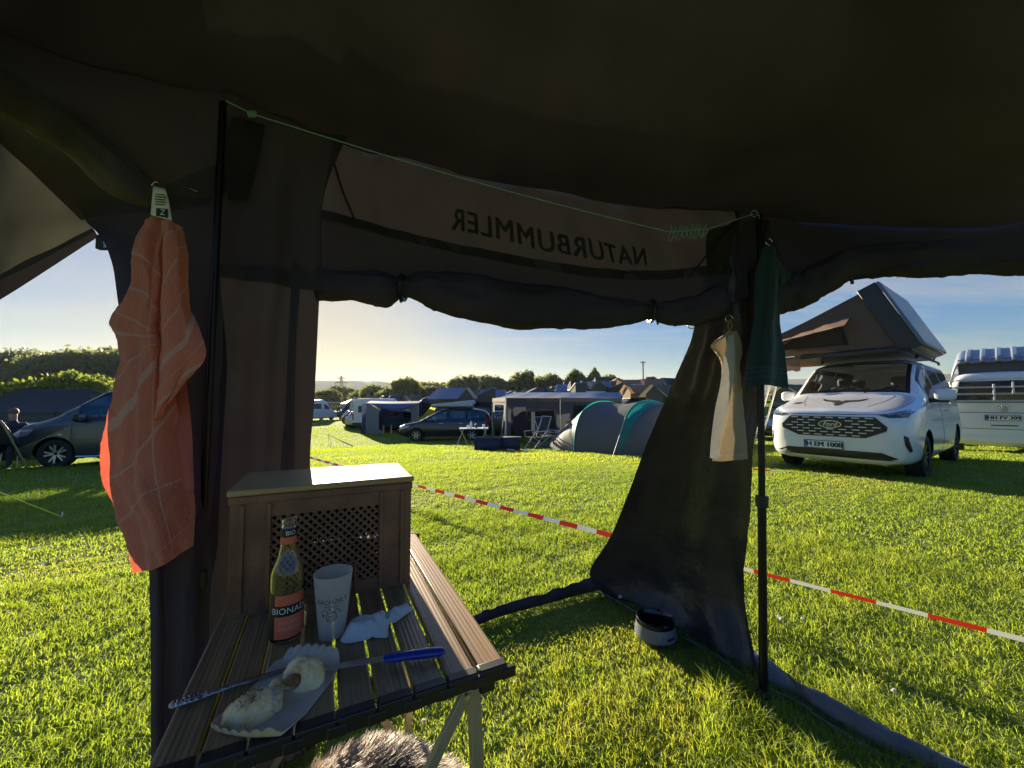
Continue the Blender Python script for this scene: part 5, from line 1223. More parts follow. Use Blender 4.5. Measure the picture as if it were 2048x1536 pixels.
# ---- white van with roof tent (front right)
def white_van():
    fwd = Vector((-.816, -.578, 0)); nose = Vector((5.52, 6.69, 0)); Ln = 5.05; c = nose - fwd * Ln / 2
    t = thing('white_van', 'white van facing the tent, black dashed grille and longhorn sticker on its bonnet', 'van', (c.x, c.y, terr(c.x, c.y)), math.atan2(fwd.y, fwd.x))
    st = [(0, .36, .60, .84, .98, 1.00, .55, .66, .62, .50), (.03, .29, .60, .87, 1.01, 1.04, .70, .79, .76, .66), (.10, .24, .60, .92, 1.04, 1.075, .84, .89, .86, .74), (.25, .22, .62, 1.0, 1.08, 1.11, .93, .965, .93, .80), (.5, .22, .64, 1.07, 1.13, 1.165, .97, 1.0, .965, .84),
          (1.0, .22, .66, 1.14, 1.235, 1.275, .985, 1.015, .98, .85), (1.12, .22, .66, 1.15, 1.27, 1.32, .985, 1.015, .98, .85), (1.55, .22, .66, 1.17, 1.60, 1.67, .985, 1.015, .975, .80), (1.95, .22, .66, 1.18, 1.84, 1.92, .985, 1.015, .97, .77), (2.3, .22, .66, 1.19, 1.88, 1.975, .985, 1.015, .97, .77),
          (4.6, .22, .66, 1.22, 1.87, 1.965, .985, 1.015, .965, .77), (4.9, .30, .68, 1.22, 1.83, 1.92, .96, .99, .94, .74), (5.0, .36, .7, 1.2, 1.74, 1.85, .90, .94, .90, .70), (5.05, .42, .75, 1.15, 1.6, 1.7, .8, .85, .82, .62)]
    bvh = vehicle(t, st, M['paintwhite'], (.98, 4.08), .345, .235, [('windscreen', 1.16, 1.93, 19, 26, 'top', M['wsglass']), ('front_window', 1.5, 2.35, 12, 18, 'side', M['glass']), ('side_window', 2.42, 3.45, 12, 18, 'side', M['dglass']), ('rear_side_window', 3.52, 4.75, 12, 18, 'side', M['dglass'])], M['darkrim'], spokes=6, twin=True, dx=.06)
    # grille: hexagonal black field with rows of chrome dashes and an oval badge
    hexa = [(-.70, .81), (-.56, .955), (.56, .955), (.70, .81), (.69, .75), (.44, .635), (-.44, .635), (-.69, .75)]
    mb = MB(); decal(mb, bvh, hexa, 'front', .012, res=90, rings=8); g = mb.build('grille', M['trim'], t, ang=60)
    mb = MB()
    for r in range(7):
        z = .935 - r * .0455; k = -9
        half = (.56 + .14 * (.955 - z) / .145 if z > .81 else .69 - max(0, .75 - z) * 2.2) - .015
        for k in range(-8, 9):
            y = (k + (.5 if r % 2 else 0)) * .165
            if abs(y) + .05 < half and not (abs(y) < .20 and abs(z - .83) < .06): decal(mb, bvh, [(y - .048, z - .006), (y + .048, z - .006), (y + .048, z + .006), (y - .048, z + .006)], 'front', .020, res=8, rings=2)
    mb.build('chrome_dashes', mat('satin_chrome', (.72, .72, .74), .35, metal=.35), g, smooth=False)
    tag(t.children[-1] if False else g.children[0], kind='stuff')
    el = lambda a, b, cy, cz: [(cy + a * math.cos(q * .2618), cz + b * math.sin(q * .2618)) for q in range(24)]
    mb = MB(); decal(mb, bvh, el(.155, .062, 0, .83), 'front', .024, res=24, rings=3); bd = mb.build('badge', M['chrome'], g, ang=60)
    mb = MB(); decal(mb, bvh, el(.143, .052, 0, .83), 'front', .028, res=24, rings=3); mb.build('badge_field', mat('badge_dark_blue', (.01, .015, .05), .25, coat=1), bd, ang=60)
    mb = MB(); decal_text(mb, bvh, 'Ford', .098, 'front', (0, .828), .033, shear=.35, sx=1.0); mb.build('lettering', M['white'], bd, smooth=False)
    # lamps, bonnet edge line, lower intake, side slots
    for s in (-1, 1):
        mb = MB(); decal(mb, bvh, [(s * .60, .985), (s * .72, .945), (s * .90, .955), (s * .95, 1.05), (s * .86, 1.045), (s * .70, 1.0)], 'front', .006, res=30); h = mb.build('headlight', M['lampdark'], t, ang=60)
        mb = MB(); decal(mb, bvh, [(s * .70, .99), (s * .92, 1.028), (s * .92, 1.036), (s * .70, 1.0)], 'front', .011, res=12, rings=2); mb.build('light_strip', M['lamp'], h, smooth=False)
        mb = MB(); decal(mb, bvh, [(s * .86, .70), (s * .905, .67), (s * .93, .47), (s * .905, .45), (s * .87, .56)], 'front', .006, res=20); mb.build('fog_slot', M['trim'], t, smooth=False)
    mb = MB(); decal(mb, bvh, [(-.78, .36), (-.62, .43), (.62, .43), (.78, .36), (.84, .315), (-.84, .315)], 'front', .008, res=50); mb.build('lower_intake', M['trim'], t, ang=60)
    number_plate(t, bvh, 'front', (-.10, .50), 'H EM 1008')
    mb = MB(); X = lambda s: Ln / 2 - s
    # longhorn sticker on the bonnet: mask and horns
    head = [(X(.64), -.035), (X(.60), -.085), (X(.52), -.06), (X(.44), -.05), (X(.34), -.035), (X(.31), 0), (X(.34), .035), (X(.44), .05), (X(.52), .06), (X(.60), .085), (X(.64), .035)]
    decal(mb, bvh, head, 'top', .004, res=24)
    for s in (-1, 1):
        decal(mb, bvh, [(X(.70), s * .03), (X(.56), s * .06), (X(.60), s * .15), (X(.64), s * .23), (X(.72), s * .28), (X(.86), s * .31), (X(.76), s * .23), (X(.72), s * .14)], 'top', .004, res=40, rings=3)
        decal(mb, bvh, [(X(.55), s * .05), (X(.53), s * .11), (X(.56), s * .10)], 'top', .004, res=8, rings=2)
    mb.build('bonnet_sticker', M['letter'], t, smooth=False)
    mb = MB(); decal(mb, bvh, [(X(.62), -.66), (X(.5), -.68), (X(.5), -.58), (X(.62), -.56)], 'top', .004, res=12); mb.build('bonnet_patch', M['letter'], t, smooth=False)
    mb = MB(); groove(mb, bvh, [(-.9, 1.07), (-.75, 1.02), (-.6, .993), (-.3, .988), (0, .987), (.3, .988), (.6, .993), (.75, 1.02), (.9, 1.07)], 'front', .0055, 70)
    for s in (-1, 1): groove(mb, bvh, [(X(.30), s * .80), (X(.7), s * .86), (X(1.1), s * .86)], 'top', .0035, 24); groove(mb, bvh, [(X(.30), s * .42), (X(.7), s * .56), (X(1.08), s * .62)], 'top', .002, 24)
    mb.build('bonnet_gap', M['trim'], t, smooth=False)
    mirrors(t, X(1.62), 1.0, 1.30, M['paintwhite'])
    for s in (-1, 1):
        for x in (2.2, 2.75):
            mb = MB(); mb.bar((X(x), s * 1.012, 1.04), (X(x + .2), s * 1.012, 1.04), .03, .03); mb.build('door_handle', M['paintwhite'], t, bevel=.01)
        mb = MB(); decal(mb, bvh, [(X(2.38), .35), (X(2.395), .35), (X(2.395), 1.15), (X(2.38), 1.15)], 'left' if s > 0 else 'right', .002, res=24, rings=2); mb.build('door_gap', M['trim'], t, smooth=False)
        mb = MB(); mb.tube([(X(2.3), s * .72, 1.985), (X(2.4), s * .72, 2.02), (X(4.6), s * .72, 2.02), (X(4.7), s * .72, 1.98)], .022, 8); mb.build('roof_rail', M['blackmetal'], t)
    for x in (2.45, 3.2, 4.0): mb = MB(); mb.box((X(x), 0, 2.05), (.06, 1.5, .04)); mb.build('roof_bar', M['blackmetal'], t, bevel=.008)
    mb = MB(); mb.tube([(X(1.13) , -.55, 1.35), (X(1.3), -.1, 1.46)], .01, 5); mb.tube([(X(1.13), .2, 1.35), (X(1.3), .62, 1.45)], .01, 5); mb.build('wiper', M['blackplastic'], t)
    interior(t, X(1.2), X(4.8), .5, .95, 2, .78, X(1.45))
    t.scale = (1.02, 1.03, 1.075); t.matrix_basis = t.matrix_basis @ Matrix.Diagonal((1.02, 1.03, 1.075, 1)) if False else t.matrix_basis
    return t, c, fwd
VAN, VANC, VANF = white_van()
def fold_tent():
    z0 = VAN.location.z; t = thing('roof_tent', 'opened grey hard-shell roof tent with brown flaps on the white van', 'roof tent', (VANC.x, VANC.y, z0 + 2.20), math.atan2(VANF.y, VANF.x))
    X0, X1 = 1.15, -1.25                      # along the van
    fab = mat('brown_tent_canvas', (.25, .165, .115), .85, bump=.3, bscale=60, var=.15, vscale=6, trans=(.22, .14, .09), tw=.4); dark = mat('dark_grey_canvas', (.06, .058, .058), .85, bump=.3, bscale=60, trans=(.05, .05, .05), tw=.3)
    shell = mat('grey_tent_shell', (.11, .135, .155), .5, var=.06, vscale=5, coat=.3); black = M['trim']
    hy, hz, ty, tz = .86, .10, .34, 1.26      # hinge edge (van left) and top edge of the lid
    mb = MB(); mb.box(((X0 + X1) / 2, -.02, .03), (X0 - X1, 1.68, .10)); mb.build('base_shell', black, t, bevel=.03)
    d = Vector((0, ty - hy, tz - hz)).normalized(); nrm = Vector((0, d.z, -d.y))
    a = Vector((0, hy, hz)); Lz = Vector((0, ty - hy, tz - hz)).length
    mb = MB(); Mx = Matrix((Vector((1, 0, 0)), d, nrm)).transposed().to_4x4()
    mb.box(a + d * Lz / 2 + nrm * .09 + Vector(((X0 + X1) / 2, 0, 0)), (X0 - X1 + .02, Lz + .14, .06), Mx, taper=(.98, .97)); mb.build('lid', shell, t, bevel=.04)
    mb = MB(); mb.box(a + d * Lz / 2 - nrm * .085 + Vector(((X0 + X1) / 2, 0, 0)), (X0 - X1, Lz + .12, .29), Mx); mb.build('lid_frame', black, t, bevel=.01)
    ly = -1.75                                 # far edge of the unfolded floor
    mb = MB(); mb.box(((X0 + X1) / 2, (ly - .86) / 2, .02), (X0 - X1 - .06, -.86 - ly, .06)); mb.build('fold_out_floor', fab, t, bevel=.01)
    rf = []
    for i in range(16):
        v = i / 15; y = ty - .05 + (ly - ty) * v; z = tz - .02 + (.42 - tz) * v - .05 * math.sin(v * 3.14)
        rf.append([Vector((X0 - .03 + (X1 - X0 + .06) * j / 20, y, z + .012 * math.sin(j * 1.9 + i * .4))) for j in range(21)])
    MB().grid(rf).build('canvas_roof', dark, t)
    for xx, s in ((X0 - .05, 1), (X1 + .05, -1)):
        out = [(hy - .12, .1), (ty + .02, tz - .05), (ty - .1, tz - .03), ((ty + ly) / 2, (tz + .42) / 2 - .06), (ly + .02, .40), (ly + .02, .05)]
        win = [(-.05, .20), (-.15, .62), (-.9, .52), (-1.35, .22)]
        tri = tessellate_polygon([[Vector((p[0], p[1], 0)) for p in out], [Vector((p[0], p[1], 0)) for p in win]]); pts = out + win
        MB().add([(xx, p[0], p[1]) for p in pts], [tuple(q) for q in tri]).build('end_wall', mat('grey_brown_canvas', (.15, .11, .088), .85, bump=.3, bscale=60, trans=(.1, .07, .05), tw=.35), t, smooth=False)
        MB().add([(xx - s * .04, p[0], p[1]) for p in win], [(0, 1, 2, 3)]).build('mesh_window', M['seat'], t, smooth=False)
        # rain flap propped out over the window
        fl = []
        for i in range(8):
            v = i / 7; q = []
            for j in range(16):
                u = j / 15; y = .0 - 1.5 * u; top = .78 - .42 * u if u > .1 else .74; bz = .50 - .24 * u
                q.append(Vector((xx + s * (.02 + .50 * v), y - .05 * v, top + (bz - top) * v + .015 * math.sin(j * 1.7 + i) - .03 * math.sin(v * 3.14))))
            fl.append(q)
        MB().grid(fl).build('rain_flap', fab, t, ang=80)
        e0, e1 = Vector((xx + s * .52, -.03, .50)), Vector((xx + s * .52, -1.55, .26)); mb = MB(); mb.tube([Vector((xx, -.1, .2)), e0], .007, 5); mb.tube([Vector((xx, -1.3, .2)), e1], .007, 5); mb.tube([e0, e1], .007, 5); mb.build('flap_pole', M['blackmetal'], t)
        tr = tessellate_polygon([[Vector((-.02, .2, 0)), Vector((-.15, .74, 0)), Vector((.25, .2, 0))]])
    lad = MB()
    b0 = Vector((-.1, ly + .05, .02)); 
    for s in (-.2, .2): lad.tube([b0 + Vector((s, 0, 0)), b0 + Vector((s, -.55, -2.02))], .018, 6)
    for k in range(7): p = b0 + Vector((0, -.55, -2.02)) * ((k + .6) / 7); lad.tube([p + Vector((-.2, 0, 0)), p + Vector((.2, 0, 0))], .014, 6)
    lad.build('ladder', M['alu'], t)
    # hanging skirt below the floor
    MB().grid([[Vector((X0 - .02 - .0 * j, -.86 + (ly + .86) * j / 12, z - (.02 * math.sin(j * 2.) if z < 0 else 0))) for j in range(13)] for z in (.0, -.14, -.26)]).build('skirt', fab, t)
fold_tent()

# ---- white van with bike rack (far right, rear view)
def rear_van():
    cen = Vector((12.7, 9.75, 0)); fwd = Vector((.79, .61, 0)).normalized(); Ln = 4.9; c = cen + fwd * Ln / 2
    t = thing('white_van', 'white van seen from behind with bicycle rack and ribbed raised roof', 'van', (c.x - .15, c.y + .1, terr(c.x, c.y) - .05), math.atan2(fwd.y, fwd.x)); t.scale = (1.05, 1.07, 1.13)
    st = [(0, .4, .6, .75, .85, .88, .6, .7, .68, .55), (.08, .28, .6, .85, .93, .95, .82, .86, .82, .72), (.3, .22, .62, .98, 1.04, 1.07, .92, .94, .9, .8), (.8, .22, .64, 1.08, 1.17, 1.2, .94, .95, .93, .82), (.95, .22, .64, 1.1, 1.26, 1.3, .94, .95, .93, .81), (1.75, .22, .64, 1.12, 1.84, 1.9, .94, .95, .92, .76), (2.1, .22, .64, 1.12, 1.88, 1.95, .94, .95, .92, .75),
          (4.6, .22, .66, 1.14, 1.88, 1.95, .94, .95, .92, .75), (4.82, .25, .66, 1.14, 1.84, 1.92, .93, .945, .91, .73), (4.88, .32, .66, 1.13, 1.78, 1.87, .89, .915, .885, .70), (4.9, .36, .66, 1.12, 1.72, 1.82, .85, .89, .86, .67)]
    bvh = vehicle(t, st, M['paintwhite'], (.9, 3.9), .34, .22, [('windscreen', 1.0, 1.72, 19, 26, 'top', M['dglass']), ('front_window', 1.35, 2.1, 12, 18, 'side', M['dglass']), ('side_window', 2.2, 3.2, 12, 18, 'side', M['dglass']), ('rear_side_window', 3.3, 4.6, 12, 18, 'side', M['dglass'])], M['rim'], dx=.08)
    mb = MB(); decal(mb, bvh, [(-.74, 1.22), (-.66, 1.72), (.66, 1.72), (.74, 1.22)], 'rear', .006, res=40, rings=3); mb.build('rear_window', M['farglass'], t, smooth=False)
    mb = MB(); decal(mb, bvh, [(-.80, .99), (-.80, 1.003), (.80, 1.003), (.80, .99)], 'rear', .004, res=30, rings=2); decal(mb, bvh, [(-.86, .62), (-.86, .63), (.86, .63), (.86, .62)], 'rear', .004, res=30, rings=2); mb.build('door_gap', M['trim'], t, smooth=False)
    for s in (-1, 1):
        mb = MB(); decal(mb, bvh, [(s * .80, .80), (s * .875, .80), (s * .85, 1.22), (s * .79, 1.22)], 'rear', .012, res=20); mb.build('tail_light', M['taillight'], t, ang=60)
    mb = MB(); decal(mb, bvh, [(-.2, .70), (.2, .70), (.2, .72), (-.2, .72)], 'rear', .01, res=12, rings=2); mb.build('boot_handle', M['trim'], t, smooth=False)
    mb = MB(); decal(mb, bvh, [(-.88, .30), (.88, .30), (.88, .46), (-.88, .46)], 'rear', .03, res=40); mb.build('bumper', M['paintwhite'], t, ang=60)
    number_plate(t, bvh, 'rear', (.02, .88), 'HH FV 309')
    bx = -Ln / 2 - .02
    q = Matrix.Rotation(R(-90), 4, 'Z') @ Matrix.Rotation(R(90), 4, 'X')
    mb = MB(); mb.tube([Vector((bx, .075 * math.cos(a * .2618), 1.09 + .075 * math.sin(a * .2618))) for a in range(25)], .008, 6)
    for pl in (((-.032, .058), (-.012, .0), (0, .03), (.012, .0), (.032, .058)), ((-.062, .03), (-.03, -.058), (0, -.01), (.03, -.058), (.062, .03))): mb.tube([Vector((bx, -a, 1.09 + b)) for a, b in pl], .006, 5)
    mb.build('emblem', M['chrome'], t)
    # bike rack
    mb = MB(); rx = bx - .13
    fr = [(bx, -.86, 1.10), (rx, -.84, 1.18), (rx, -.80, 1.60), (rx, -.66, 1.74), (rx, .66, 1.74), (rx, .80, 1.60), (rx, .84, 1.18), (bx, .86, 1.10)]
    mb.tube(crom(fr, 50), .016, 8); k = mb.build('bike_rack', M['alu'], t)
    for i, z in enumerate((1.26, 1.42, 1.57)): mb = MB(); mb.tube([(rx - .02 - .0 * i, -.83, z), (rx - .02, .83, z)], .022, 8); mb.build('rail', M['alu'], k)
    for i, y in enumerate((.12, -.16, -.36)): mb = MB(); mb.box((rx - .05, y, 1.66 - .1 * (2 - i)), (.02, .035, .16 + .2 * (2 - i) * .5)); mb.build('strap', M['white'], k, bevel=.004)
    # raised roof, ribbed, dark bellows under it
    mb = MB(); mb.box((-.2, 0, 2.02), (4.0, 1.36, .46)); mb.build('bellows', mat('grey_bellows_cloth', (.12, .115, .11), .9), t)
    rows = []
    for i in range(13):
        v = i / 12; x = -Ln / 2 + .12 + v * 4.1; q = []
        for j in range(61):
            u = j / 60 * 2 - 1; y = u * .80; z = 2.56 - .42 * max(0, (abs(u) - .80) / .2) ** 2 - .40 * max(0, 1 - v * 3.2) ** 1.6 + (.02 if (j % 9) in (3, 4, 5) and abs(u) < .86 else 0)
            q.append(Vector((x, y, z)))
        rows.append(q)
    MB().grid(rows).build('raised_roof', mat('blue_grey_roof_shell', (.2, .225, .28), .4, coat=.3), t, ang=30, solid=.03)
    interior(t, 1.2, -2.0, .45, .9, 1, .75, 1.1)
rear_van()

# ---- olive van at the left, side view
def olive_van():
    fwd = Vector((-.956, -.29, 0)).normalized(); c = Vector((-9.75, 10.6, 0)); t = thing('olive_van', 'grey green van parked side on behind the orange towel', 'van', (c.x, c.y, terr(c.x, c.y)), math.atan2(fwd.y, fwd.x))
    pm = mat('olive_grey_paint', (.075, .082, .07), .28, metal=.4, coat=.8); Ln = 4.9
    st = [(0, .42, .58, .72, .84, .87, .6, .72, .7, .55), (.06, .30, .58, .82, .92, .94, .80, .85, .82, .72), (.25, .22, .6, .95, 1.02, 1.05, .91, .94, .9, .8), (.75, .22, .64, 1.06, 1.17, 1.2, .94, .95, .93, .82), (.9, .22, .64, 1.08, 1.26, 1.3, .94, .95, .93, .81), (1.75, .22, .64, 1.12, 1.84, 1.9, .94, .95, .92, .76), (2.1, .22, .64, 1.12, 1.88, 1.95, .94, .95, .92, .75),
          (4.6, .22, .66, 1.14, 1.88, 1.95, .94, .95, .92, .75), (4.84, .26, .66, 1.14, 1.82, 1.9, .93, .945, .9, .72), (4.9, .36, .66, 1.12, 1.7, 1.8, .85, .89, .86, .66)]
    bvh = vehicle(t, st, pm, (.92, 3.92), .345, .22, [('windscreen', .96, 1.72, 19, 26, 'top', M['glass']), ('front_window', 1.28, 2.15, 12, 18, 'side', M['glass']), ('side_window', 2.25, 3.3, 12, 18, 'side', M['dglass']), ('rear_side_window', 3.4, 4.65, 12, 18, 'side', M['dglass'])], M['rim'], spokes=5, twin=True, dx=.07)
    X = lambda s: Ln / 2 - s
    for s in (-1, 1):
        sd = 'left' if s > 0 else 'right'
        mb = MB(); decal(mb, bvh, [(X(.10), .72), (X(.42), .80), (X(.52), .94), (X(.24), .93), (X(.10), .84)], sd, .008, res=24); mb.build('headlight', M['lamp'], t, ang=60)
        mb = MB(); decal(mb, bvh, [(X(1.22), .3), (X(1.235), .3), (X(1.235), 1.1), (X(1.22), 1.1)], sd, .003, res=20, rings=2); decal(mb, bvh, [(X(2.2), .3), (X(2.215), .3), (X(2.215), 1.1), (X(2.2), 1.1)], sd, .003, res=20, rings=2); mb.build('door_gap', M['trim'], t, smooth=False)
        mb = MB(); mb.bar((X(1.85), s * .955, 1.0), (X(2.08), s * .955, 1.0), .03, .035); mb.build('door_handle', pm, t, bevel=.01)
        mb = MB(); decal(mb, bvh, [(X(.98), .80), (X(1.06), .80), (X(1.06), .82), (X(.98), .82)], sd, .008, res=10, rings=2); mb.build('indicator', M['lamp'], t, smooth=False)
        mb = MB(); mb.tube([(X(1.35), s * .965, .27), (X(3.5), s * .965, .27)], .03, 8); mb.build('side_bar', M['chrome'], t)
    mb = MB(); decal(mb, bvh, [(-.8, .28), (.8, .28), (.8, .5), (-.8, .5)], 'front', .01, res=30); mb.build('bumper', pm, t, ang=60)
    mb = MB(); decal(mb, bvh, [(-.5, .68), (.5, .68), (.5, .8), (-.5, .8)], 'front', .01, res=30); mb.build('grille', M['trim'], t, ang=60)
    mirrors(t, X(1.42), .93, 1.22, M['trim']); interior(t, X(1.0), X(4.7), .45, .9, 2, .75, X(1.25))
olive_van()

# ------------------------------------------------------------------ camp in the middle distance
def put(px, Y):
    p = XY(px, Y); p.z = terr(p.x, p.y); return p
def people_carrier():
    c = XY(893, 20.9); t = thing('people_carrier', 'dark blue people carrier side on with pale roof box, middle of the camp', 'car', (c.x, c.y, terr(c.x, c.y)), R(180 + 4))
    pm = mat('dark_blue_paint', (.012, .016, .035), .22, metal=.3, coat=1); Ln = 4.75
    st = [(0, .4, .5, .58, .66, .68, .55, .68, .66, .5), (.07, .28, .52, .66, .75, .77, .75, .82, .8, .68), (.3, .2, .56, .8, .87, .89, .87, .91, .89, .76), (1.0, .2, .6, .95, 1.0, 1.03, .9, .93, .91, .8), (1.1, .2, .6, .97, 1.04, 1.07, .9, .93, .91, .8), (2.15, .2, .6, 1.0, 1.58, 1.63, .9, .93, .89, .68), (2.6, .2, .6, 1.01, 1.64, 1.70, .9, .93, .89, .67), (4.0, .2, .62, 1.04, 1.62, 1.68, .9, .93, .88, .66), (4.5, .24, .62, 1.04, 1.5, 1.58, .88, .91, .86, .64), (4.68, .3, .64, 1.0, 1.3, 1.4, .84, .88, .83, .62), (4.75, .38, .64, .95, 1.1, 1.18, .76, .82, .79, .6)]
    bvh = vehicle(t, st, pm, (.92, 3.78), .325, .21, [('windscreen', 1.12, 2.1, 19, 26, 'top', M['glass']), ('front_window', 1.45, 2.5, 12, 18, 'side', M['glass']), ('rear_door_window', 2.58, 3.45, 12, 18, 'side', M['glass']), ('rear_side_window', 3.52, 4.45, 12, 18, 'side', M['glass'])], M['rim'], spokes=6)
    X = lambda s: Ln / 2 - s
    for s in (-1, 1):
        sd = 'left' if s > 0 else 'right'
        mb = MB(); decal(mb, bvh, [(X(.10), .60), (X(.5), .70), (X(.62), .82), (X(.3), .78), (X(.12), .70)], sd, .006, res=20); mb.build('headlight', M['lamp'], t, ang=60)
        mb = MB(); decal(mb, bvh, [(X(4.45), .9), (X(4.66), .9), (X(4.6), 1.25), (X(4.48), 1.1)], sd, .006, res=20); mb.build('tail_light', M['taillight'], t, ang=60)
        for x in (2.1, 3.1): mb = MB(); mb.bar((X(x), s * .925, .92), (X(x + .2), s * .925, .92), .025, .03); mb.build('door_handle', M['chrome'], t, bevel=.008)
        for x in (1.4, 2.54, 3.48): mb = MB(); decal(mb, bvh, [(X(x), .3), (X(x + .014), .3), (X(x + .014), .98), (X(x), .98)], sd, .003, res=20, rings=2); mb.build('door_gap', M['trim'], t, smooth=False)
    for x in (2.55, 3.6): mb = MB(); mb.box((X(x), 0, 1.73), (.06, 1.25, .05)); mb.build('roof_bar', M['blackmetal'], t)
    mirrors(t, X(1.75), .9, 1.08, pm, sc=.8); interior(t, X(1.2), X(4.5), .4, .85, 2, .6, X(1.5))
    t2 = thing('roof_box', 'pale grey wedge shaped closed roof tent on the dark people carrier', 'roof tent', (c.x, c.y, terr(c.x, c.y) + 1.76), R(184))
    mb = MB(); pr = [(.75, .02), (.72, .14), (-1.3, .36), (-1.45, .30), (-1.45, .02)]
    n = len(pr); mb.add([(x, -.62, z) for x, z in pr] + [(x, .62, z) for x, z in pr], [tuple(range(n)), tuple(range(n, 2 * n))[::-1]] + [(i, (i + 1) % n, n + (i + 1) % n, n + i) for i in range(n)]); mb.build('shell', mat('pale_shell', (.55, .56, .55), .4), t2, bevel=.05)
    mb = MB(); mb.box((-.35, 0, .0), (2.15, 1.2, .05)); mb.build('base', M['trim'], t2)
people_carrier()

M['greycanvas'] = mat('grey_blue_canvas', (.10, .105, .125), .85, bump=.2, bscale=30, trans=(.05, .05, .06), tw=.3)
M['bluecanvas'] = mat('sky_tinted_blue_canvas', (.20, .25, .38), .5, bump=.2, bscale=20, trans=(.1, .12, .18), tw=.25)  # blue grey cloth, lightened towards blue for the sky reflected on it
M['tancanvas'] = mat('tan_canvas', (.34, .25, .16), .85, bump=.2, bscale=30, trans=(.3, .2, .11), tw=.4)
M['navycanvas'] = mat('navy_canvas', (.035, .045, .09), .55, trans=(.02, .025, .05), tw=.3)
M['greencanvas'] = mat('grey_green_canvas', (.16, .17, .13), .85, trans=(.12, .12, .08), tw=.35)
M['clearfoil'] = glass_pane('clear_foil', (.7, .72, .74))
def holed_wall(mb, a, b, z0, z1, holes, mi=0):
    """vertical wall from a to b (plan) with rounded holes (u0,u1,h0,h1,r)"""
    a = Vector(a); b = Vector(b); Lw = (b - a).length; out = [(0, z0), (Lw, z0), (Lw, z1), (0, z1)]
    loops = [[Vector((x, y, 0)) for x, y in out]]
    for u0, u1, h0, h1, r in holes: loops.append([Vector((x, y, 0)) for x, y in rrect((u0 + u1) / 2 * Lw, (h0 + h1) / 2, (u1 - u0) * Lw, h1 - h0, r)][::-1])
    tri = tessellate_polygon(loops); pts = [p for l in loops for p in l]; d = (b - a).normalized()
    mb.add([Vector((a.x + d.x * p.x, a.y + d.y * p.x, p.y)) for p in pts], [tuple(q) for q in tri], mi); return mb
def grey_awning():
    A, B, C, D = put(985, 18.6), put(1012, 16.2), put(1120, 16.6), put(1243, 20.2); c = (B + C) / 2; zb = min(A.z, B.z, C.z, D.z)
    t = thing('awning', 'large grey blue camping awning with open panels and a tan lit corner', 'awning', (c.x, c.y, zb)); ze = 2.12
    l = lambda p: Vector((p.x - c.x, p.y - c.y, 0)); a, b, c_, d = l(A), l(B), l(C), l(D)
    holed_wall(MB(), a, b, .0, ze - .02, [(.18, .86, .06, ze - .3, .12)]).build('left_wall', M['greycanvas'], t, smooth=False)
    holed_wall(MB(), b, c_, .0, ze, [(.09, .46, .03, ze - .38, .25), (.53, .93, .03, ze - .38, .3)]).build('front_wall', M['greycanvas'], t, smooth=False)
    holed_wall(MB(), c_, d, .0, ze + .02, [(.18, .46, .95, ze - .32, .12)]).build('right_wall', M['greycanvas'], t, smooth=False)
    bk = a + (d - a) * .0 + Vector((1.0, 3.2, 0)); bk2 = d + Vector((.4, 1.6, 0))
    rz = 2.5
    mb = MB(); r0, r1 = [], []
    E = crom([a, b], 6)[:-1] + crom([b, c_], 14)[:-1] + crom([c_, d], 14)
    ridge = [bk.lerp(bk2, i / (len(E) - 1)) for i in range(len(E))]
    rows = []
    for k in range(7):
        v = k / 6; rows.append([Vector((p.x + (q.x - p.x) * v, p.y + (q.y - p.y) * v, ze + (rz - ze) * v - .05 * math.sin(v * 3.14) * (1 + .3 * math.sin(i)))) for i, (p, q) in enumerate(zip(E, ridge))])
    MB().grid(rows).build('roof', M['bluecanvas'], t)
    MB().grid([[Vector((p.x, p.y, ze + .01)) + (p - (b + c_) / 2).normalized() * .02 for p in E], [Vector((p.x, p.y, ze - .16)) + (p - (b + c_) / 2).normalized() * .04 for p in E]]).build('roof_valance', M['tancanvas'], t)
    for p in (a, b, c_, d): MB().tube([(p.x, p.y, 0), (p.x, p.y, ze)], .02, 6).build('pole', M['alu'], t)
    holed_wall(MB(), bk, bk2, .0, rz, [(.12, .4, .9, 1.9, .1)]).build('back_wall', M['greycanvas'], t, smooth=False)
    u = c_ + (d - c_) * .32; MB().add([c_ + (d - c_) * .18 + Vector((0, .03, .95)), c_ + (d - c_) * .46 + Vector((0, .03, .95)), c_ + (d - c_) * .46 + Vector((0, .03, ze - .32)), c_ + (d - c_) * .18 + Vector((0, .03, ze - .32))], [(0, 1, 2, 3)]).build('foil_window', M['farglass'], t, smooth=False)
    for p, q in ((b, b + Vector((-.25, -1.1, 0))), (b, b + Vector((-.05, -1.3, 0)))): MB().tube([Vector((p.x, p.y, ze)), Vector((q.x, q.y, .02))], .006, 4).build('guy_line', M['white'], t)
grey_awning()
DOME = []
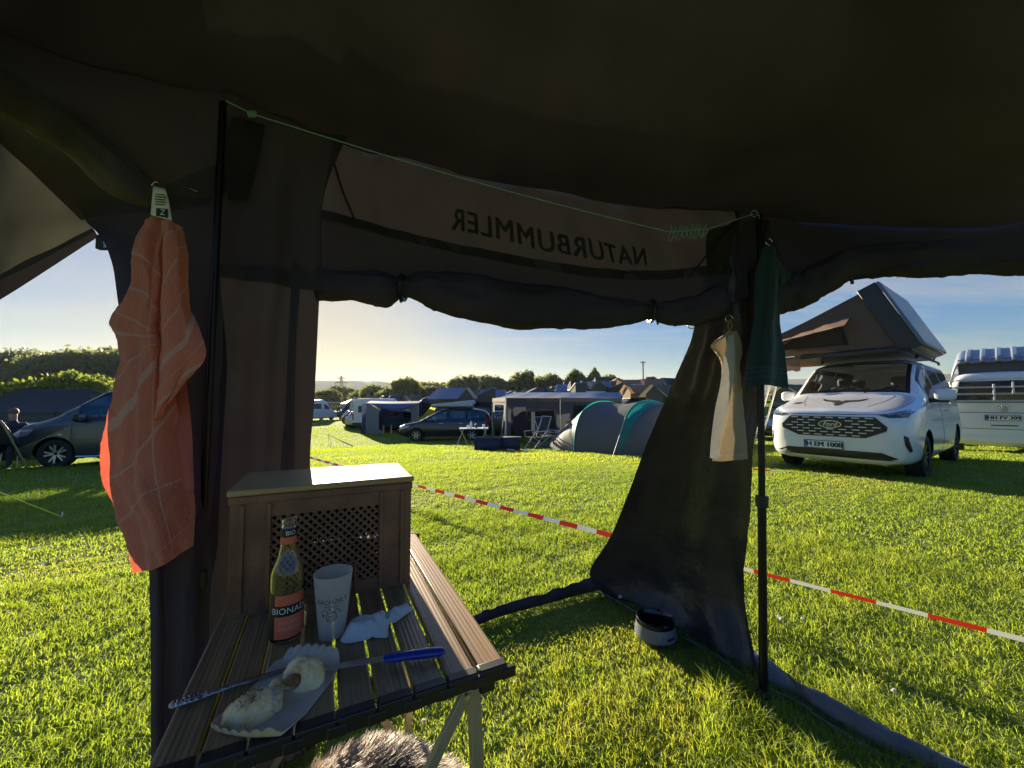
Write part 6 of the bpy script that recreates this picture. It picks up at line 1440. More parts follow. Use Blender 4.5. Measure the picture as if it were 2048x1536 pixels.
def dome_tent():
    th = R(50); ax = Vector((math.cos(th), -math.sin(th), 0)); pr = Vector((math.sin(th), math.cos(th), 0)); c0 = Vector((1.9, 11.8, 0)) + pr * 1.5; z0 = terr(c0.x, c0.y)
    t = thing('dome_tent', 'grey tunnel tent with two turquoise hoop bands on the lawn', 'tent', (c0.x, c0.y, z0), -th)
    H, Wd = 1.60, 1.5
    def sec(u, h, wd, s):   # s 0..1 across from near foot (-) to far foot (+)
        a = math.pi * s; cxx = -math.cos(a); sz = math.sin(a)
        return Vector((u, wd * math.copysign(abs(cxx) ** .85, cxx), h * abs(sz) ** .75))
    prof = [(-2.35, .02, .7), (-1.6, .45, 1.0), (-.7, 1.1, 1.34), (0, H, Wd), (.5, H - .07, Wd - .04), (1.0, H - .08, Wd - .05), (1.62, H, Wd), (2.1, H - .12, Wd - .05), (2.8, .8, 1.15), (3.3, .03, .8)]
    us = [p[0] for p in prof]
    def at(u): return np.interp(u, us, [p[1] for p in prof]), np.interp(u, us, [p[2] for p in prof])
    n = 40; m = 60; rows = []
    for i in range(m + 1):
        u = us[0] + (us[-1] - us[0]) * i / m; h, wd = at(u); q = []
        for j in range(n + 1):
            p = sec(u, h, wd, j / n); p.z = max(0, p.z + .02 * noise.noise((u * 1.5 - p.z * 2, j * .15, p.z * 4)) ); q.append(p)
        rows.append(q)
    MB().grid(rows).build('fly', mat('grey_tent_fly', (.15, .148, .15), .65, var=.06, vscale=3, trans=(.16, .14, .11), tw=.3), t)
    tq = mat('turquoise_band', (.03, .30, .28), .5, trans=(.03, .45, .40), tw=.45)
    for u0, s, wmax in ((0, -1, .40), (1.62, 1, .46)):
        rows = []
        for k in range(9):
            q = []
            for j in range(n + 1):
                wv = wmax * math.sin(math.pi * min(1, j / n * 1.0)) ** .7; u = u0 + s * wv * k / 8; h, wd = at(u); p = sec(u, h, wd, j / n); q.append(Vector((u, p.y * 1.012, p.z * 1.012 + .004)))
            rows.append(q)
        MB().grid(rows).build('hoop_band', tq, t)
        MB().tube([sec(u0, H + .03, Wd + .02, j / n) for j in range(n + 1)], .014, 6).build('hoop', tq, t)
        p = sec(u0, H + .03, Wd + .02, .22); e = Vector((p.x - s * .0 + s * .3, p.y - 1.15, .02)); MB().tube([p, e], .005, 4).build('guy_line', M['white'], t); MB().tube([e + Vector((0, .03, -.06)), e + Vector((0, -.03, .07))], .008, 5).build('peg', M['steel'], t)
dome_tent()
def camp_chair():
    p = put(1072, 13.6); t = thing('camping_chair', 'black reclining camping chair on the lawn before the grey awning', 'chair', p, R(-150))
    s = M['seat']
    for y in (-.28, .28):
        mb = MB(); mb.tube([(.30, y, 0), (-.25, y, .62)], .013, 6); mb.tube([(-.28, y, 0), (.28, y, .42)], .013, 6); mb.tube([(-.2, y, .42), (-.46, y, 1.12)], .013, 6); mb.tube([(.32, y, .60), (-.28, y, .62)], .02, 6); mb.tube([(.28, y, .42), (.3, y, .60)], .012, 6); mb.build('side_frame', M['alu'], t)
    for a, b in (((.3, 0), (-.28, 0)),): 
        MB().tube([(.30, -.28, .0), (.30, .28, .0)], .012, 6).build('foot_bar', M['alu'], t); MB().tube([(-.28, -.28, 0), (-.28, .28, 0)], .012, 6).build('foot_bar', M['alu'], t)
    rows = [[Vector((x, -.26 + .52 * j / 6, z - .03 * math.sin(j / 6 * 3.14))) for j in range(7)] for x, z in ((.28, .43), (.05, .41), (-.2, .42))]
    MB().grid(rows).build('seat', s, t); rows = [[Vector((x, -.26 + .52 * j / 6, z)) for j in range(7)] for x, z in ((-.2, .43), (-.34, .8), (-.46, 1.12))]
    MB().grid(rows).build('backrest', s, t); MB().tube([(-.46, -.28, 1.12), (-.46, .28, 1.12)], .014, 6).build('head_bar', M['alu'], t)
    c2 = dup(t, put(1096, 14.8), R(-40), 'second camping chair, turned away beside the grey awning corner', 'camping chairs by the grey awning'); t['group'] = 'camping chairs by the grey awning'
    c3 = dup(t, put(1118, 15.0), R(150), 'pale folded chair leaning against the grey awning corner', None, .9); recolor(c3, 'backrest', M['tancanvas']); recolor(c3, 'seat', M['tancanvas']); 
camp_chair()
def camp_table():
    p = put(948, 14.2); t = thing('camping_table', 'pale topped folding table with dishes before the dark people carrier', 'table', p, R(6)); 
    mb = MB(); mb.box((0, 0, .72), (1.05, .6, .025)); mb.build('top', M['white'], t, bevel=.005)
    for x in (-.42, .42):
        for s in (-1, 1): MB().tube([(x - .25 * s, -.2 * s, 0), (x + .06 * s, .2 * s, .7)], .016, 6).build('leg', M['alu'], t)
    things = [('bottle', 'white plastic bottle, tallest item on the pale folding table', -.1, [(.04, 0), (.045, .02), (.045, .17), (.02, .22), (.018, .25)], M['white']), ('mug', 'small white mug left of the plastic bottle on the folding table', -.22, [(.035, 0), (.038, .09)], M['white']),
              ('jar', 'dark jar in the middle of the pale folding table', .08, [(.045, 0), (.045, .12), (.03, .14)], M['trim']), ('cup', 'white cup at the right end of the pale folding table', .36, [(.04, 0), (.05, .11)], M['white'])]
    for nm, lb, x, pr_, m in things:
        q = p + Matrix.Rotation(R(6), 3, 'Z') @ Vector((x, -.05, .733)); o = thing(nm, lb, nm, q); MB().lathe(pr_, 14).build('shell', m, o)
        MB().lathe([(pr_[-1][0] * 1.05, pr_[-1][1] + .001), (pr_[-1][0] * 1.05, pr_[-1][1] + .015)], 14).build('rim', M['white'], o)
camp_table()
def low_bench():
    for i, (px, Y, lab) in enumerate(((975, 12.9, 'low black folding bench, left one on the lawn before the grey awning'), (1017, 13.2, 'low black folding bench, right one on the lawn before the grey awning'))):
        p = put(px, Y); t = thing('folding_bench', lab, 'bench', p, R(3 - 8 * i), 'low black benches on the lawn')
        rows = [[Vector((x, y, z)) for x in (-.42, 0, .42)] for y, z in ((-.30, .02), (-.2, .40))]
        MB().grid(rows).build('front_cloth', M['navycanvas'], t, solid=.01); MB().grid([[Vector((x, y, z)) for x in (-.42, 0, .42)] for y, z in ((-.2, .40), (.25, .42))]).build('seat', M['seat'], t, solid=.02)
        for x in (-.40, .40): 
            MB().tube([(x, -.36, 0), (x * .8, .22, .42)], .014, 6).build('leg', M['alu'], t); MB().tube([(x * .8, .34, 0), (x, -.2, .41)], .014, 6).build('leg', M['alu'], t)
low_bench()
def gable_tent(name, label, p, rz, wx, wy, he, hr, rx, roofm, wallm, cat='tent', z0=0., group=None, over=.15):
    """walls wx by wy, eaves he, ridge hr with half length rx along x"""
    t = thing(name, label, cat, p, rz, group); a, b = wx / 2, wy / 2
    MB().rings([[Vector((-a, -b, z0)), Vector((a, -b, z0)), Vector((a, b, z0)), Vector((-a, b, z0))], [Vector((-a, -b, he)), Vector((a, -b, he)), Vector((a, b, he)), Vector((-a, b, he))]], cap=False).build('wall', wallm, t, smooth=False)
    o = over; E = [Vector((-a - o, -b - o, he - .06)), Vector((a + o, -b - o, he - .06)), Vector((a + o, b + o, he - .06)), Vector((-a - o, b + o, he - .06))]; r0, r1 = Vector((-rx, 0, hr)), Vector((rx, 0, hr)); mb = MB()
    def q(p0, p1, p2, p3, n=10, m=6):
        rows = []
        for i in range(m + 1):
            v = i / m; rows.append([p0.lerp(p1, j / n).lerp(p3.lerp(p2, j / n), v) - Vector((0, 0, .10 * (hr - he) * math.sin(v * 3.14) * (1 + .5 * math.sin(j * 1.3 + i)))) for j in range(n + 1)])
        mb.grid(rows)
    q(E[0], E[1], r1, r0); q(E[2], E[3], r0, r1); q(E[1], E[2], r1 + Vector((0, .001, 0)), r1); q(E[3], E[0], r0, r0 + Vector((0, .001, 0)))
    mb.build('roof', roofm, t, ang=35)
    return t
gt = gable_tent('gabled_tent', 'dark gabled trailer tent standing behind the olive van', put(118, 13.6), R(14), 3.1, 3.0, 1.55, 2.28, .95, M['navycanvas'], M['greencanvas'].copy())
gt.children[0].data.materials[0] = mat('dark_tent_wall', (.035, .035, .033), .8)
for x in (-1.0, .0, 1.0): MB().tube([(x, -1.515, 0), (x, -1.515, 1.5)], .02, 6).build('pole', M['trim'], gt)
def left_edge_things():
    p = put(8, 11.6); t = thing('trailer', 'flat dark trailer with pale lid at the left edge', 'trailer', p, R(10))
    mb = MB(); mb.box((0, 0, .62), (2.4, 1.5, .75)); mb.build('box', mat('dark_trailer_side', (.04, .045, .06), .6), t, bevel=.03)
    mb = MB(); mb.box((0, 0, 1.03), (2.5, 1.6, .06)); mb.build('lid', mat('pale_grey_lid', (.45, .47, .5), .5), t, bevel=.02)
    for s in (-1, 1): MB().lathe([(.1, -.08), (.3, -.08), (.3, .08), (.1, .08)], 20, (0, s * .72, .3), M=Matrix.Rotation(R(90), 3, 'X')).build('wheel', M['rubber'], t)
    a, b, c_, d = W(-60, 835, 8.2), W(2, 842, 8.2), G(62, 917, terr(-9, 8) + .03), G(-80, 906, terr(-9, 8) + .03); 
    t = thing('folding_windbreak', 'dark blue cloth panel sloping to the grass at the left edge', 'windbreak', (c_.x, c_.y, c_.z))
    rows = [[a.lerp(b, j / 10).lerp(d.lerp(c_, j / 10), i / 10) + Vector((0, 0, -.08 * math.sin(i / 10 * 3.14))) for j in range(11)] for i in range(11)]
    MB().grid(rows).build('cloth', M['navycanvas'], t, world=True, solid=.01); MB().tube([b, c_], .02, 6).build('edge_pole', M['alu'], t, world=True); MB().tube([a, d], .02, 6).build('edge_pole', M['alu'], t, world=True); MB().tube([b, Vector((b.x, b.y + .5, terr(b.x, b.y)))], .02, 6).build('prop', M['alu'], t, world=True)
left_edge_things()

# ------------------------------------------------------------------ people
def person(label, p, rz, pose, shirt, pants, hair, h=1.75, sit=False):
    t = thing('person', label, 'person', p, rz); k = h / 1.75
    if sit:
        J = {'hip': (0, 0, .50), 'chest': (.03, 0, .92), 'neck': (.06, 0, 1.14), 'head0': (.08, 0, 1.24), 'head1': (.09, 0, 1.33)}
        legs = [[(0, s * .10, .50), (.42, s * .13, .52), (.45, s * .13, .10), (.58, s * .14, .05)] for s in (-1, 1)]; arms = [[(.04, s * .19, 1.06), (.10, s * .25, .80), (.32, s * .16, .70), (.42, s * .12, .70)] for s in (-1, 1)]
    else:
        J = {'hip': (0, 0, .95), 'chest': (.0, 0, 1.28), 'neck': (0, 0, 1.48), 'head0': (.01, 0, 1.57), 'head1': (.02, 0, 1.67)}
        legs = [[(0, s * .09, .93), (.03 + pose * s * .12, s * .11, .50), (pose * s * .20 - .02, s * .11, .09), (pose * s * .2 + .12, s * .12, .04)] for s in (-1, 1)]
        arms = [[(0, s * .19, 1.42), (-.02 - pose * s * .06, s * .25, 1.14), (.08 - pose * s * .1, s * .25, .90), (.11 - pose * s * .1, s * .25, .80)] for s in (-1, 1)]
    vv = [Vector(J[q]) * k for q in ('hip', 'chest', 'neck', 'head0', 'head1')]; rr = [(.15, .12), (.17, .12), (.055, .055), (.075, .085), (.07, .08)]; ee = [(0, 1), (1, 2), (2, 3), (3, 4)]
    for L_ in legs:
        prev = 0
        for q, r in zip(L_, (.095, .065, .045, .035)): vv.append(Vector(q) * k); rr.append((r, r)); ee.append((prev, len(vv) - 1)); prev = len(vv) - 1
    for A_ in arms:
        prev = 1
        for q, r in zip(A_, (.06, .045, .035, .035)): vv.append(Vector(q) * k); rr.append((r, r)); ee.append((prev, len(vv) - 1)); prev = len(vv) - 1
    me = bpy.data.meshes.new('body'); me.from_pydata([tuple(v) for v in vv], ee, []); ob = bpy.data.objects.new('tmp', me); COL.objects.link(ob); ob.modifiers.new('k', 'SKIN'); ob.modifiers.new('s', 'SUBSURF').levels = 2
    for i, q in enumerate(me.skin_vertices[0].data): q.radius = (rr[i][0] * k, rr[i][1] * k); q.use_root = (i == 0)
    dg = bpy.context.evaluated_depsgraph_get(); m2 = bpy.data.meshes.new_from_object(ob.evaluated_get(dg)); bpy.data.objects.remove(ob); m2.materials.clear()
    for q in (mat('skin', (.45, .28, .2), .6), shirt, pants, M['seat']): m2.materials.append(q)
    hipz = J['hip'][2] * k; nz = J['neck'][2] * k
    for f in m2.polygons:
        c = f.center; f.use_smooth = True
        arm_low = abs(c.y) > .20 * k and c.z < 1.12 * k and not sit and c.z > .72 * k
        f.material_index = 0 if c.z > nz - .01 else (3 if c.z < .09 * k else (0 if arm_low or (sit and c.x > .15 and .64 < c.z < .82) else (2 if c.z < hipz + .06 else 1)))
    o = bpy.data.objects.new('body', m2); COL.objects.link(o); o.parent = t
    hc = Vector(J['head1']) * k
    blob(0, (.096 * k, .086 * k, .10 * k), 16, 12, amp=.08, seed=2, flat=-.055 * k).build('hair', hair, t); t.children[-1].location = hc + Vector((-.018, 0, .012)) * k
    return t
hb = mat('brown_hair', (.16, .09, .045), .7); hd = mat('dark_hair', (.03, .025, .02), .7); navy = mat('navy_shirt', (.03, .04, .07), .85); dk = mat('dark_trousers', (.025, .025, .03), .85); grey = mat('grey_shirt', (.2, .19, .2), .85); pinkish = mat('reddish_shirt', (.25, .09, .08), .85)
ps = put(33, 9.3); person('person with brown hair and dark top sitting beside the olive van', ps, R(-60), 0, navy, dk, hb, sit=True)
st_ = thing('stool', 'small camping stool under the sitting person by the olive van', 'stool', ps, R(-60))
mb = MB(); mb.box((0, 0, .40), (.36, .36, .05)); mb.build('seat', M['seat'], st_, bevel=.02)
for x in (-.15, .15):
    for y in (-.15, .15): MB().tube([(x, y, 0), (x * .8, y * .8, .38)], .012, 6).build('leg', M['alu'], st_)
person('person in a reddish top, left of the pair by the goal', put(667, 62), R(200), .5, pinkish, dk, hd)
person('person in a dark top, right of the pair by the goal', put(676, 63), R(100), .6, navy, dk, hd, 1.7)
person('person walking near the right post of the far football goal', put(689, 75), R(160), .8, grey, dk, hd)
person('person in a navy top standing between the two white vans', put(1832, 14.5), R(250), .2, navy, dk, hb, 1.78)

# ------------------------------------------------------------------ packed camp rows behind
def paint(n, c, metal=.2): return mat(n, c, .28, metal=metal, coat=.8)
PAINTS = {'navy blue': paint('navy_paint', (.02, .035, .09)), 'black': paint('black_paint', (.012, .012, .013)), 'dark grey': paint('dark_grey_paint', (.06, .065, .07)), 'silver': paint('silver_paint', (.42, .43, .44), .6), 'white': M['paintwhite'], 'olive': paint('olive_paint', (.09, .10, .06)), 'dark red': paint('red_paint', (.16, .015, .015)), 'teal': paint('teal_paint', (.03, .16, .19))}
FG = M['farglass']
def far_proto(kind):
    t = bpy.data.objects.new('parked_' + kind.replace(' ', '_'), None); COL.objects.link(t)
    p = PAINTS['dark grey']
    if kind == 'estate car':
        st = [(0, .38, .5, .6, .68, .70, .5, .66, .64, .5), (.1, .24, .52, .7, .78, .8, .76, .82, .8, .68), (.9, .2, .56, .86, .93, .96, .84, .87, .85, .74), (1.1, .2, .56, .9, .96, 1.0, .84, .87, .85, .74), (1.9, .2, .58, .92, 1.36, 1.42, .84, .87, .83, .6), (2.4, .2, .58, .93, 1.42, 1.48, .84, .87, .83, .58), (3.9, .2, .6, .95, 1.40, 1.46, .84, .87, .82, .58), (4.35, .3, .6, .92, 1.1, 1.2, .8, .84, .8, .56), (4.5, .4, .6, .85, .95, 1.0, .7, .78, .74, .52)]
        vehicle(t, st, p, (.85, 3.5), .31, .2, [('windscreen', 1.12, 1.88, 19, 26, 'top', FG), ('side_window', 1.5, 2.5, 12, 18, 'side', FG), ('rear_side_window', 2.58, 3.95, 12, 18, 'side', FG), ('rear_window', 3.98, 4.4, 19, 26, 'top', FG)], M['rim'], dx=.14, detail=False)
    elif kind == 'off road car':
        st = [(0, .5, .6, .82, .94, .97, .6, .75, .74, .62), (.08, .38, .6, .9, 1.02, 1.05, .82, .87, .85, .75), (1.0, .34, .66, 1.0, 1.09, 1.12, .88, .91, .89, .8), (1.15, .34, .66, 1.02, 1.12, 1.16, .88, .91, .89, .8), (1.7, .34, .68, 1.06, 1.66, 1.74, .88, .91, .88, .70), (2.1, .34, .68, 1.06, 1.72, 1.80, .88, .91, .88, .70), (4.3, .34, .7, 1.07, 1.70, 1.78, .88, .91, .87, .70), (4.52, .42, .7, 1.06, 1.6, 1.7, .86, .89, .85, .68), (4.6, .5, .7, 1.0, 1.35, 1.45, .78, .84, .8, .62)]
        vehicle(t, st, p, (.9, 3.65), .37, .24, [('windscreen', 1.17, 1.68, 19, 26, 'top', FG), ('side_window', 1.35, 2.5, 12, 18, 'side', FG), ('rear_side_window', 2.58, 4.3, 12, 18, 'side', FG)], M['darkrim'], dx=.14, detail=False)
        mb = MB(); mb.box((-2.3, 0, 1.36), (.03, 1.2, .45)); mb.build('rear_window', FG, t)
    else:
        st = [(0, .4, .6, .75, .85, .88, .6, .7, .68, .55), (.08, .28, .6, .85, .93, .95, .82, .86, .82, .72), (.8, .22, .64, 1.08, 1.17, 1.2, .94, .96, .94, .83), (.95, .22, .64, 1.1, 1.26, 1.3, .94, .96, .94, .83), (1.75, .22, .64, 1.2, 2.2, 2.3, .95, .97, .95, .80), (2.1, .22, .64, 1.2, 2.42, 2.52, .95, .97, .95, .80), (5.6, .22, .66, 1.2, 2.42, 2.5, .95, .97, .95, .80), (5.9, .28, .66, 1.2, 2.36, 2.46, .93, .96, .93, .78)]
        vehicle(t, st, p, (.95, 4.6), .34, .22, [('windscreen', 1.0, 1.72, 19, 26, 'top', FG), ('front_window', 1.4, 2.2, 13, 16, 'side', FG), ('side_window', 2.6, 3.9, 13, 16, 'side', FG)], M['rim'], dx=.16, detail=False)
        mb = MB(); mb.box((-2.96, -.12, 1.62), (.03, 1.05, .52)); mb.build('rear_window', FG, t, bevel=.04); mb = MB(); mb.box((-2.95, 0, .42), (.06, 1.8, .28)); mb.build('bumper', M['trim'], t, bevel=.04)
        for s in (-1, 1): mb = MB(); mb.box((-2.95, s * .86, 1.0), (.05, .12, .5)); mb.build('tail_light', M['taillight'], t, bevel=.02)
    if kind != 'camper van':
        xr = -2.19 if kind == 'estate car' else -2.28
        for s in (-1, 1): mb = MB(); mb.box((xr, s * .68, .82), (.06, .14, .2)); mb.build('tail_light', M['taillight'], t, bevel=.02)
        for s in (-1, 1): mb = MB(); mb.box((-xr - .04, s * .58, .70 if kind == 'estate car' else .86), (.08, .26, .13)); mb.build('headlight', M['lamp'], t, bevel=.02)
        for x in (-.3, -1.3): mb = MB(); mb.box((x, 0, 1.5 if kind == 'estate car' else 1.83), (.06, 1.25, .06)); mb.build('roof_bar', M['blackmetal'], t)
    t['category'] = 'camper van' if kind == 'camper van' else 'car'
    return t
PROTO = {k: far_proto(k) for k in ('estate car', 'off road car', 'camper van')}
ROOFZ = {'estate car': 1.55, 'off road car': 1.88, 'camper van': 2.55}
def tent_proto(kind):
    t = bpy.data.objects.new('roof_tent', None); COL.objects.link(t); t['category'] = 'roof tent'
    if kind == 'wedge':
        pr = [(1.05, .02), (1.05, .12), (-1.05, .30), (-1.1, .02)]
        lid = [(1.08, .16), (1.06, .26), (-1.0, 1.26), (-1.08, 1.16)]
        for nm, P, hw, m in (('base', pr[:0] + [(1.05, 0), (1.05, .14), (-1.05, .14), (-1.05, 0)], .66, M['trim']), ('lid', lid, .68, M['navycanvas'])):
            n = len(P); mb = MB(); mb.add([(x, -hw, z) for x, z in P] + [(x, hw, z) for x, z in P], [tuple(range(n)), tuple(range(n, 2 * n))[::-1]] + [(i, (i + 1) % n, n + (i + 1) % n, n + i) for i in range(n)]); mb.build(nm, m, t, bevel=.02)
        mb = MB()
        for s in (-1, 1): mb.add([(1.0, s * .63, .14), (-1.0, s * .63, .14), (-.98, s * .63, 1.16), (1.0, s * .63, .2)], [(0, 1, 2, 3)])
        mb.add([(-1.0, -.63, .14), (-1.0, .63, .14), (-.98, .63, 1.16), (-.98, -.63, 1.16)], [(0, 1, 2, 3)]); mb.build('canvas', M['greencanvas'], t, smooth=False)
        mb = MB(); mb.add([(-.3, -.64, .3), (-.85, -.64, .3), (-.85, -.64, .8), (-.3, -.64, .6)], [(0, 1, 2, 3)]); mb.build('window', M['seat'], t, smooth=False)
    elif kind == 'gable':
        MB().rings([[Vector((-1.1, -.7, 0)), Vector((1.1, -.7, 0)), Vector((1.1, .7, 0)), Vector((-1.1, .7, 0))], [Vector((-1.1, -.7, .55)), Vector((1.1, -.7, .55)), Vector((1.1, .7, .55)), Vector((-1.1, .7, .55))]], cap=False).build('canvas', M['tancanvas'], t, smooth=False)
        mb = MB(); rows = []
        for y, z in ((-1.15, .38), (-.62, .78), (-.06, 1.14), (.06, 1.14), (.62, .78), (1.15, .38)): rows.append([Vector((-1.3 + 2.6 * j / 10, y, z - .02 * abs(math.sin(j * 1.2)))) for j in range(11)])
        mb.grid(rows); mb.build('roof', M['greycanvas'], t, ang=25)
        mb = MB()
        for s in (-1, 1): mb.add([(s * 1.1, -.7, .55), (s * 1.1, .7, .55), (s * 1.1, 0, 1.08)], [(0, 1, 2)])
        mb.build('gable_end', M['tancanvas'], t, smooth=False); mb = MB(); mb.box((0, 0, -.02), (2.3, 1.45, .08)); mb.build('base', M['trim'], t)
        mb = MB(); mb.add([(-.4, -.71, .1), (.4, -.71, .1), (.4, -.71, .5), (-.4, -.71, .5)], [(0, 1, 2, 3)]); mb.build('window', M['seat'], t, smooth=False)
        mb = MB(); mb.tube([(1.2, -.2, 0), (1.75, -.2, -1.8)], .02, 5); mb.tube([(1.2, .2, 0), (1.75, .2, -1.8)], .02, 5)
        for k in range(6): mb.tube([(1.25 + .09 * k, -.2, -.2 - .3 * k), (1.25 + .09 * k, .2, -.2 - .3 * k)], .016, 5)
        mb.build('ladder', M['alu'], t)
    else:
        mb = MB(); mb.box((0, 0, .16), (2.1, 1.3, .30), taper=(.95, .93)); mb.build('shell', M['white'], t, bevel=.06)
        mb = MB(); mb.box((0, 0, .02), (2.05, 1.25, .06)); mb.build('base', M['trim'], t)
    return t
TPROTO = {k: tent_proto(k) for k in ('wedge', 'gable', 'closed')}
_first = {}
def place_far(src, key, loc, rz, label, group, scale=1.):
    if key not in _first:
        _first[key] = 1; src.location = loc; src.rotation_euler = (0, 0, rz); src.scale = (scale,) * 3; src['label'] = label; src['group'] = group; return src
    return dup(src, loc, rz, label, group, scale)
CANV = {'navy': M['navycanvas'], 'blue grey': M['bluecanvas'], 'tan': M['tancanvas'], 'olive grey': M['greencanvas'], 'dark grey': M['greycanvas']}
ORIG = {}
for k, t in PROTO.items(): ORIG[k] = t
TORIG = dict(TPROTO)
_labels = {}
def uniq(lb):
    _labels[lb] = _labels.get(lb, 0) + 1
    return lb
def relation(px):
    for lim, s in ((716, 'left of the white motorhome'), (760, 'over the white motorhome'), (815, 'over the blue awning tent'), (862, 'over the dark carrier bonnet'), (905, 'over the dark carrier windscreen'), (975, 'over the pale roof box'), (1015, 'over the tan awning corner'), (1065, 'over the left awning roof'), (1125, 'over the right awning roof'), (1190, 'over the awning side wall'), (1245, 'over the first turquoise tent hoop'), (1285, 'left of the utility pole'), (1345, 'right of the utility pole'), (1700, 'beside the ladder of the white van'), (2100, 'between the two white vans')):
        if px < lim: return s
ORD = ['first', 'second', 'third', 'fourth', 'fifth', 'sixth', 'seventh', 'eighth', 'ninth', 'tenth', 'eleventh', 'last']
def camper(px, Y, kind, color, rz, tent=None, canvas=None, row=0, trz=None, lab=None, tlab=None):
    p = put(px, Y); kn = {'estate car': 'estate', 'off road car': 'off-roader', 'camper van': 'camper van'}[kind]
    lb = lab or f"{color} {kn} {relation(px)}, {ORD[row]} camp row"
    c = place_far(PROTO[kind], kind, p, rz, uniq(lb), 'vehicles in the packed camp rows'); recolor(c, 'body', PAINTS[color])
    if tent:
        q = p + Vector((0, 0, ROOFZ[kind])); d = Vector((math.cos(rz), math.sin(rz), 0)); q = q - d * .7
        tn = {'wedge': 'wedge roof tent', 'gable': 'gabled roof tent', 'closed': 'closed roof tent'}[tent]
        t = place_far(TPROTO[tent], tent, q, rz if trz is None else trz, uniq(tlab or f"{canvas or 'white'} {tn} {relation(px)}, {ORD[row]} camp row"), 'roof tents in the packed camp rows')
        if canvas:
            for nm in ('lid', 'roof'): recolor(t, nm, CANV[canvas])
            if tent == 'gable': recolor(t, 'canvas', CANV['tan' if canvas == 'tan' else 'olive grey']); recolor(t, 'gable_end', CANV['tan' if canvas == 'tan' else 'olive grey'])
    return c
# individually read off the photograph
camper(766, 33.5, 'camper van', 'white', R(78), lab='white motorhome with black rear window, left end of the camp')
camper(722, 38, 'estate car', 'silver', R(85), lab='silver estate, leftmost of three parked left of the white motorhome')
camper(728, 35.5, 'estate car', 'dark red', R(82), lab='dark reddish estate, middle of three parked left of the white motorhome')
camper(737, 34, 'estate car', 'silver', R(80), lab='silver estate nearest the white motorhome, its rear in the shade')
camper(628, 47, 'camper van', 'white', R(70), lab='white delivery van alone on the lawn at the doorway edge')
camper(826, 30, 'estate car', 'teal', R(60), lab='teal estate half hidden between the blue awning tent and dark people carrier')
camper(890, 26.5, 'off road car', 'dark grey', R(150), 'gable', 'blue grey', lab='dark grey off-roader hidden behind the dark people carrier', tlab='blue grey gabled roof tent with cream flap behind the dark people carrier')
camper(944, 29, 'off road car', 'black', R(170), 'wedge', 'blue grey', lab='black off-roader behind the pale roof box', tlab='blue grey wedge roof tent behind the pale roof box')
camper(1042, 23.5, 'off road car', 'olive', R(176), lab='olive off-roader seen through the grey awning windows')
camper(998, 25.5, 'estate car', 'silver', R(100), lab='silver estate seen through the open left side of the grey awning')
camper(1262, 32, 'off road car', 'dark grey', R(190), 'gable', 'tan', lab='dark grey off-roader under the broad tan roof tent', tlab='broad tan gabled roof tent right of the grey awning')
camper(1318, 24, 'off road car', 'black', R(205), 'gable', 'olive grey', lab='black off-roader behind the right hoop of the dome tent', tlab='olive grey gabled roof tent rising behind the right tent hoop')
camper(1290, 47, 'off road car', 'silver', R(160), 'gable', 'tan', lab='silver off-roader below the utility pole', tlab='sunlit tan gabled roof tent at the foot of the utility pole')
camper(1330, 52, 'off road car', 'navy blue', R(200), 'gable', 'navy', lab='navy blue off-roader right of the utility pole', tlab='navy gabled roof tent right of the utility pole')
camper(1888, 24, 'estate car', 'dark grey', R(140), 'gable', 'olive grey', lab='dark grey estate far between the two white vans', tlab='olive grey roof tent showing between the two white vans')
camper(1905, 33, 'off road car', 'black', R(120), 'wedge', 'dark grey', lab='black off-roader beyond the mirror of the white van', tlab='dark grey wedge roof tent beyond the mirror of the white van')
camper(1580, 19, 'estate car', 'black', R(200), 'gable', 'olive grey', lab='black estate behind the ladder of the roof tent', tlab='olive grey roof tent behind the ladder beside the green towel')
g = random.Random(21)
for row, (Y, x0, x1, step) in enumerate(((36, 742, 1000, 31), (38.5, 745, 860, 24), (31, 868, 978, 30), (49, 712, 750, 15), (57, 716, 800, 16), (41, 745, 1330, 26), (46, 745, 1260, 27), (52, 752, 1345, 25), (58, 800, 1260, 23), (64, 830, 1345, 22), (72, 880, 1240, 22), (80, 930, 1240, 22))):
    px = x0 + g.uniform(0, 12)
    while px < x1:
        k = g.choice(['estate car', 'off road car', 'off road car', 'camper van'] if row > 1 else ['estate car', 'off road car'])
        col = g.choice(['navy blue', 'black', 'dark grey', 'silver', 'white', 'white', 'silver'])
        tn = None if k == 'camper van' else g.choice(['wedge', 'gable', 'closed', 'wedge', None])
        cv = g.choice(['tan', 'olive grey']) if (px > 1210 and tn in ('gable', 'wedge')) else g.choice(['navy', 'blue grey', 'blue grey', 'dark grey', 'olive grey'])
        camper(px, Y + g.uniform(-1.6, 1.6), k, col, R(g.choice([80, 95, 170, 185, 260, 20]) + g.uniform(-12, 12)), tn, cv if tn in ('wedge', 'gable') else None, row)
        px += step * g.uniform(.8, 1.25)
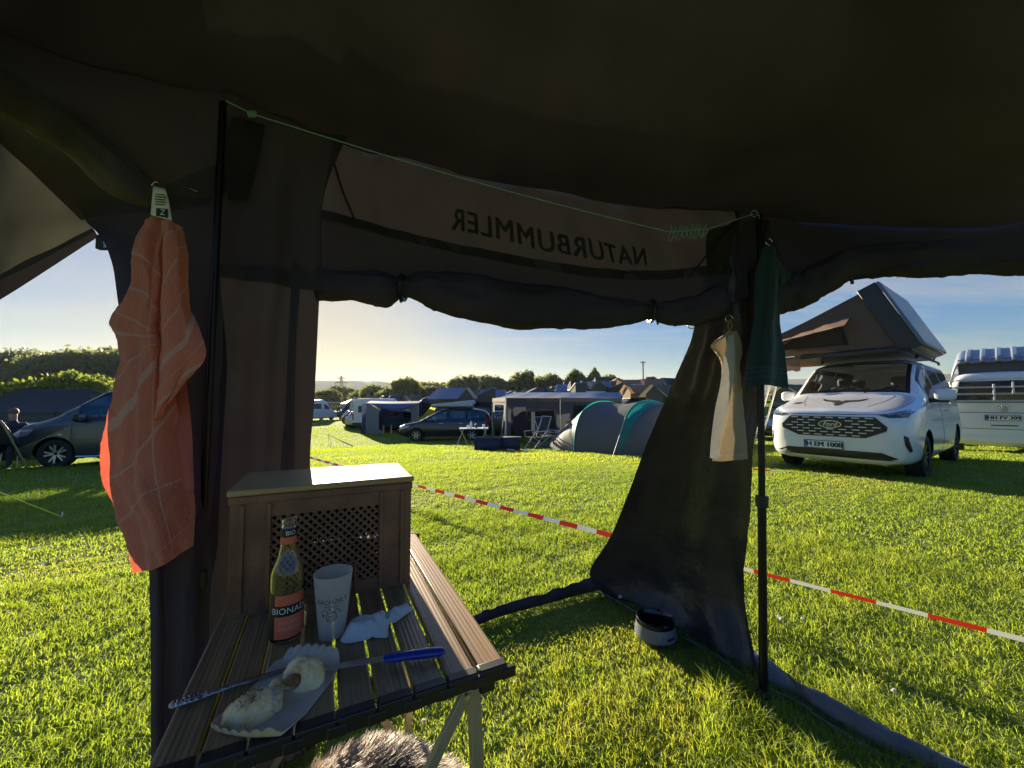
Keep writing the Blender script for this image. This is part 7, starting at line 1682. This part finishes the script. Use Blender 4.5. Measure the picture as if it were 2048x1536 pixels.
# blue awning tent beside the motorhome
def blue_awning():
    p = put(790, 27.2); t = thing('awning_tent', 'blue and grey awning tent with its front flap sagging open', 'awning tent', p, R(8)); a, h = 1.72, 2.1
    bl = mat('blue_awning_cloth', (.05, .07, .17), .7, trans=(.04, .05, .12), tw=.3); gr = mat('pale_grey_cloth', (.3, .31, .33), .8, trans=(.2, .2, .22), tw=.3)
    holed_wall(MB(), (-a, -.9), (a, -.9), 0, h - .1, [(.24, .86, .02, h - .32, .5)]).build('front_wall', gr, t, smooth=False)
    holed_wall(MB(), (-a - .25, -1.1), (-a, -.9), 0, h - .1, []).build('wing', bl, t, smooth=False)
    MB().grid([[Vector((x * (1 + .10 * (1 - z / h)), y, z)) for z in (0, h * .5, h)] for x, y in ((-a, -.9), (-a, 2.2), (a, 2.2), (a, -.9))]).build('wall', bl, t, smooth=False)
    MB().grid([[Vector((-a - .05 + (2 * a + .1) * j / 12, y, z - .04 * math.sin(j / 12 * 3.14))) for j in range(13)] for y, z in ((-1.0, h - .04), (.6, h + .12), (2.2, h))]).build('roof', bl, t)
    rows = [[Vector((-.9 + 2.3 * j / 16, -.95 - .35 * math.sin(v * 2.2), h - .08 - (.16 + .34 * math.sin(j / 16 * 3.14)) * v)) for j in range(17)] for v in (0, .25, .5, .75, 1)]
    MB().grid(rows).build('door_flap', mat('bright_blue_flap', (.13, .19, .40), .6, trans=(.1, .14, .3), tw=.3), t)
    for x in (-a, a): MB().tube([(x, -.92, 0), (x, -.92, h)], .018, 6).build('pole', M['alu'], t)
    c = put(776, 25.6); s = thing('camping_stool', 'small metal framed stool standing before the blue awning tent', 'stool', c, R(10))
    for x in (-.25, .25): MB().tube([(x, -.2, 0), (x, -.2, .62), (x, .2, .62), (x, .2, 0)], .016, 6).build('leg_frame', M['alu'], s)
    mb = MB(); mb.box((0, 0, .6), (.5, .4, .03)); mb.build('seat', M['seat'], s)
blue_awning()
def yellow_flap():
    p = put(850, 25.2); t = thing('sun_sail', 'bright yellow cloth sail sloping down between the people carrier and blue awning', 'sun sail', p)
    rows = []
    for i in range(9):
        v = i / 8; q = []
        for j in range(7):
            u = j / 6; q.append(Vector((.55 - 1.25 * v + (u - .5) * (.35 + .75 * v), .25 * math.sin(v * 3.1), 1.75 - 1.65 * v + .06 * math.sin(u * 6))))
        rows.append(q)
    MB().grid(rows).build('cloth', mat('yellow_cloth', (.42, .38, .05), .7, trans=(.6, .55, .05), tw=.5), t); MB().tube([(.6, .05, 0), (.58, .02, 1.8)], .016, 6).build('pole', M['alu'], t)
yellow_flap()
def canopies():
    for px, Y, lab, m in ((1187, 60, 'blue peaked pavilion among the camp rows below the tall tree', 'bluecanvas'), (795, 44, 'navy peaked pavilion over the blue awning tent', 'navycanvas'), (712, 52, 'blue grey pavilion left end of the camp rows', 'bluecanvas')):
        t = gable_tent('pavilion', lab, put(px, Y), R(px % 40), 3, 3, 2.1, 2.95, .02, M[m], M[m], cat='pavilion', z0=1.75, group='peaked pavilions in the camp')
        for x in (-1.45, 1.45):
            for y in (-1.45, 1.45): MB().tube([(x, y, 0), (x, y, 2.1)], .03, 5).build('pole', M['alu'], t)
canopies()

# ------------------------------------------------------------------ air
def haze(den):
    m = bpy.data.materials.new('haze'); m.use_nodes = True; n = m.node_tree.nodes; l = m.node_tree.links; n.remove(n['Principled BSDF'])
    v = n.new('ShaderNodeVolumePrincipled'); v.inputs['Color'].default_value = (.80, .86, .95, 1); v.inputs['Density'].default_value = den; v.inputs['Anisotropy'].default_value = .35
    l.new(v.outputs[0], n['Material Output'].inputs['Volume'])
    mb = MB(); mb.box((0, 0, 120), (8200, 8200, 280)); o = mb.build('haze', m, smooth=False); tag(o, 'thin pale summer haze over the valley', 'haze', kind='stuff')
HAZE = .00007
if HAZE: haze(HAZE)
